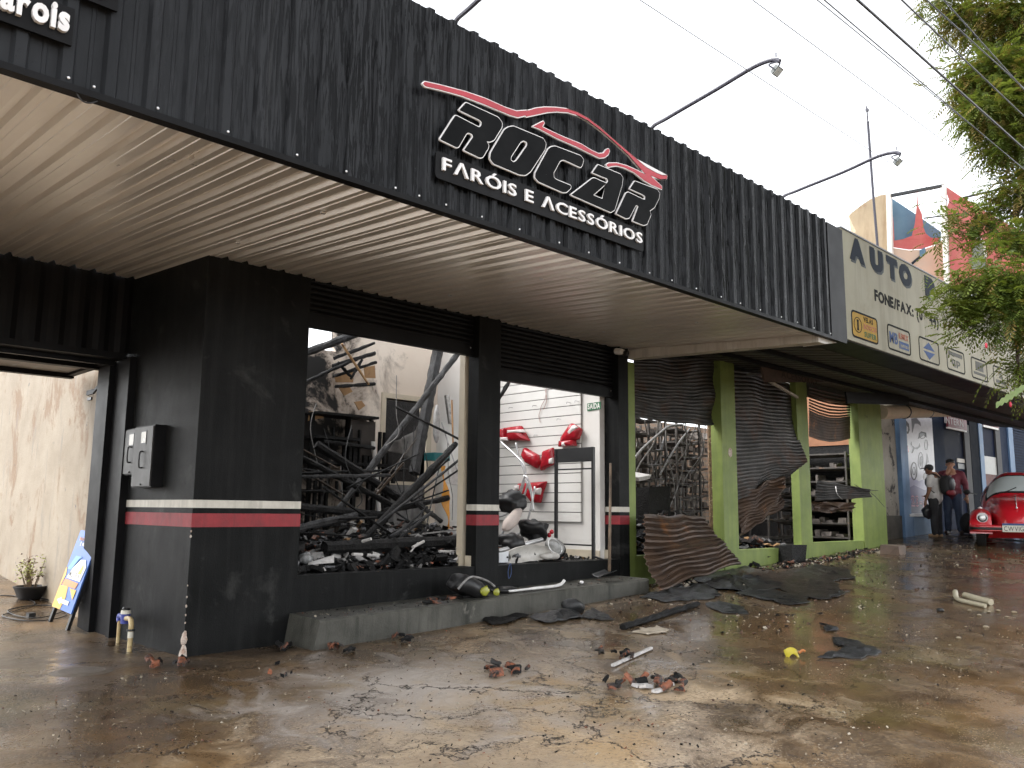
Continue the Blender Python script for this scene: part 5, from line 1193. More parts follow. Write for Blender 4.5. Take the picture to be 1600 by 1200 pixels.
o = MB().tube(smoothline([pY(797,880,6.77),pY(794,892,6.77),pY(795,904,6.76),pY(799,895,6.77),pY(798,880,6.77)],5),0.004,5).build('blue_string', flat('blue_nylon',(0.03,0.07,0.2),0.5)); tag(o,'thin blue string hanging down the black plinth','string')
for k,(x,y) in enumerate(((858,836),(862,831))):
    o = MB().ell(pY(x,y,7.3),(0.03,0.03,0.03),10,8).build('red_lens', M_LAMPRED, smooth=True); tag(o,('lower' if k==0 else 'upper')+' of two small round red lenses at the foot of the stand','lens')
# shovel leaning on the right pillar, things left on the step
def stz(x): return 0.262+0.125*(x-3.90)/4.57+0.005
sh = thing('shovel', (8.0,6.5,stz(8.0)), 'wooden-handled shovel standing on the step against the right black pillar', 'shovel')
a = pY(952,893,6.46); a.z = stz(a.x)+0.05; hd = pY(954,724,6.77)
MB().tube([a+Vector((0,0,0.06)), (a+hd)/2+Vector((0,0,0)), hd],[0.02,0.017,0.016],10).build('handle', pm('worn_wood',(0.20,0.14,0.09),(0.10,0.075,0.055),6), sh, smooth=True)
b = MB(); b.grid(lambda u, v: a+Vector((-0.24*v+0.03, -0.09+0.18*u, 0.05-0.045*v+0.03*(2*u-1)**2)), 8, 8); b.thick(0.004,(0,0,1)); b.build('blade', M_DARKSTEEL, sh, smooth=True)
bag = thing('charred_car_part', pY(745,930,6.5), 'charred black car part with yellow-green lamp glass on the step', 'car part')
c = pY(735,915,6.5); c.z = stz(c.x)
def wedge(p): return Vector((p.x, p.y, p.z*(1-0.25*(p.x > 0.05))))
MB().ell(c+Vector((-0.02,0.02,0.10)),(0.25,0.17,0.115),24,14,M=Matrix.Rotation(0.35,3,'Y'),fn=lambda p: Vector((max(-0.2,min(0.22,p.x)),p.y,max(-0.08,min(0.095,p.z))))*(1+0.12*noise.noise(p*9))).build('shell', M_BLACK, bag, smooth=50)
MB().tube(smoothline([c+Vector((-0.25,-0.10,0.10)),c+Vector((-0.12,-0.13,0.21)),c+Vector((0.1,-0.12,0.17)),c+Vector((0.24,-0.10,0.10))],6),0.012,6).build('rim', M_GREYBIT, bag)
for dx, dz_, s_ in ((0.06,0.07,0.06),(0.22,0.05,0.045)): MB().ell(c+Vector((dx,-0.155,dz_)),(s_,0.02,s_*0.8),12,8,fn=lambda p: p*(1+0.4*noise.noise(p*40))).build('yellow_lens', flat('yellow_green_lens',(0.30,0.31,0.04),0.25), bag, smooth=True)
c2 = pY(785,918,6.55); c2.z = stz(c2.x)+0.03; soft(c2,(0.16,0.12,0.035),9,M_BLACK,'melted_plastic','flat black melted piece right of the charred car part on the step','plastic',0.3,9)
a = pY(795,924,6.42); b_ = pY(872,916,6.42); d_ = pY(882,906,6.42)
for q in (a,b_): q.z = stz(q.x)+0.025
d_.z = stz(d_.x)+0.07
o = MB().tube(smoothline([a,(a+b_)/2,b_,d_],5),[0.012]*5+[0.016]*5+[0.018]*6,10).build('white_pipe', flat('white_pvc_pipe',(0.75,0.74,0.72),0.3), smooth=True); tag(o,'long white pipe with bent end lying on the step','pipe')
c = pY(909,909,6.5); c.z = stz(c.x)+0.018; soft(c,(0.03,0.02,0.018),4,M_LETTER,'ceramic_bit','small round white bit on the step near the shovel','debris',0.3,30)
# ------------------------------------------------------------------ blue parts store beyond the green building
M_BLUEP = pm('blue_paint',(0.13,0.23,0.38),(0.09,0.17,0.30),3,(0.45,0.65),0.2,50,streak=((0.05,0.09,0.15),0.5,8))
M_NAVY = pm('navy_wall',(0.014,0.024,0.050),(0.02,0.031,0.060),2,(0.5,0.7),0.1,ior=1.1)
M_NAVYGLASS = flat('navy_glass',(0.010,0.015,0.036),0.5,spec=0.5,ior=1.08)
M_GREYFRAME = flat('grey_frame',(0.07,0.07,0.073),0.55,ior=1.2)
M_DIRTY = pm('dirty_grey_plaster',(0.34,0.31,0.26),(0.25,0.22,0.18),2.5,(0.6,0.8),0.4,40,spot=((0.035,0.03,0.025),2.6,0.56,0.62))
SB = 7.35
store = thing('blue_store', (21,SB,0.6), 'blue parts store with poster and dark windows beyond the green building', 'store')
def face(x0,x1,y0,y1,mat,name,parent=None,dy=0.0,d=0.05):
    """upright panel on the store front, given by its pixel columns and rows at the left edge"""
    a = pY(x0,(y0+y1)/2,SB); b = pY(x1,(y0+y1)/2,SB); zt_, zb = pY(x0,y0,SB).z, pY(x0,y1,SB).z
    return MB().box(a.x,b.x,SB-dy,SB-dy+d,zb,zt_).build(name,mat,parent or store)
B('store_body', M_NAVY, store, 18.9, 31.0, SB+0.12, 11.0, 0.3, 5.4)
B('upper_wall', M_NAVY, store, 18.8, 31.0, SB, SB+0.12, 3.85, 5.4)
MB().box(16.82,19.0,SB+0.02,SB+0.12,0.35,4.2).build('plaster_wall', M_DIRTY, store)
MB().box(16.82,19.05,SB-0.02,SB+0.018,0.35,1.16).build('wall_base', pm('mossy_base',(0.05,0.045,0.035),(0.10,0.09,0.075),4), store)
face(1404,1415,640,850,M_BLUEP,'blue_post',dy=0.08,d=0.16)
face(1415,1463,806,862,M_BLUEP,'low_wall',dy=0.03,d=0.14)
face(1426,1463,808,862,pm('light_blue_panel',(0.17,0.28,0.42),(0.13,0.22,0.35),3),'low_wall_panel',dy=0.04,d=0.009)
poster = face(1415,1459,645,803,flat('poster_white',(0.62,0.62,0.66),0.35),'poster',dy=0.02,d=0.03)
face(1415,1462,803,807,flat('ledge_white',(0.6,0.6,0.6),0.4),'ledge',dy=0.10,d=0.12)
PY_ = SB-0.0215
def pr(L, mat, name='poster_print', y=PY_, d=0.002): return MB().poly([[pY(a,b,y) for a,b in l] for l in L], (0,-d,0)).build(name, mat, poster)
def ringp(cx,cy,rx,ry,w,n=20): return [[(cx+rx*math.cos(6.2832*k/n), cy+ry*math.sin(6.2832*k/n)) for k in range(n)], [(cx+(rx-w)*math.cos(6.2832*k/n), cy+(ry-w)*math.sin(6.2832*k/n)) for k in range(n)]]
M_PR = flat('poster_ink',(0.02,0.02,0.025),0.35); M_PV = flat('poster_violet',(0.10,0.08,0.22),0.35); M_PL = flat('poster_lilac',(0.36,0.34,0.48),0.35); M_PNAVY = flat('poster_navy',(0.02,0.025,0.10),0.35)
pr([[(1416.5,752),(1424,745),(1436,752),(1448,746),(1459,750),(1459.5,772),(1416.8,772)]], M_PL, d=0.001)
pr([[(1416.8,764),(1428,758),(1445,766),(1459,760),(1459.8,790),(1417,790)]], M_PV, y=PY_-0.0012, d=0.001)
pr([[(1417,786),(1459.8,786),(1460,802),(1417.2,802)]], M_PNAVY, y=PY_-0.0024, d=0.001)
pr(ringp(1428,736,5.5,14.5,2.0), M_PR); pr(ringp(1428,736,2.6,6.5,1.2), M_PR)
pr(ringp(1438.5,720,4.2,13.8,1.1), M_PR); pr([[(1437,715),(1440,712),(1441,722),(1439,730),(1437,724)]], M_PR)
pr([[(1424,654),(1432,653),(1438,660),(1439,666),(1434,662),(1429,662),(1426,676),(1425,676)]], flat('poster_grey',(0.10,0.10,0.115),0.35))
pr([[(1424,690),(1425,696),(1430,699),(1435,698),(1437,692),(1438,698),(1433,702),(1429,701),(1426,708),(1424,708),(1427,700),(1423,694)]], M_PR)
pr(ringp(1441,680,6,6,1.2,7), M_PR); pr(ringp(1447,695,3.2,9,1.1,6), M_PR); pr([[(1434,686),(1439,674),(1447,676),(1448,684),(1443,680),(1438,684)]], M_PR)
pr([[(1415.6,657),(1420,662),(1421.5,672),(1419,678),(1415.8,677)],[(1416.5,664),(1419,668),(1418.5,674),(1416.5,674)]], M_PR)
pr([[(1415.8,697),(1418.5,696),(1420.5,706),(1416,708)]], M_LAMPDARK)
pr(ringp(1418,738,2.2,8,1.2), M_PR)
pr([[(1448,708),(1450,714),(1451,722),(1446,728),(1448,718)]], M_PR); pr(ringp(1447,745,5,7,4.5), flat('poster_brown',(0.12,0.10,0.09),0.35))
a = pY(1418,790,PY_); write('323-3', (a.x,PY_-0.0036,a.z), XD, YD, 0.22, 1.05, flat('poster_pink',(0.60,0.22,0.30),0.35), poster, 'poster_letter', 0.002, 0.05); write('323-3', (a.x+0.012,PY_-0.0058,a.z+0.012), XD, YD, 0.195, 1.03, M_PNAVY, poster, 'poster_letter', 0.001, -0.0)
face(1459,1478,640,845,M_NAVY,'wall_panel',dy=0.01,d=0.1)
w1 = face(1478,1510,640,845,M_NAVYGLASS,'window',dy=-0.02,d=0.02)
s1_ = face(1478,1507,645,667,flat('dark_red_board',(0.19,0.035,0.045),0.5),'red_board',dy=0.05,d=0.05); face(1478,1507,667,669.5,M_WHITE,'board_edge',s1_,dy=0.052,d=0.05)
a = pY(1478,661,SB-0.051); b_ = pY(1506.5,661,SB-0.051); write('INTERN', (a.x+0.04-0.12,SB-0.0505,a.z), XD, YD, 0.17, b_.x-a.x, flat('board_letter',(0.5,0.45,0.45),0.5), s1_, 'board_letter', 0.003, 0.02)
face(1496,1511,716,722,M_OFFWHITE,'counter_edge',w1,dy=0.0,d=0.02); face(1497,1510,724,732,M_BLACK,'dark_bumper',w1,dy=0.0,d=0.018)
face(1510,1518,664,848,M_GREYFRAME,'door_frame',dy=0.03,d=0.08)
face(1518,1531,640,848,pm('dark_column',(0.010,0.013,0.02),(0.016,0.02,0.028),2,ior=1.1),'column',dy=0.03,d=0.1)
face(1531,1537,640,848,M_BLUEP,'blue_post',dy=0.05,d=0.1)
w2 = face(1537,1559,640,790,M_NAVYGLASS,'window',dy=-0.02,d=0.02)
s2_ = face(1533,1556,648,664,flat('dark_red_board',(0.19,0.035,0.045),0.5),'red_board',dy=0.06,d=0.05); face(1533,1556,664,667,M_WHITE,'board_edge',s2_,dy=0.062,d=0.05)
a = pY(1534,657,SB-0.061); b_ = pY(1555,657,SB-0.061); write('ETRO', (a.x,SB-0.0605,a.z), XD, YD, 0.19, b_.x-a.x, flat('board_letter',(0.5,0.45,0.45),0.5), s2_, 'board_letter', 0.003, 0.02)
face(1537,1559,712,740,flat('pale_panel',(0.34,0.34,0.32),0.4),'pale_panel',w2,dy=0.0,d=0.019)
face(1536,1560,740,848,pm('red_brick_dado',(0.14,0.04,0.03),(0.09,0.03,0.025),6),'brick_dado',dy=0.0,d=0.06)
face(1559,1566,655,848,M_GREYFRAME,'door_frame',dy=0.03,d=0.08); face(1566,1577,640,848,M_NAVY,'column',dy=0.02,d=0.1); face(1577,1584,640,848,M_BLUEP,'blue_post',dy=0.06,d=0.12)
for k in range(22):
    a = pY(1584,652+k*4.2,SB); MB().box(a.x,31.0,SB+0.02,SB+0.035,a.z-0.05,a.z-0.004).build('shutter_slat', M_NAVY, store)
B('shutter_back', M_NAVYGLASS, store, pY(1584,700,SB).x, 31.0, SB+0.04, SB+0.06, 0.7, 3.6)
# rolled awning hanging under the canopy end
A_, B_ = pD(1376,644,17.0), pD(1592,641,23.5)
aw = MB().tube([A_*(1-t)+B_*t for t in [k/16 for k in range(17)]], [0.15-0.055*k/16+0.006*math.sin(k*2.1) for k in range(17)], 12).build('rolled_awning', pm('awning_cloth',(0.80,0.72,0.58),(0.66,0.58,0.45),2,(0.6,0.8),0.2,30), smooth=40); tag(aw,'long rolled cream awning under the dark canopy before the blue store','awning')
for t in (0.13,0.27,0.44,0.62,0.8):
    c = A_*(1-t)+B_*t; dd = (B_-A_).normalized(); MB().tube([c-dd*0.02,c+dd*0.02],0.158-0.055*t,12).build('strap', M_BLACK, aw)
# kerb stone
c = pG(1399,866); o = MB().box(c.x-0.12,c.x+0.16,c.y-0.10,c.y+0.2,c.z-0.1,c.z+0.15).jitter(0.05,4).build('kerb_stone', pm('brown_stone',(0.19,0.13,0.10),(0.12,0.09,0.07),4,bump=0.6)); tag(o,'rough brown stone block at the foot of the last green post','stone')
# ------------------------------------------------------------------ rooftop billboard and cream parapet behind
M_CREAMW = pm('weathered_cream_wall',(0.62,0.50,0.34),(0.50,0.40,0.27),1.2,(0.6,0.8),0.2,20,streak=((0.36,0.24,0.16),0.6,5),spot=((0.40,0.22,0.13),2.5,0.64,0.72))
DR = 23.0
tw_ = MB().poly([[pD(x,y,DR) for x,y in ((1326,337),(1331,332),(1345,321),(1360,311),(1375,305),(1384,303.5),(1391,306),(1393,455),(1345,440),(1330,372),(1337,361))]], Vector(ray(1360,330))*1.2-Vector((0,0,ray(1360,330)[2]*1.2))).build('parapet_tower', M_CREAMW); tag(tw_,'weathered cream wall with curved top behind the yellowed sign','wall')
bb = thing('billboard', pD(1430,430,23), 'torn rooftop billboard with red and blue canvas on white poles', 'billboard')
M_POLEW = flat('pole_white',(0.66,0.63,0.58),0.4); M_CANB = pm('faded_blue_canvas',(0.10,0.20,0.30),(0.14,0.25,0.34),2); M_CANR = pm('hazed_red_canvas',(0.50,0.10,0.10),(0.55,0.17,0.15),2); M_CANP = pm('peach_canvas',(0.62,0.45,0.34),(0.55,0.42,0.34),1.5)  # red canvas colour lightened to carry haze and overexposure
MB().bar(pD(1389,304,22.9),pD(1393,460,22.9),0.12,0.12).build('pole', M_POLEW, bb); MB().bar(pD(1474,289,22.5),pD(1480,450,22.5),0.12,0.12).build('pole', M_POLEW, bb); MB().bar(pD(1391,306,22.9),pD(1475,290,22.5),0.10,0.07).build('top_bar', M_DARKSTEEL, bb)
bk_ = Vector((0.9,0.3,0))
def can(L, d, mat, nm='canvas'): return MB().poly([[pD(x,y,d) for x,y in L]], bk_*0.03).jitter(0.02,2).build(nm, mat, bb)
can([(1392.5,309),(1430,335),(1470,362),(1470,378),(1450,382),(1396,380)],23.5,M_CANB)
can([(1392,318),(1396,345),(1397,376),(1410,374),(1425,368),(1430,350),(1432,318),(1433,300),(1434,300),(1434,320),(1440,335),(1443,355),(1447,365),(1455,372),(1470,372),(1462,382),(1440,389),(1420,390),(1393,386)],23.2,M_CANR)
can([(1392,387),(1420,391),(1440,390),(1460,384),(1477,372),(1478,450),(1393,455)],23.1,M_CANP)
can([(1437,391),(1445,386),(1447,393),(1441,401),(1437,399)],23.05,M_CANB,'canvas_print')
can([(1424,410),(1437,399),(1438,402),(1426,413)],23.05,M_INK,'canvas_print')
can([(1476,290),(1500,306),(1540,330),(1575,350),(1600,362),(1640,380),(1640,470),(1481,450),(1478,330),(1483,313),(1480,304),(1477,300)],22.6,M_CANR,'red_panel')
can([(1518,420),(1519,380),(1525,373),(1533,375),(1537,382),(1541,400),(1540,420)],22.5,flat('logo_grey',(0.20,0.21,0.19),0.5),'canvas_print')
MB().tube([pD(1541,402,22.48),pD(1536,376,22.48),pD(1526,371,22.48)],0.03,6).build('canvas_print', M_POLEW, bb)
MB().tube([pD(1443,341,22.7),pD(1500,334,22.5)],0.02,6).build('stay_wire', M_DARKSTEEL, bb); MB().tube([pD(1505,309,22.4),pD(1560,296,22.3)],0.03,6).build('stay_wire', M_DARKSTEEL, bb)
B('billboard_base', M_CREAMW, bb, 17.5, 29.0, 7.9, 10.5, 5.19, 5.6)
an = thing('antenna_pole', pD(1372,385,22.5), 'thin tall antenna pole standing before the cream parapet', 'antenna')
MB().tube([pD(1376,440,22.4),pD(1364,300,22.4),pD(1356,190,22.4)],0.035,8).build('mast', M_ARM, an); MB().tube([pD(1356,190,22.4),pD(1354,166,22.4)],0.018,6).build('tip', M_ARM, an); MB().bar(pD(1355,174,22.38),pD(1355,170,22.38),0.09,0.06).build('clamp', M_ARM, an)

# ------------------------------------------------------------------ two people talking
RV = Vector((0.715,-0.699,0)).normalized()            # to the right in the picture
def person(foot, H, face_dir, label, parts, mats, props=()):
    """parts: {part: [capsules (a, b, ra, rb)]} in body space: x to the person's right, y forward, z up, for height 1"""
    t = thing('person', foot, label, 'person')
    f = Vector((face_dir[0], face_dir[1], 0)).normalized(); r = Vector((f.y,-f.x,0))
    def Wp(p): return foot+(r*p[0]+f*p[1]+Vector((0,0,1))*p[2])*H
    for nm, caps in parts.items():
        m = MB()
        for a, b, ra, rb in caps:
            A, Bq = Wp(a), Wp(b); d = Bq-A
            if d.length < 1e-5: m.ell(A,(ra*H,ra*H,ra*H),12,8); continue
            n = 5; P = [A-d.normalized()*ra*H*0.75]+[A+d*k/n for k in range(n+1)]+[Bq+d.normalized()*rb*H*0.75]; R = [ra*H*0.5]+[(ra+(rb-ra)*k/n)*H for k in range(n+1)]+[rb*H*0.5]
            m.tube(P,R,12)
        o = m.build(nm.rstrip('_'), mats[nm], t, smooth=True)
        vx_ = 0.009 if nm in ('body',) else 0.014
        mo = o.modifiers.new('union','REMESH'); mo.mode = 'VOXEL'; mo.voxel_size = vx_; mo.use_smooth_shade = True
        sm = o.modifiers.new('soft','SMOOTH'); sm.factor = 0.5; sm.iterations = 4 if nm != 'body' else 2
    return t, Wp
M_SKIN1 = pm('brown_skin',(0.26,0.13,0.075),(0.22,0.105,0.06),10,(0.45,0.6),0.05); M_SKIN2 = pm('tan_skin',(0.40,0.21,0.13),(0.34,0.17,0.10),10,(0.45,0.6),0.05)
M_TEE = pm('white_cotton',(0.62,0.59,0.56),(0.52,0.50,0.48),6,(0.7,0.9),0.4,25,0.01); M_PANTS = pm('black_denim',(0.016,0.016,0.018),(0.03,0.03,0.032),5,(0.7,0.9),0.4,25,0.01); M_JEANS = pm('blue_denim',(0.03,0.045,0.085),(0.055,0.075,0.12),5,(0.7,0.9),0.4,25,0.01); M_MAROON = pm('maroon_jersey',(0.17,0.025,0.04),(0.12,0.02,0.032),4,(0.65,0.85),0.5,18,0.012); M_HAIR = flat('black_hair',(0.012,0.01,0.009),0.5); M_SHOE = flat('brown_shoe',(0.09,0.06,0.045),0.5); M_TAN = flat('tan_shoe',(0.36,0.23,0.13),0.6); M_CAP = flat('black_cap',(0.02,0.02,0.021),0.7)
def legs(sp_, w0, w1, w2, kz=0.27, fwd=0.0): return [((s*0.052,0,0.49),(s*sp_*0.9,fwd*0.5,kz),w0,w1) for s in (-1,1)]+[((s*sp_*0.9,fwd*0.5,kz),(s*sp_,0,0.045),w1,w2) for s in (-1,1)]
def hand(w, d, side, curl=0.3):
    """palm and five fingers from wrist w along direction d"""
    w = Vector(w); d = Vector(d).normalized(); sd_ = d.cross(Vector((0,1,0))).normalized() if abs(d.y) < 0.9 else Vector((1,0,0)); pn = sd_.cross(d)
    caps = [(tuple(w),tuple(w+d*0.05),0.017,0.021)]
    for k, L in enumerate((0.040,0.047,0.044,0.034)):
        b0 = w+d*0.052+sd_*(0.0105*(k-1.5)); b1 = b0+d*L*0.55+pn*L*0.1; b2 = b1+(d*(1-curl)+pn*curl).normalized()*L*0.5
        caps += [(tuple(b0),tuple(b1),0.0056,0.0052),(tuple(b1),tuple(b2),0.0052,0.0045)]
    th = w+d*0.018+sd_*0.017*side; caps += [(tuple(th),tuple(th+(d+sd_*0.8*side)*0.022),0.0072,0.0062),(tuple(th+(d+sd_*0.8*side)*0.022),tuple(th+(d*1.8+sd_*0.9*side)*0.022),0.006,0.005)]
    return caps
def head(z, tilt=(0,0), s=1.0):
    x, y = tilt; c = Vector((x,y+0.01,z))
    caps = [((0,0,z-0.115),(x*0.7,y*0.7,z-0.05),0.034,0.033),(tuple(c+Vector((0,-0.008,0.018))),tuple(c+Vector((0,0.010,-0.012))),0.050*s,0.046*s),(tuple(c+Vector((0,0.018,-0.036))),tuple(c+Vector((0,0.022,-0.046))),0.033,0.026),
            (tuple(c+Vector((0,0.056,0.008))),tuple(c+Vector((0,0.064,-0.010))),0.006,0.009)]
    for e in (-1,1): caps.append((tuple(c+Vector((e*0.049,-0.002,0.008))),tuple(c+Vector((e*0.050,-0.004,-0.012))),0.010,0.008))
    return caps, c
# the one with the backpack: back to the street, facing the store's poster
H1 = 1.60; f1 = pG(1465,838.5); fd1 = (-RV*0.55+Vector((0.55,0.80,0))*1.0)
hc, hcen = head(0.905,(-0.01,0.05))
body = hc+[((0,0,0.52),(0,0.005,0.80),0.075,0.09),((-0.09,0,0.80),(0.09,0,0.80),0.035,0.035)]+legs(0.062,0.055,0.04,0.03)
body += [((-0.115,0.0,0.785),(-0.15,-0.005,0.63),0.032,0.027),((-0.15,-0.005,0.63),(-0.145,0.055,0.49),0.025,0.018)]+hand((-0.145,0.06,0.475),(0.02,0.10,-1),1)
body += [((0.115,0.0,0.785),(0.145,0.02,0.63),0.032,0.027),((0.145,0.02,0.63),(0.115,0.13,0.56),0.025,0.018)]+hand((0.112,0.14,0.555),(-0.1,1,-0.2),-1)
tee = [((0,0,0.50),(0,0.0,0.72),0.098,0.10),((0,0,0.72),(0,0,0.79),0.10,0.085),((-0.085,0,0.795),(0.085,0,0.795),0.042,0.042),((-0.05,0,0.54),(0.05,0,0.54),0.085,0.085),((-0.06,0,0.72),(0.06,0,0.72),0.08,0.08),((-0.11,0,0.79),(-0.145,-0.004,0.68),0.044,0.042),((0.11,0,0.79),(0.142,0.012,0.68),0.044,0.042)]
pts = [((s*0.045,0,0.51),(s*0.05,0,0.46),0.072,0.068) for s in (-1,1)]+[((s*0.05,0,0.46),(s*0.058,0.004,0.27),0.066,0.05) for s in (-1,1)]+[((s*0.058,0.004,0.27),(s*0.062,0,0.045),0.05,0.042) for s in (-1,1)]
sho = [((s*0.062,-0.03,0.018),(s*0.072,0.075,0.014),0.024,0.022) for s in (-1,1)]
p1_, W1 = person(f1,H1,fd1,'person in white t-shirt, black trousers and cap, seen from behind with a backpack',{'body':body,'t_shirt':tee,'trousers':pts,'shoe':sho[:1],'shoe_':sho[1:]},{'body':M_SKIN1,'t_shirt':M_TEE,'trousers':M_PANTS,'shoe':M_TAN,'shoe_':M_TAN})
c = W1(hcen+Vector((0,-0.006,0.022))); m = MB().ell(c,(0.058*H1,0.058*H1,0.05*H1),18,12); fwd_ = (W1((0,1,0))-W1((0,0,0))).normalized(); m.bar(c+fwd_*0.05*H1,c+fwd_*0.105*H1-Vector((0,0,0.012)),0.10,0.012); m.build('cap', M_CAP, p1_, smooth=50)
bp_ = thing('backpack', W1((0.0,-0.14,0.58)), 'black backpack with red lower pocket worn by the person in white', 'backpack')
def ellp(p0, r, mat, nm, par, sq=2.6):
    m = MB(); c0 = W1(p0); ex = (W1((1,0,0))-W1((0,0,0))).normalized(); ey = (W1((0,1,0))-W1((0,0,0))).normalized()
    def fn(u, v):
        a = 2*math.pi*u; b = math.pi*(v-0.5); q = lambda s: math.copysign(abs(s)**(2/sq), s)
        return c0+ex*r[0]*H1*q(math.cos(b))*q(math.cos(a))+ey*r[1]*H1*q(math.cos(b))*q(math.sin(a))+Vector((0,0,1))*r[2]*H1*q(math.sin(b))
    return m.grid(fn,20,14,cu=True).build(nm,mat,par,smooth=True)
ellp((0.0,-0.165,0.685),(0.098,0.075,0.135),M_CAP,'main_bag',bp_); ellp((0.0,-0.225,0.70),(0.075,0.035,0.09),flat('charcoal_nylon',(0.03,0.03,0.033),0.5),'front_pocket',bp_); ellp((0.0,-0.215,0.585),(0.085,0.045,0.04),flat('red_nylon',(0.28,0.03,0.04),0.6),'lower_pocket',bp_); ellp((0.03,-0.258,0.70),(0.022,0.006,0.03),flat('pale_patch',(0.45,0.42,0.40),0.6),'patch',bp_)
for s in (-1,1): MB().tube(smoothline([W1((s*0.05,-0.11,0.79)),W1((s*0.07,-0.03,0.838)),W1((s*0.075,0.05,0.80)),W1((s*0.085,0.075,0.70)),W1((s*0.09,-0.04,0.58))],5),0.016,6).build('strap', M_CAP, bp_)
# plastic bag in the left hand
c = W1((-0.13,0.06,0.33)); o = MB().ell(c,(0.11,0.09,0.15),18,12,fn=lambda p: p*(1+0.35*noise.noise(p*14))).build('carrier_bag', flat('black_bag',(0.018,0.018,0.02),0.3), smooth=True); tag(o,'black plastic bag hanging from the hand of the person in white','bag')
MB().tube([W1((-0.13,0.06,0.40)),W1((-0.143,0.066,0.455))],0.012,6).build('bag_handle', MATS['black_bag'], o)
# the one in maroon, facing the street with a hand at the mouth
H2 = 1.68; f2 = pG(1492,833.5); fd2 = -Vector((ray(1492,800)[0],ray(1492,800)[1],0))*1.0-RV*0.12
hc, hcen = head(0.925,(0.0,0.012))
body = hc+[((0,0,0.52),(0,0,0.80),0.08,0.09),((-0.10,0,0.81),(0.10,0,0.81),0.035,0.035)]+legs(0.066,0.055,0.04,0.03)
body += [((0.125,0.0,0.80),(0.135,0.06,0.66),0.034,0.028),((0.135,0.06,0.66),(0.035,0.12,0.80),0.026,0.018)]+hand((0.03,0.115,0.81),(-0.25,-0.25,1),1,0.5)
body += [((-0.125,0,0.80),(-0.16,-0.01,0.65),0.034,0.028),((-0.16,-0.01,0.65),(-0.175,0.04,0.51),0.026,0.018)]+hand((-0.176,0.045,0.497),(-0.03,0.12,-1),1)
jac = [((0,0,0.53),(0,0.005,0.74),0.105,0.112),((0,0.02,0.60),(0,0.02,0.70),0.108,0.112),((0,0,0.74),(0,0,0.80),0.10,0.08),((-0.095,0,0.805),(0.095,0,0.805),0.045,0.045),((-0.05,0,0.55),(0.05,0,0.55),0.09,0.09),((-0.06,0,0.74),(0.06,0,0.74),0.085,0.085),((0,0,0.835),(0,0.005,0.86),0.045,0.042),
       ((0.12,0,0.80),(0.14,0.06,0.66),0.048,0.042),((0.14,0.06,0.66),(0.055,0.112,0.78),0.038,0.030),((-0.12,0,0.80),(-0.165,-0.008,0.65),0.048,0.042),((-0.165,-0.008,0.65),(-0.175,0.035,0.525),0.038,0.030)]
pts = [((s*0.048,0,0.53),(s*0.055,0,0.46),0.075,0.072) for s in (-1,1)]+[((s*0.055,0,0.46),(s*0.066,0.004,0.27),0.068,0.05) for s in (-1,1)]+[((s*0.066,0.004,0.27),(s*0.072,0,0.05),0.05,0.043) for s in (-1,1)]
sho = [((s*0.072,-0.03,0.02),(s*0.10,0.085,0.016),0.027,0.024) for s in (-1,1)]
p2_, W2 = person(f2,H2,fd2,'person in maroon zip jacket and jeans facing the street, hand at the mouth',{'body':body,'jacket':jac,'jeans':pts,'shoe':sho[:1],'shoe_':sho[1:]},{'body':M_SKIN2,'jacket':M_MAROON,'jeans':M_JEANS,'shoe':M_SHOE,'shoe_':M_SHOE})
c = W2(hcen+Vector((0,-0.012,0.034))); MB().ell(c,(0.056*H2,0.058*H2,0.043*H2),18,12,fn=lambda p: p*(1+0.06*noise.noise(p*60))).build('hair', M_HAIR, p2_, smooth=True)
for s in (-1,1):
    MB().ell(W2(hcen+Vector((s*0.019,0.052,0.012))),(0.009,0.009,0.006),8,6).build('eye', M_HAIR, p2_, smooth=True)
    MB().bar(W2(hcen+Vector((s*0.008,0.056,0.024))),W2(hcen+Vector((s*0.032,0.047,0.024))),0.012,0.008).build('eyebrow', M_HAIR, p2_)
MB().bar(W2(hcen+Vector((-0.014,0.052,-0.032))),W2(hcen+Vector((0.014,0.052,-0.032))),0.008,0.006).build('mouth', flat('lips',(0.25,0.09,0.07),0.5), p2_)
MB().bar(W2((-0.02,0.118,0.765)),W2((0.02,0.118,0.765)),0.01,0.012).build('jacket_print', M_WHITE, p2_)
c = pG(1512,834); o = MB().ell(c+Vector((0,0,0.22)),(0.17,0.14,0.24),18,12,fn=lambda p: Vector((p.x*(1-0.5*max(0,p.z)/0.24),p.y,max(-0.21,p.z)))*(1+0.1*noise.noise(p*9))).build('dark_sack', M_CAP, smooth=True); tag(o,'dark sack standing on the ground behind the person in maroon','bag')

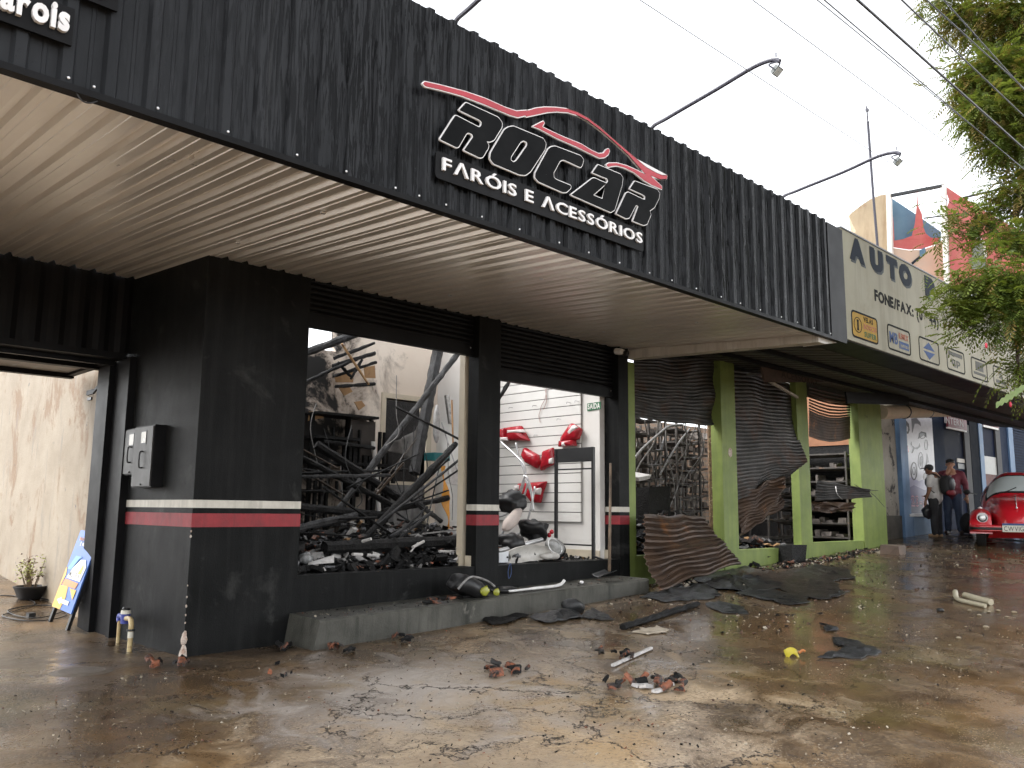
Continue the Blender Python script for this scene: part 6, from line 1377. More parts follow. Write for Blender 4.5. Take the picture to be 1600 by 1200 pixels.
# ------------------------------------------------------------------ red round-backed car
M_CARRED = NT('car_red'); M_CARRED = M_CARRED.set(color=(0.55,0.012,0.022), rough=0.28, coat=1.0, coatr=0.06, spec=0.5)
M_GLASSC = NT('car_glass').set(color=(0.45,0.49,0.48), rough=0.04, spec=0.9, coat=1.0, coatr=0.02)
M_TYRE = flat('tyre_rubber',(0.014,0.014,0.014),0.7)
cf = pD(1593,851,15.35); cf.z = G(cf.x+0.5,cf.y)
hd_ = Vector((-0.965,-0.262,0)).normalized(); lf_ = Vector((-hd_.y,hd_.x,0))     # forward, and the car's own left
car = thing('parked_car', cf, 'shiny red round-fendered car parked facing the camera, cut by the picture edge', 'car')
def Cw(x, y, z): return cf+hd_*x+lf_*y+Vector((0,0,z))
prof = [(-0.10,0.40,0.10,0.34),(-0.14,0.56,0.24,0.33),(-0.28,0.72,0.36,0.32),(-0.55,0.84,0.46,0.31),(-0.9,0.925,0.54,0.3),(-1.2,0.985,0.60,0.3),(-1.30,1.02,0.63,0.3),(-1.42,1.16,0.645,0.3),(-1.56,1.30,0.65,0.3),(-1.70,1.40,0.655,0.3),(-1.95,1.48,0.66,0.3),(-2.3,1.50,0.66,0.3),(-2.7,1.45,0.65,0.3),(-3.1,1.28,0.62,0.3),(-3.5,1.02,0.54,0.32),(-3.85,0.72,0.38,0.36),(-3.98,0.5,0.15,0.4)]
def section(i, a):
    x, zt_, hw, zb = prof[i]; belt = min(zt_, 0.98)
    c, s = math.cos(a), max(0, math.sin(a))
    z = zb+(zt_-zb)*s**0.85; k = 1.0
    if zt_ > 1.05 and z > belt: k = 1-0.26*((z-belt)/(zt_-belt))**1.1*min(1,(zt_-1.05)/0.3)
    return Cw(x, hw*math.copysign(abs(c)**0.55, c)*k, z)
NA = 25
b = MB(); b.grid(lambda u, v: section(round(u*16), math.pi*v), 17, NA); b.f += [tuple(range(NA)), tuple(16*NA+k for k in range(NA))]
bdy = b.build('body', M_CARRED, car, smooth=60)
sbm = bdy.modifiers.new('round','SUBSURF'); sbm.levels = 1; sbm.render_levels = 2
def patch(i0,i1,a0,a1,mat,nm,off=0.012,par=None,n=6,m_=12):
    mb = MB()
    def fn(u, v):
        xi = i0+(i1-i0)*u; k = min(15,int(xi)); t = xi-k; a = math.radians(a0+(a1-a0)*v)
        p = section(k,a)*(1-t)+section(k+1,a)*t; e = 0.5
        q1 = section(k,a+0.02)*(1-t)+section(k+1,a+0.02)*t; q0 = section(k+1,a)-section(k,a)
        nn = (q1-p).cross(q0).normalized(); out = p-Cw(prof[k][0],0,0.8); nn = nn if nn.dot(out) > 0 else -nn
        return p+nn*off
    return mb.grid(fn,n,m_).build(nm,mat,par or car,smooth=True)
ws = patch(6.35,8.75,52,128,M_GLASSC,'windscreen',0.014); patch(6.1,9.0,47,133,M_BLACK,'windscreen_seal',0.008,ws)
for s in (1,-1):
    patch(8.6,10.9,90+s*62,90+s*42,M_GLASSC,'side_window',0.016)
    # fenders
    def fen(cx, rx, nm):
        mb = MB()
        def fn(u, v):
            a = math.pi*u; bq = math.pi*(v-0.5)
            x = cx+rx*math.cos(a); z = 0.26+0.47*max(0,math.sin(a))**0.62*(0.72+0.28*math.cos(bq)); y = s*(0.60+0.185*math.sin(bq)) 
            return Cw(x, y, z)
        mb.grid(fn,18,12); mb.thick(0.02); return mb.build(nm,M_CARRED,car,smooth=60)
    fr_ = fen(-0.62,0.50,'front_fender'); fen(-3.35,0.50,'rear_fender')
    # headlamp set in the fender nose
    hx, hz = -0.175, 0.565
    ring = MB().tube([Cw(hx-0.05,s*0.565,hz),Cw(hx+0.035,s*0.565,hz-0.01)],[0.112,0.105],22).build('headlight', M_CARRED, car, smooth=40)
    MB().tube([Cw(hx+0.03,s*0.565,hz-0.01),Cw(hx+0.045,s*0.565,hz-0.012)],[0.098,0.092],22).build('chrome_ring', M_CHROME, ring, smooth=40)
    MB().tube([Cw(hx+0.0455,s*0.565,hz-0.012),Cw(hx+0.05,s*0.565,hz-0.012)],[0.078,0.07],22).build('lens', M_BLACK, ring, smooth=40)
    MB().tube([Cw(hx+0.0505,s*0.565,hz-0.012),Cw(hx+0.056,s*0.565,hz-0.012)],[0.055,0.04],18).build('reflector', M_CHROME, ring, smooth=40)
    MB().ell(Cw(-0.42,s*0.60,0.735),(0.07,0.04,0.022),12,8).build('indicator', M_LAMPCLEAR, car, smooth=True)
    for wx in (-0.64,-3.25):
        wh = MB(); pr_ = [(0.16,-0.07),(0.30,-0.075),(0.315,-0.05),(0.315,0.05),(0.30,0.075),(0.16,0.07)]
        wh.grid(lambda u, v: Cw(wx+pr_[round(v*5)][0]*math.cos(6.2832*u), s*0.62+pr_[round(v*5)][1], 0.315+pr_[round(v*5)][0]*math.sin(6.2832*u)), 24, 6, cu=True)
        tyre = wh.build('tyre', M_TYRE, car, smooth=40)
        MB().tube([Cw(wx,s*0.62-0.05,0.315),Cw(wx,s*0.62+s*0.06,0.315)],[0.165,0.165],20).build('rim', M_STEEL, tyre, smooth=40)
    MB().bar(Cw(-1.05,s*0.72,0.30),Cw(-2.95,s*0.72,0.30),0.14,0.05).build('running_board', M_BLACK, car)
    MB().bar(Cw(-1.35,s*0.66,1.02),Cw(-1.30,s*0.80,1.04),0.02,0.02).build('mirror_arm', M_BLACK, car); MB().ell(Cw(-1.28,s*0.84,1.06),(0.04,0.075,0.05),12,8).build('mirror', M_BLACK, car, smooth=True)
pts_ = [Cw(-0.25,0.80,0.36),Cw(-0.02,0.72,0.36),Cw(0.03,0.4,0.36),Cw(0.04,0,0.36),Cw(0.03,-0.4,0.36),Cw(-0.02,-0.72,0.36),Cw(-0.25,-0.80,0.36)]
P = smoothline(pts_,5); b = MB()
for i, p in enumerate(P): b.v += [p+Vector((0,0,-0.06)), p+hd_*0.03+Vector((0,0,-0.04)), p+hd_*0.03+Vector((0,0,0.04)), p+Vector((0,0,0.06))]
b.f = [(i*4+j,(i+1)*4+j,(i+1)*4+(j+1)%4,i*4+(j+1)%4) for i in range(len(P)-1) for j in range(4)]
bmp = b.build('bumper', M_CARRED, car, smooth=50)
b = MB()
for p in P: b.v += [p+hd_*0.031+Vector((0,0,-0.028)), p+hd_*0.038+Vector((0,0,-0.02)), p+hd_*0.038+Vector((0,0,0.012)), p+hd_*0.031+Vector((0,0,0.02))]
b.f = [(i*4+j,(i+1)*4+j,(i+1)*4+(j+1)%4,i*4+(j+1)%4) for i in range(len(P)-1) for j in range(4)]; b.build('bumper_strip', M_BLACK, bmp, smooth=50)
MB().hexa([Cw(-0.35,y,z) for y,z in ((0.5,0.18),(-0.5,0.18))]+[Cw(-0.6,y,0.18) for y in (-0.5,0.5)]+[Cw(-0.10,y,0.34) for y in (0.45,-0.45)]+[Cw(-0.6,y,0.34) for y in (-0.5,0.5)]).build('front_apron', M_CARRED, car)
pl_ = MB().hexa([Cw(0.085,0.25,0.30),Cw(0.085,-0.25,0.30),Cw(0.077,-0.25,0.30),Cw(0.077,0.25,0.30),Cw(0.085,0.25,0.455),Cw(0.085,-0.25,0.455),Cw(0.077,-0.25,0.455),Cw(0.077,0.25,0.455)]).build('number_plate', flat('plate_white',(0.66,0.64,0.55),0.4), car)
MB().hexa([Cw(0.088,0.25,0.42),Cw(0.088,-0.25,0.42),Cw(0.0855,-0.25,0.42),Cw(0.0855,0.25,0.42),Cw(0.088,0.25,0.456),Cw(0.088,-0.25,0.456),Cw(0.0855,-0.25,0.456),Cw(0.0855,0.25,0.456)]).build('plate_band', flat('plate_blue',(0.02,0.05,0.20),0.4), pl_)
# the plate is read from the front
xd_ = -lf_ if (-lf_).dot(RV) > 0 else lf_
st_ = cf+hd_*0.0856+Vector((0,0,0.32))-xd_*0.225
write('CWV1G4', st_, xd_, YD, 0.085, 0.36, M_BLACK, pl_, 'plate_letter', 0.002, 0.0)
MB().tube(smoothline([Cw(-1.26,0.0,1.045),Cw(-1.30,0.2,1.06),Cw(-1.36,0.36,1.13)],4),0.008,6).build('wiper', M_BLACK, car); MB().tube(smoothline([Cw(-1.26,-0.3,1.04),Cw(-1.30,-0.15,1.07),Cw(-1.37,0.02,1.15)],4),0.008,6).build('wiper', M_BLACK, car)
MB().tube(smoothline([section(k,math.pi/2)+Vector((0,0,0.006)) for k in (2,3,4,5)],5),0.007,6).build('bonnet_trim', M_CHROME, car)
MB().ell(section(2,math.pi/2)+Vector((0,0,0.02)),(0.03,0.02,0.02),10,6).build('bonnet_handle', M_CHROME, car, smooth=True)
# ------------------------------------------------------------------ things lying on the ground
def gpt(x, y, up=0.0): p = pG(x, y); return Vector((p.x, p.y, G(p.x,p.y)+up))
beam(gpt(973,985,0.03), gpt(1090,949,0.04), 0.075, 0.06, M_CHAR, 'charred_plank', 'charred black plank lying alone on the wet ground before the step', 41, 'plank')
def rag(L, mat, name, label, cat, h=0.03, seed=1, amp=0.02, t=0.006, parent=None):
    """crumpled sheet on the ground with a traced outline (px)"""
    pts = [gpt(x,y) for x, y in L]; c = sum(pts, Vector())/len(pts); R = []
    for i, q in enumerate(pts):
        q2 = pts[(i+1) % len(pts)]
        for j in range(7):
            w_ = q*(1-j/7)+q2*(j/7); e_ = noise.noise_vector(Vector((w_.x*11+seed, w_.y*11, seed)))*0.05+noise.noise_vector(Vector((w_.x*4+seed, w_.y*4, seed)))*0.05; R.append(w_+Vector((e_.x,e_.y,0))); m = MB(); n = len(R); K = 11
    for k in range(K):
        s = 1-k/K
        for q in R:
            p = c+(q-c)*s; e = noise.noise(Vector((p.x*5+seed, p.y*5, seed))); e2 = noise.noise(Vector((p.x*13, p.y*13+seed, 3)))+0.7*noise.noise(Vector((p.x*29, p.y*29+seed, 5)))
            m.v.append((p.x+0.3*amp*e2*(s>0.9), p.y+0.3*amp*e2*(s>0.9), G(p.x,p.y)+0.014+max(0, h*(0.35+e)+amp*e2*0.6)*(1 if k else 0.4)))
    m.v.append((c.x,c.y,G(c.x,c.y)+0.015+h*0.5)); o_ = len(m.v)-1
    for k in range(K-1):
        for i in range(n): m.f.append((k*n+i, k*n+(i+1)%n, (k+1)*n+(i+1)%n, (k+1)*n+i))
    for i in range(n): m.f.append(((K-1)*n+i, (K-1)*n+(i+1)%n, o_))
    m.thick(t, (0,0,1)); ob = m.build(name, mat, parent, smooth=45)
    return tag(ob, label, cat) if not parent else ob
M_TAR = pm('wet_burnt_sheet',(0.010,0.0105,0.011),(0.026,0.027,0.028),6,(0.22,0.5),0.7,40,0.012,spot=((0.06,0.06,0.062),7,0.6,0.7))
rag([(1082,908),(1120,895),(1165,888),(1210,896),(1235,915),(1200,925),(1150,926),(1110,920)], M_TAR, 'burnt_sheet', 'largest burnt black sheet on the ground before the second green post', 'sheet', 0.05, 3, 0.05)
rag([(1190,905),(1240,892),(1300,906),(1322,928),(1290,938),(1240,932)], M_TAR, 'burnt_sheet', 'crumpled black sheet at the right of the burnt pile', 'sheet', 0.03, 23, 0.03)
rag([(1150,928),(1200,922),(1262,934),(1250,942),(1190,938)], M_TAR, 'burnt_sheet', 'black sheet edge lying in front of the burnt pile', 'sheet', 0.02, 24, 0.02)
rag([(1230,895),(1275,884),(1330,893),(1335,905),(1290,910)], M_TAR, 'burnt_sheet', 'black sheet behind the burnt pile near the low green wall', 'sheet', 0.03, 25, 0.03)
rag([(1000,935),(1050,922),(1110,915),(1130,933),(1095,938),(1040,943)], M_TAR, 'burnt_sheet', 'burnt black sheet lying between the step and the fallen shutter', 'sheet', 0.04, 5)
rag([(1102,946),(1130,942),(1166,952),(1160,961),(1128,960)], M_TAR, 'burnt_sheet', 'small flat black sheet beyond the end of the charred plank', 'sheet', 0.02, 7)
rag([(1205,938),(1260,936),(1262,942),(1240,947),(1210,944)], M_TAR, 'burnt_sheet', 'thin black sheet strip right of the small flat one', 'sheet', 0.02, 9)
rag([(1278,1029),(1290,1025),(1318,1018),(1300,1006),(1298,1000),(1320,1000),(1345,1006),(1368,1015),(1372,1024),(1350,1029),(1300,1030)], M_TAR, 'burnt_cloth', 'black cloth-like piece lying alone on the wet ground at right', 'cloth', 0.025, 11, 0.02, 0.012)
rag([(1281,976),(1296,982),(1310,988),(1290,988)], M_TAR, 'burnt_scrap', 'small black scrap behind the black cloth piece', 'scrap', 0.05, 13)
rag([(1278,926),(1300,923),(1325,926),(1310,933),(1285,933)], M_TAR, 'burnt_scrap', 'black scrap at the right end of the burnt sheets', 'scrap', 0.03, 14)
rag([(826,968),(850,962),(885,958),(905,955),(905,965),(885,972),(850,975)], M_TAR, 'burnt_mat', 'ribbed black rubber mat lying against the front of the step', 'mat', 0.06, 15)
soft(gpt(896,958,0.06),(0.13,0.10,0.085),21,M_TAR,'burnt_roll','rolled end of black rubber by the step','rubber',0.35,9)
rag([(905,966),(920,956),(945,962),(962,970),(940,972),(925,968)], M_TAR, 'burnt_scrap', 'torn black scrap right of the rolled rubber', 'scrap', 0.06, 16)
rag([(748,972),(770,966),(800,962),(830,962),(800,973),(770,978)], M_CHAR, 'charred_splinter', 'long black splinter along the foot of the step', 'splinter', 0.03, 18)
# yellow plastic scrap, twigs, pipe ends
ys = thing('yellow_scrap', gpt(1240,1027), 'bright yellow plastic scrap lying alone on the brown ground', 'scrap')
c = gpt(1240,1026,0.03); b = MB(); b.grid(lambda u, v: c+RV*(-0.06+0.10*u)+Vector((0.4,0.7,0))*(v-0.5)*0.06+Vector((0,0,-0.020+0.040*v+0.02*math.sin(3*u)-0.03*(u-0.5)**2*4*(1-v))), 9, 6); b.thick(0.012,(0,-0.7,0.7)); b.build('shell', flat('yellow_plastic',(0.50,0.41,0.03),0.3), ys, smooth=50)
MB().tube(smoothline([c+RV*0.045,c+RV*0.075+Vector((0,0,0.02)),c+RV*0.095+Vector((0,0,0.012))],4),0.011,6).build('torn_end', flat('orange_tear',(0.5,0.18,0.05),0.5), ys)
o = MB().bar(gpt(957,1043,0.015),gpt(1018,1016,0.02),0.026,0.018).build('white_batten', M_WHITEBIT); tag(o,'thin white batten lying right of the burnt tile bits','batten')
rag([(985,990),(1000,984),(1020,986),(1030,980),(1046,984),(1040,992),(1010,994)], pm('torn_card',(0.46,0.40,0.32),(0.34,0.28,0.2),14), 'torn_card', 'torn pale card under the charred plank', 'card', 0.02, 20)
M_BONE = pm('old_plastic_pipe',(0.50,0.46,0.34),(0.42,0.37,0.26),6,(0.45,0.6),0.1)
o = MB().tube(smoothline([gpt(1508,935,0.035),gpt(1525,940,0.035),gpt(1549,946,0.035)],4),0.036,12).build('pipe_end', M_BONE, smooth=40); tag(o,'thick cream pipe piece lying among pebbles at right','pipe')
o = MB().tube(smoothline([gpt(1493,933,0.06),gpt(1496,940,0.03),gpt(1515,945,0.025),gpt(1540,950,0.022)],4),[0.03]*4+[0.024]*9,10).build('pipe_end', M_BONE, smooth=40); tag(o,'bent cream pipe piece beside the thick one','pipe')
PB = []
for k,(x,y,s) in enumerate(((1541,981,0.035),(1509,980,0.018),(1484,1009,0.016),(1450,1014,0.015),(1515,955,0.03),(1470,955,0.05),(1560,955,0.03),(1585,958,0.035),(1530,962,0.03),(1545,957,0.028),(1574,965,0.025),(1498,998,0.03))):
    s *= 0.8; o = MB().ell(gpt(x,y,s*0.3),(s*1.3,s,s*0.5),9,6,fn=lambda p: p*(1+0.35*noise.noise(p*40))).build('pebble', pm('pebble_stone',(0.30,0.25,0.17),(0.2,0.16,0.11),14) if k not in (5,) else M_TAR, smooth=True); tag(o,('pale pebble on the wet ground by the cream pipe pieces' if k != 5 else 'dark stone left of the cream pipe pieces'),'pebble','pebbles by the pipe pieces')
    PB.append(o) if k != 5 else o.pop('group')
rank_labels(PB, 'pale pebble on the wet ground by the cream pipe pieces')
# terracotta roof-tile shards, in little groups
TS = random.Random(21)
def shard(x, y, s, black, label):
    """curved roof-tile fragment"""
    p = gpt(x,y,0.012); a = TS.uniform(0,6.28); s = s*0.75; M = Matrix.Rotation(a,3,'Z') @ Matrix.Rotation(TS.gauss(0,0.35),3,'X') @ Matrix.Rotation(TS.gauss(0,0.3),3,'Y')
    w_ = s*TS.uniform(0.6,0.9); cut = [TS.uniform(0.75,1.1) for _ in range(7)]; b = MB()
    b.grid(lambda u, v: p+M @ Vector(((u-0.5)*w_, (v-0.5)*s*cut[round(u*6)], 0.34*w_*math.sin(math.pi*u)*0.8)), 7, 3); b.thick(0.016,(0,0,1))
    zmin = min(v[2] for v in b.v); dz = (G(p.x,p.y)+0.006)-zmin; b.v = [(v[0],v[1],v[2]+dz) for v in b.v]
    o = b.jitter(0.006,30,x).build('tile_shard', M_CHAR if black else M_TILE)
    o['label'] = label; o['category'] = 'tile shard'; o['kind'] = 'thing'; o['group'] = label; SH.append((label, x, y, o, black)); return o
SH = []
for (xs_, lab, n, smin, smax) in (((232,292,1035,1046),'broken roof-tile shard at the foot of the corner pillar',9,0.05,0.11),((425,458,1012,1024),'broken roof-tile shard beside the left end of the step',5,0.05,0.10),((505,552,1012,1022),'broken roof-tile shard before the left end of the step',5,0.06,0.12),((585,645,996,1006),'blackened tile shard along the front of the step',5,0.05,0.11),((765,832,1042,1062),'burnt tile shard in the cluster on the open ground',13,0.05,0.13),((930,990,1018,1034),'burnt tile shard beside the white batten',9,0.05,0.12),((945,1072,1062,1084),'burnt tile shard in the widest heap before the camera',22,0.04,0.12),((1150,1300,872,892),'tile shard along the low green wall',16,0.06,0.16),((660,760,928,940),'tile shard on top of the step by the charred car part',0,0.05,0.1),((405,480,1040,1062),'small tile shard lying left of the step',5,0.025,0.05)):
    for k in range(n): shard(TS.uniform(xs_[0],xs_[1]), TS.uniform(xs_[2],xs_[3]), TS.uniform(smin,smax), TS.random() < 0.38, lab)
for lab in {a[0] for a in SH}:
    for k, a in enumerate(sorted([q for q in SH if q[0] == lab], key=lambda q: q[1])): a[3]['label'] = ('blackened ' if a[4] else 'orange-brown ')+lab.replace('burnt ','').replace('broken ','').replace('blackened ','')+', '+ORD[k]+' from the left'
for k in range(7):
    x = TS.uniform(660,725); q = pY(x,936,6.5); p = Vector((5.2+0.085*k,TS.uniform(6.4,6.6),0)); p.z = stz(p.x)+0.012
    o = MB().box(p.x-0.05,p.x+0.05,p.y-0.025,p.y+0.025,p.z-0.008,p.z+0.012).jitter(0.014,20,k).build('tile_shard', M_TILE if k % 3 else M_CHAR); tag(o,('orange-brown' if k % 3 else 'blackened')+' tile shard on the step by the charred car part, '+ORD[k]+' from the left','tile shard','tile shards on top of the step')
for k,(x,y) in enumerate(((470,1042),(545,934),(806,970),(975,1069))):
    pass
# crushed white bits in the widest heap
for k,(x,y) in enumerate(((1000,1073),(1010,1077),(1030,1082),(1042,1074))):
    o = MB().box(*[v for pr2 in ((-0.05,0.05),(-0.025,0.025),(0,0.02)) for v in pr2]).jitter(0.02,14,k+3); c = gpt(x,y,0.004); o.v = [(v[0]+c.x,v[1]+c.y,v[2]+c.z) for v in o.v]
    tag(o.build('plaster_bit', M_WHITEBIT),'white plaster bit among the tile shards of the widest heap, '+ORD[k]+' from the left','plaster','white plaster bits in the widest heap')
# fine litter: chips, grit, ash and leaf bits nobody could count
def scatter(n, region, mats, seed, smin, smax, label):
    def f(r):
        for _ in range(30):
            x, y = r.uniform(*region[0]), r.uniform(*region[1])
            d = noise.noise(Vector((x*1.3, y*1.3, seed)))
            if d+r.uniform(-0.5,0.5) > 0: break
        return (x, y, G(x,y)+0.008)
    rubble('ground_litter', f, n, mats, seed, None, smin, smax, label, 'litter', 0.3)
M_PALEBIT = pm('pale_grit',(0.45,0.40,0.32),(0.3,0.26,0.2),20)
scatter(6500, ((1.5,9.5),(2.2,6.25)), [(M_PALEBIT,0.35),(M_CHAR,0.4),(M_TILE,0.15),(M_DRYLEAF,0.1)], 31, 0.005, 0.024, 'fine chips and grit scattered before the shop')
scatter(2600, ((7.0,17.5),(4.0,6.7)), [(M_PALEBIT,0.25),(M_CHAR,0.5),(M_DRYLEAF,0.25)], 32, 0.01, 0.05, 'fine ash and leaf litter before the green building')
scatter(900, ((9.0,16.5),(6.2,6.76)), [(M_PALEBIT,0.15),(M_CHAR,0.6),(M_DRYLEAF,0.1),(M_TILE,0.15)], 33, 0.03, 0.12, 'burnt bits swept along the low green wall')
def on_step(r): x = r.uniform(4.0,8.4); return (x, r.uniform(6.33,6.76), stz(x)+0.004)
rubble('ground_litter', on_step, 420, [(M_PALEBIT,0.2),(M_CHAR,0.6),(M_TILE,0.2)], 34, None, 0.006, 0.03, 'fine chips lying on the step', 'litter', 0.3)
# charred lumps piled before the low green wall
for k,(x,y,r_,lb) in enumerate(((1235,878,(0.22,0.16,0.14),'black charred block before the green low wall'),(1195,880,(0.18,0.14,0.06),'flat charred lump left of the black block'),(1205,868,(0.14,0.10,0.08),'grey scorched lump leaning on the green low wall'))):
    o = MB().box(-r_[0],r_[0],-r_[1],r_[1],0,r_[2]*2); o.jitter(0.05,4,k); c = gpt(x,y,-0.01); o.v = [(v[0]+c.x,v[1]+c.y,v[2]+c.z) for v in o.v]; tag(o.build('charred_block', M_CHAR if k != 2 else M_CHARGREY),lb,'debris')
# bent bright pipes and burnt machine in the first green bay
for k,(L,w_,lb) in enumerate((([(992,716),(1005,700),(1030,678),(1046,666),(1066,664)],0.022,'bent pale conduit arching across the first green bay'),([(1030,744),(1046,715),(1062,690),(1078,670)],0.018,'pale rod leaning right in the first green bay'),([(1020,740),(1032,705),(1040,680)],0.02,'bluish rod in the first green bay'),([(994,668),(996,690),(993,715)],0.016,'pale hooked wire beside the first green post'),([(1014,785),(1018,768),(1030,758),(1045,745),(1038,736),(1030,728)],0.012,'thin bent wire over the burnt machine'))):
    o = MB().tube(smoothline([pY(x,y,8.2+0.2*k) for x, y in L],6),w_,8).build('bent_conduit', M_GREYBIT if k != 2 else M_STEEL, smooth=True); tag(o,lb,'conduit')
c = pY(1016,790,7.9); o = MB().box(c.x-0.30,c.x+0.25,c.y-0.2,c.y+0.2,0.6,c.z+0.28).jitter(0.05,3,2).build('burnt_machine', M_CHAR); tag(o,'burnt black machine behind the fallen shutter','machine')
o = MB().poly([[pY(997,746,8.1),pY(1018,742,8.1),pY(1015,748,8.1),pY(999,752,8.1)]],(0,0.3,0.05)).build('burnt_tin', M_WHITEBIT); tag(o,'small white tin lid on top of the burnt machine','lid')
b = MB().tube([pY(1110,661,7.1),pY(1114,836,7.1)],0.055,8).jitter(0.012,20).build('rusty_channel', pm('rust_flakes',(0.25,0.15,0.08),(0.08,0.05,0.035),30,(0.6,0.8),0.6,spot=((0.45,0.36,0.24),28,0.55,0.65))); tag(b,'rust-flaked upright channel beside the second green post','channel')

# ------------------------------------------------------------------ overhead wires
WG = 'overhead wires above the street'
for k,(x0,y0,x1,y1,Y,r_,lb) in enumerate(((1000,0,1360,235,2.6,0.006,'thin overhead wire, lowest and nearest the canopy'),(1176,0,1440,195,2.2,0.006,'thin overhead wire, second from the canopy'),(1277,0,1510,190,1.9,0.007,'overhead wire third from the canopy, paired with a lighter one'),(1288,0,1500,180,1.85,0.009,'overhead wire crossing the lighter one of the pair'),(1340,0,1510,152,1.6,0.017,'thickest dark overhead cable'),(1409,0,1530,115,1.5,0.011,'dark overhead cable right of the thickest one'),(1448,0,1580,120,1.45,0.010,'dark overhead cable passing in front of the tree top'),(1475,0,1600,140,1.4,0.009,'rightmost overhead cable over the tree'))):
    a = pY(x0,y0,Y); b_ = pY(x1,y1,Y); d = (b_-a); 
    P = [a-d.normalized()*9+Vector((0,0,0))]+[a+d*t for t in (0,0.5,1)]+[b_+d.normalized()*(8*j) for j in (1,2,3)]
    o = MB().tube(P, r_*0.42, 6).build('overhead_wire', M_BLACK); tag(o, lb, 'wire', WG)


# ------------------------------------------------------------------ street tree with feathery leaves
M_BARK = pm('grey_brown_bark',(0.10,0.075,0.055),(0.055,0.042,0.033),8,(0.7,0.9),1.0,18,0.03)
def leafmat(name, c1, c2):
    t = NT(name); f = t.ramp(t.noise(1.6,4,0.6), [(0.35,0.0),(0.65,1.0)]); col = t.mix(f, c1, c2)
    t.set(color=col, rough=0.55, spec=0.35)
    tr = t.n.new('ShaderNodeBsdfTranslucent'); t.put(tr,'Color',t.mix(0.5,col,(0.30,0.36,0.04))); ad = t.n.new('ShaderNodeMixShader'); ad.inputs[0].default_value = 0.35
    out = t.n['Material Output']; t.l.new(t.b.outputs[0],ad.inputs[1]); t.l.new(tr.outputs[0],ad.inputs[2]); t.l.new(ad.outputs[0],out.inputs['Surface']); return t.m
M_LF = leafmat('leaf_green',(0.050,0.085,0.015),(0.090,0.118,0.022)); M_LF2 = leafmat('leaf_fresh',(0.11,0.165,0.025),(0.14,0.18,0.032)); M_LF3 = leafmat('leaf_rusty',(0.17,0.115,0.03),(0.13,0.095,0.03))
LT = random.Random(77)
def frond(m, p, d, L, dr):
    """one feathery compound leaf: midrib with pairs of narrow leaflets"""
    d = d.normalized(); s = d.cross(Vector((0,0,1))); s = s.normalized() if s.length > 0.05 else Vector((1,0,0)); n = 6
    for k in range(n):
        t = (k+0.6)/n; q = p+d*L*t-Vector((0,0,1))*dr*L*t*t; ll = L*0.36*math.sin(math.pi*(0.15+0.78*t))
        for sg in (-1,1):
            ax = (s*sg+d*0.55-Vector((0,0,0.25+0.4*LT.random()))).normalized(); w_ = d*L*0.062
            e = q+ax*ll
            m.add([q-w_*0.6, q+ax*ll*0.5-w_, e, q+ax*ll*0.5+w_],[(0,1,2,3)])
def crown_tree(name, base, label, blobs, limbs, nfr, L, seed):
    global LT
    LT = random.Random(seed); t = thing(name, base, label, 'tree')
    tm = MB()
    for P, R in limbs: tm.tube(smoothline(P,5), [R[0]+(R[1]-R[0])*i/(5*(len(P)-1)) for i in range(5*(len(P)-1)+1)], 9)
    tm.jitter(0.015,6).build('trunk', M_BARK, t, smooth=True)
    ms = [MB(),MB(),MB()]
    for (c, r, n, tone) in blobs:
        c = Vector(c)
        for sub in range(max(5, int(n/7))):
            u = Vector((LT.gauss(0,1),LT.gauss(0,1),LT.gauss(0,1))).normalized()*(0.35+0.65*LT.random()**0.5)
            cc = c+Vector((u.x*r[0],u.y*r[1],u.z*r[2])); od = (u+Vector((0,0,-0.25))).normalized()
            twig = cc-od*0.35
            for k in range(26):
                dd = (od+Vector((LT.gauss(0,.6),LT.gauss(0,.6),LT.gauss(0,.45)))).normalized(); p = twig+dd*LT.uniform(0.05,0.34)+Vector((LT.gauss(0,.07),LT.gauss(0,.07),LT.gauss(0,.06)))
                w = [0.62,0.18,0.20] if tone == 0 else ([0.38,0.58,0.04] if tone == 1 else [0.45,0.05,0.50])
                frond(ms[LT.choices((0,1,2),w)[0]], p, dd, L*LT.uniform(0.6,1.15), LT.uniform(0.2,0.7))
    for m, mt, nm in zip(ms,(M_LF,M_LF2,M_LF3),('crown','young_leaves','rusty_leaves')):
        if m.v: m.build(nm, mt, t, fix=False)['kind'] = 'stuff'
    return t
tb = Vector((11.4,0.4,G(11.4,0.4)))
bl = []
def bp2(x, y, d, r, n, tone=0): bl.append((pD(x,y,d), r, n, tone))
bp2(1520,25,9.5,(0.40,0.5,0.25),150,2); bp2(1590,35,9.3,(0.45,0.6,0.35),240,2); bp2(1650,90,9.4,(0.6,0.7,0.6),260,2); bp2(1478,8,9.6,(0.15,0.2,0.12),50,2)
bp2(1552,120,9.2,(0.34,0.5,0.32),300,0); bp2(1600,150,9.1,(0.45,0.6,0.6),480,0); bp2(1548,180,9.0,(0.24,0.4,0.24),190,0); bp2(1515,150,9.3,(0.10,0.2,0.22),60,2)
bp2(1590,225,8.9,(0.22,0.5,0.22),190,0); bp2(1645,300,8.9,(0.35,0.5,0.5),240,0); bp2(1595,300,8.9,(0.16,0.4,0.16),110,2); bp2(1540,345,9.1,(0.22,0.2,0.06),60,0); bp2(1500,352,9.2,(0.14,0.15,0.04),30,0)
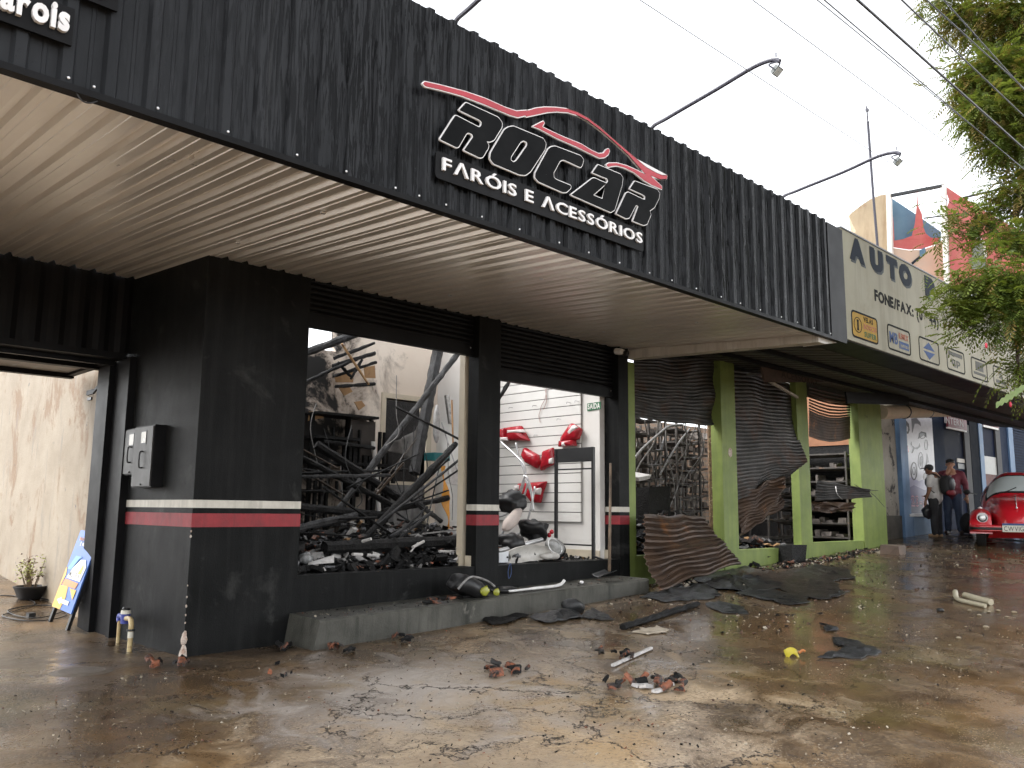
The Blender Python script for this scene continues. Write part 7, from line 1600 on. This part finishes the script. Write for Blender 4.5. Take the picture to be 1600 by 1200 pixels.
bp2(1598,380,8.6,(0.20,0.4,0.14),130,0); bp2(1545,452,8.3,(0.30,0.4,0.07),170,1); bp2(1592,462,8.2,(0.25,0.4,0.16),200,1); bp2(1500,462,8.4,(0.12,0.15,0.04),40,1); bp2(1515,492,8.3,(0.14,0.2,0.04),55,1); bp2(1585,510,8.1,(0.14,0.3,0.10),90,0); bp2(1605,590,8.2,(0.08,0.2,0.16),50,1); bp2(1660,560,8.2,(0.3,0.4,0.4),160,0)
bp2(1690,220,8.9,(0.7,0.8,0.7),260,0); bp2(1720,450,8.6,(0.5,0.6,0.5),200,0)
limbs = [([tb-Vector((0,0,0.2)),tb+Vector((0.05,0.05,1.2)),tb+Vector((-0.05,0.15,2.5)),tb+Vector((0.1,0.3,3.6))],(0.20,0.13)),
         ([tb+Vector((-0.05,0.15,2.4)),pD(1690,430,8.7),pD(1600,470,8.4),pD(1520,470,8.35)],(0.09,0.012)),
         ([tb+Vector((0.1,0.3,3.5)),pD(1700,280,9.0),pD(1620,220,9.0),pD(1550,170,9.1)],(0.11,0.02)),
         ([tb+Vector((0.1,0.3,3.5)),pD(1720,150,9.4),pD(1630,60,9.4),pD(1520,25,9.5)],(0.11,0.015)),
         ([pD(1620,220,9.0),pD(1600,320,8.9),pD(1560,345,9.0)],(0.03,0.008)),([pD(1600,470,8.4),pD(1590,540,8.2),pD(1598,630,8.2)],(0.03,0.006))]
crown_tree('street_tree', tb, 'leafy street tree with fine feathery leaves hanging into the right side of the picture', bl, limbs, 0, 0.185, 5)
# a long toothed cactus leaf with red buds caught in the lower twigs
cl = thing('orchid_cactus', pD(1580,632,7.9), 'flat toothed cactus stem with red bud hanging from the tree', 'plant')
b = MB(); A_ = pD(1556,634,7.9); B2 = pD(1604,602,7.9); dd = (B2-A_); sd2 = Vector((0.1,0.1,1))
b.grid(lambda u, v: A_+dd*u+Vector((0,0,1))*((v-0.5)*0.05*(0.35+math.sin(math.pi*(0.1+0.8*u))**0.6)*(1+0.25*math.sin(u*40))), 40, 3); b.thick(0.005,(0.9,0.3,0)); b.build('stem', pm('cactus_green',(0.20,0.26,0.10),(0.14,0.20,0.07),6), cl)
for x, y in ((1579,632),(1541,540)): MB().ell(pD(x,y,7.95),(0.012,0.012,0.028),10,7).build('red_bud', flat('bud_red',(0.5,0.03,0.06),0.4), cl, smooth=True)
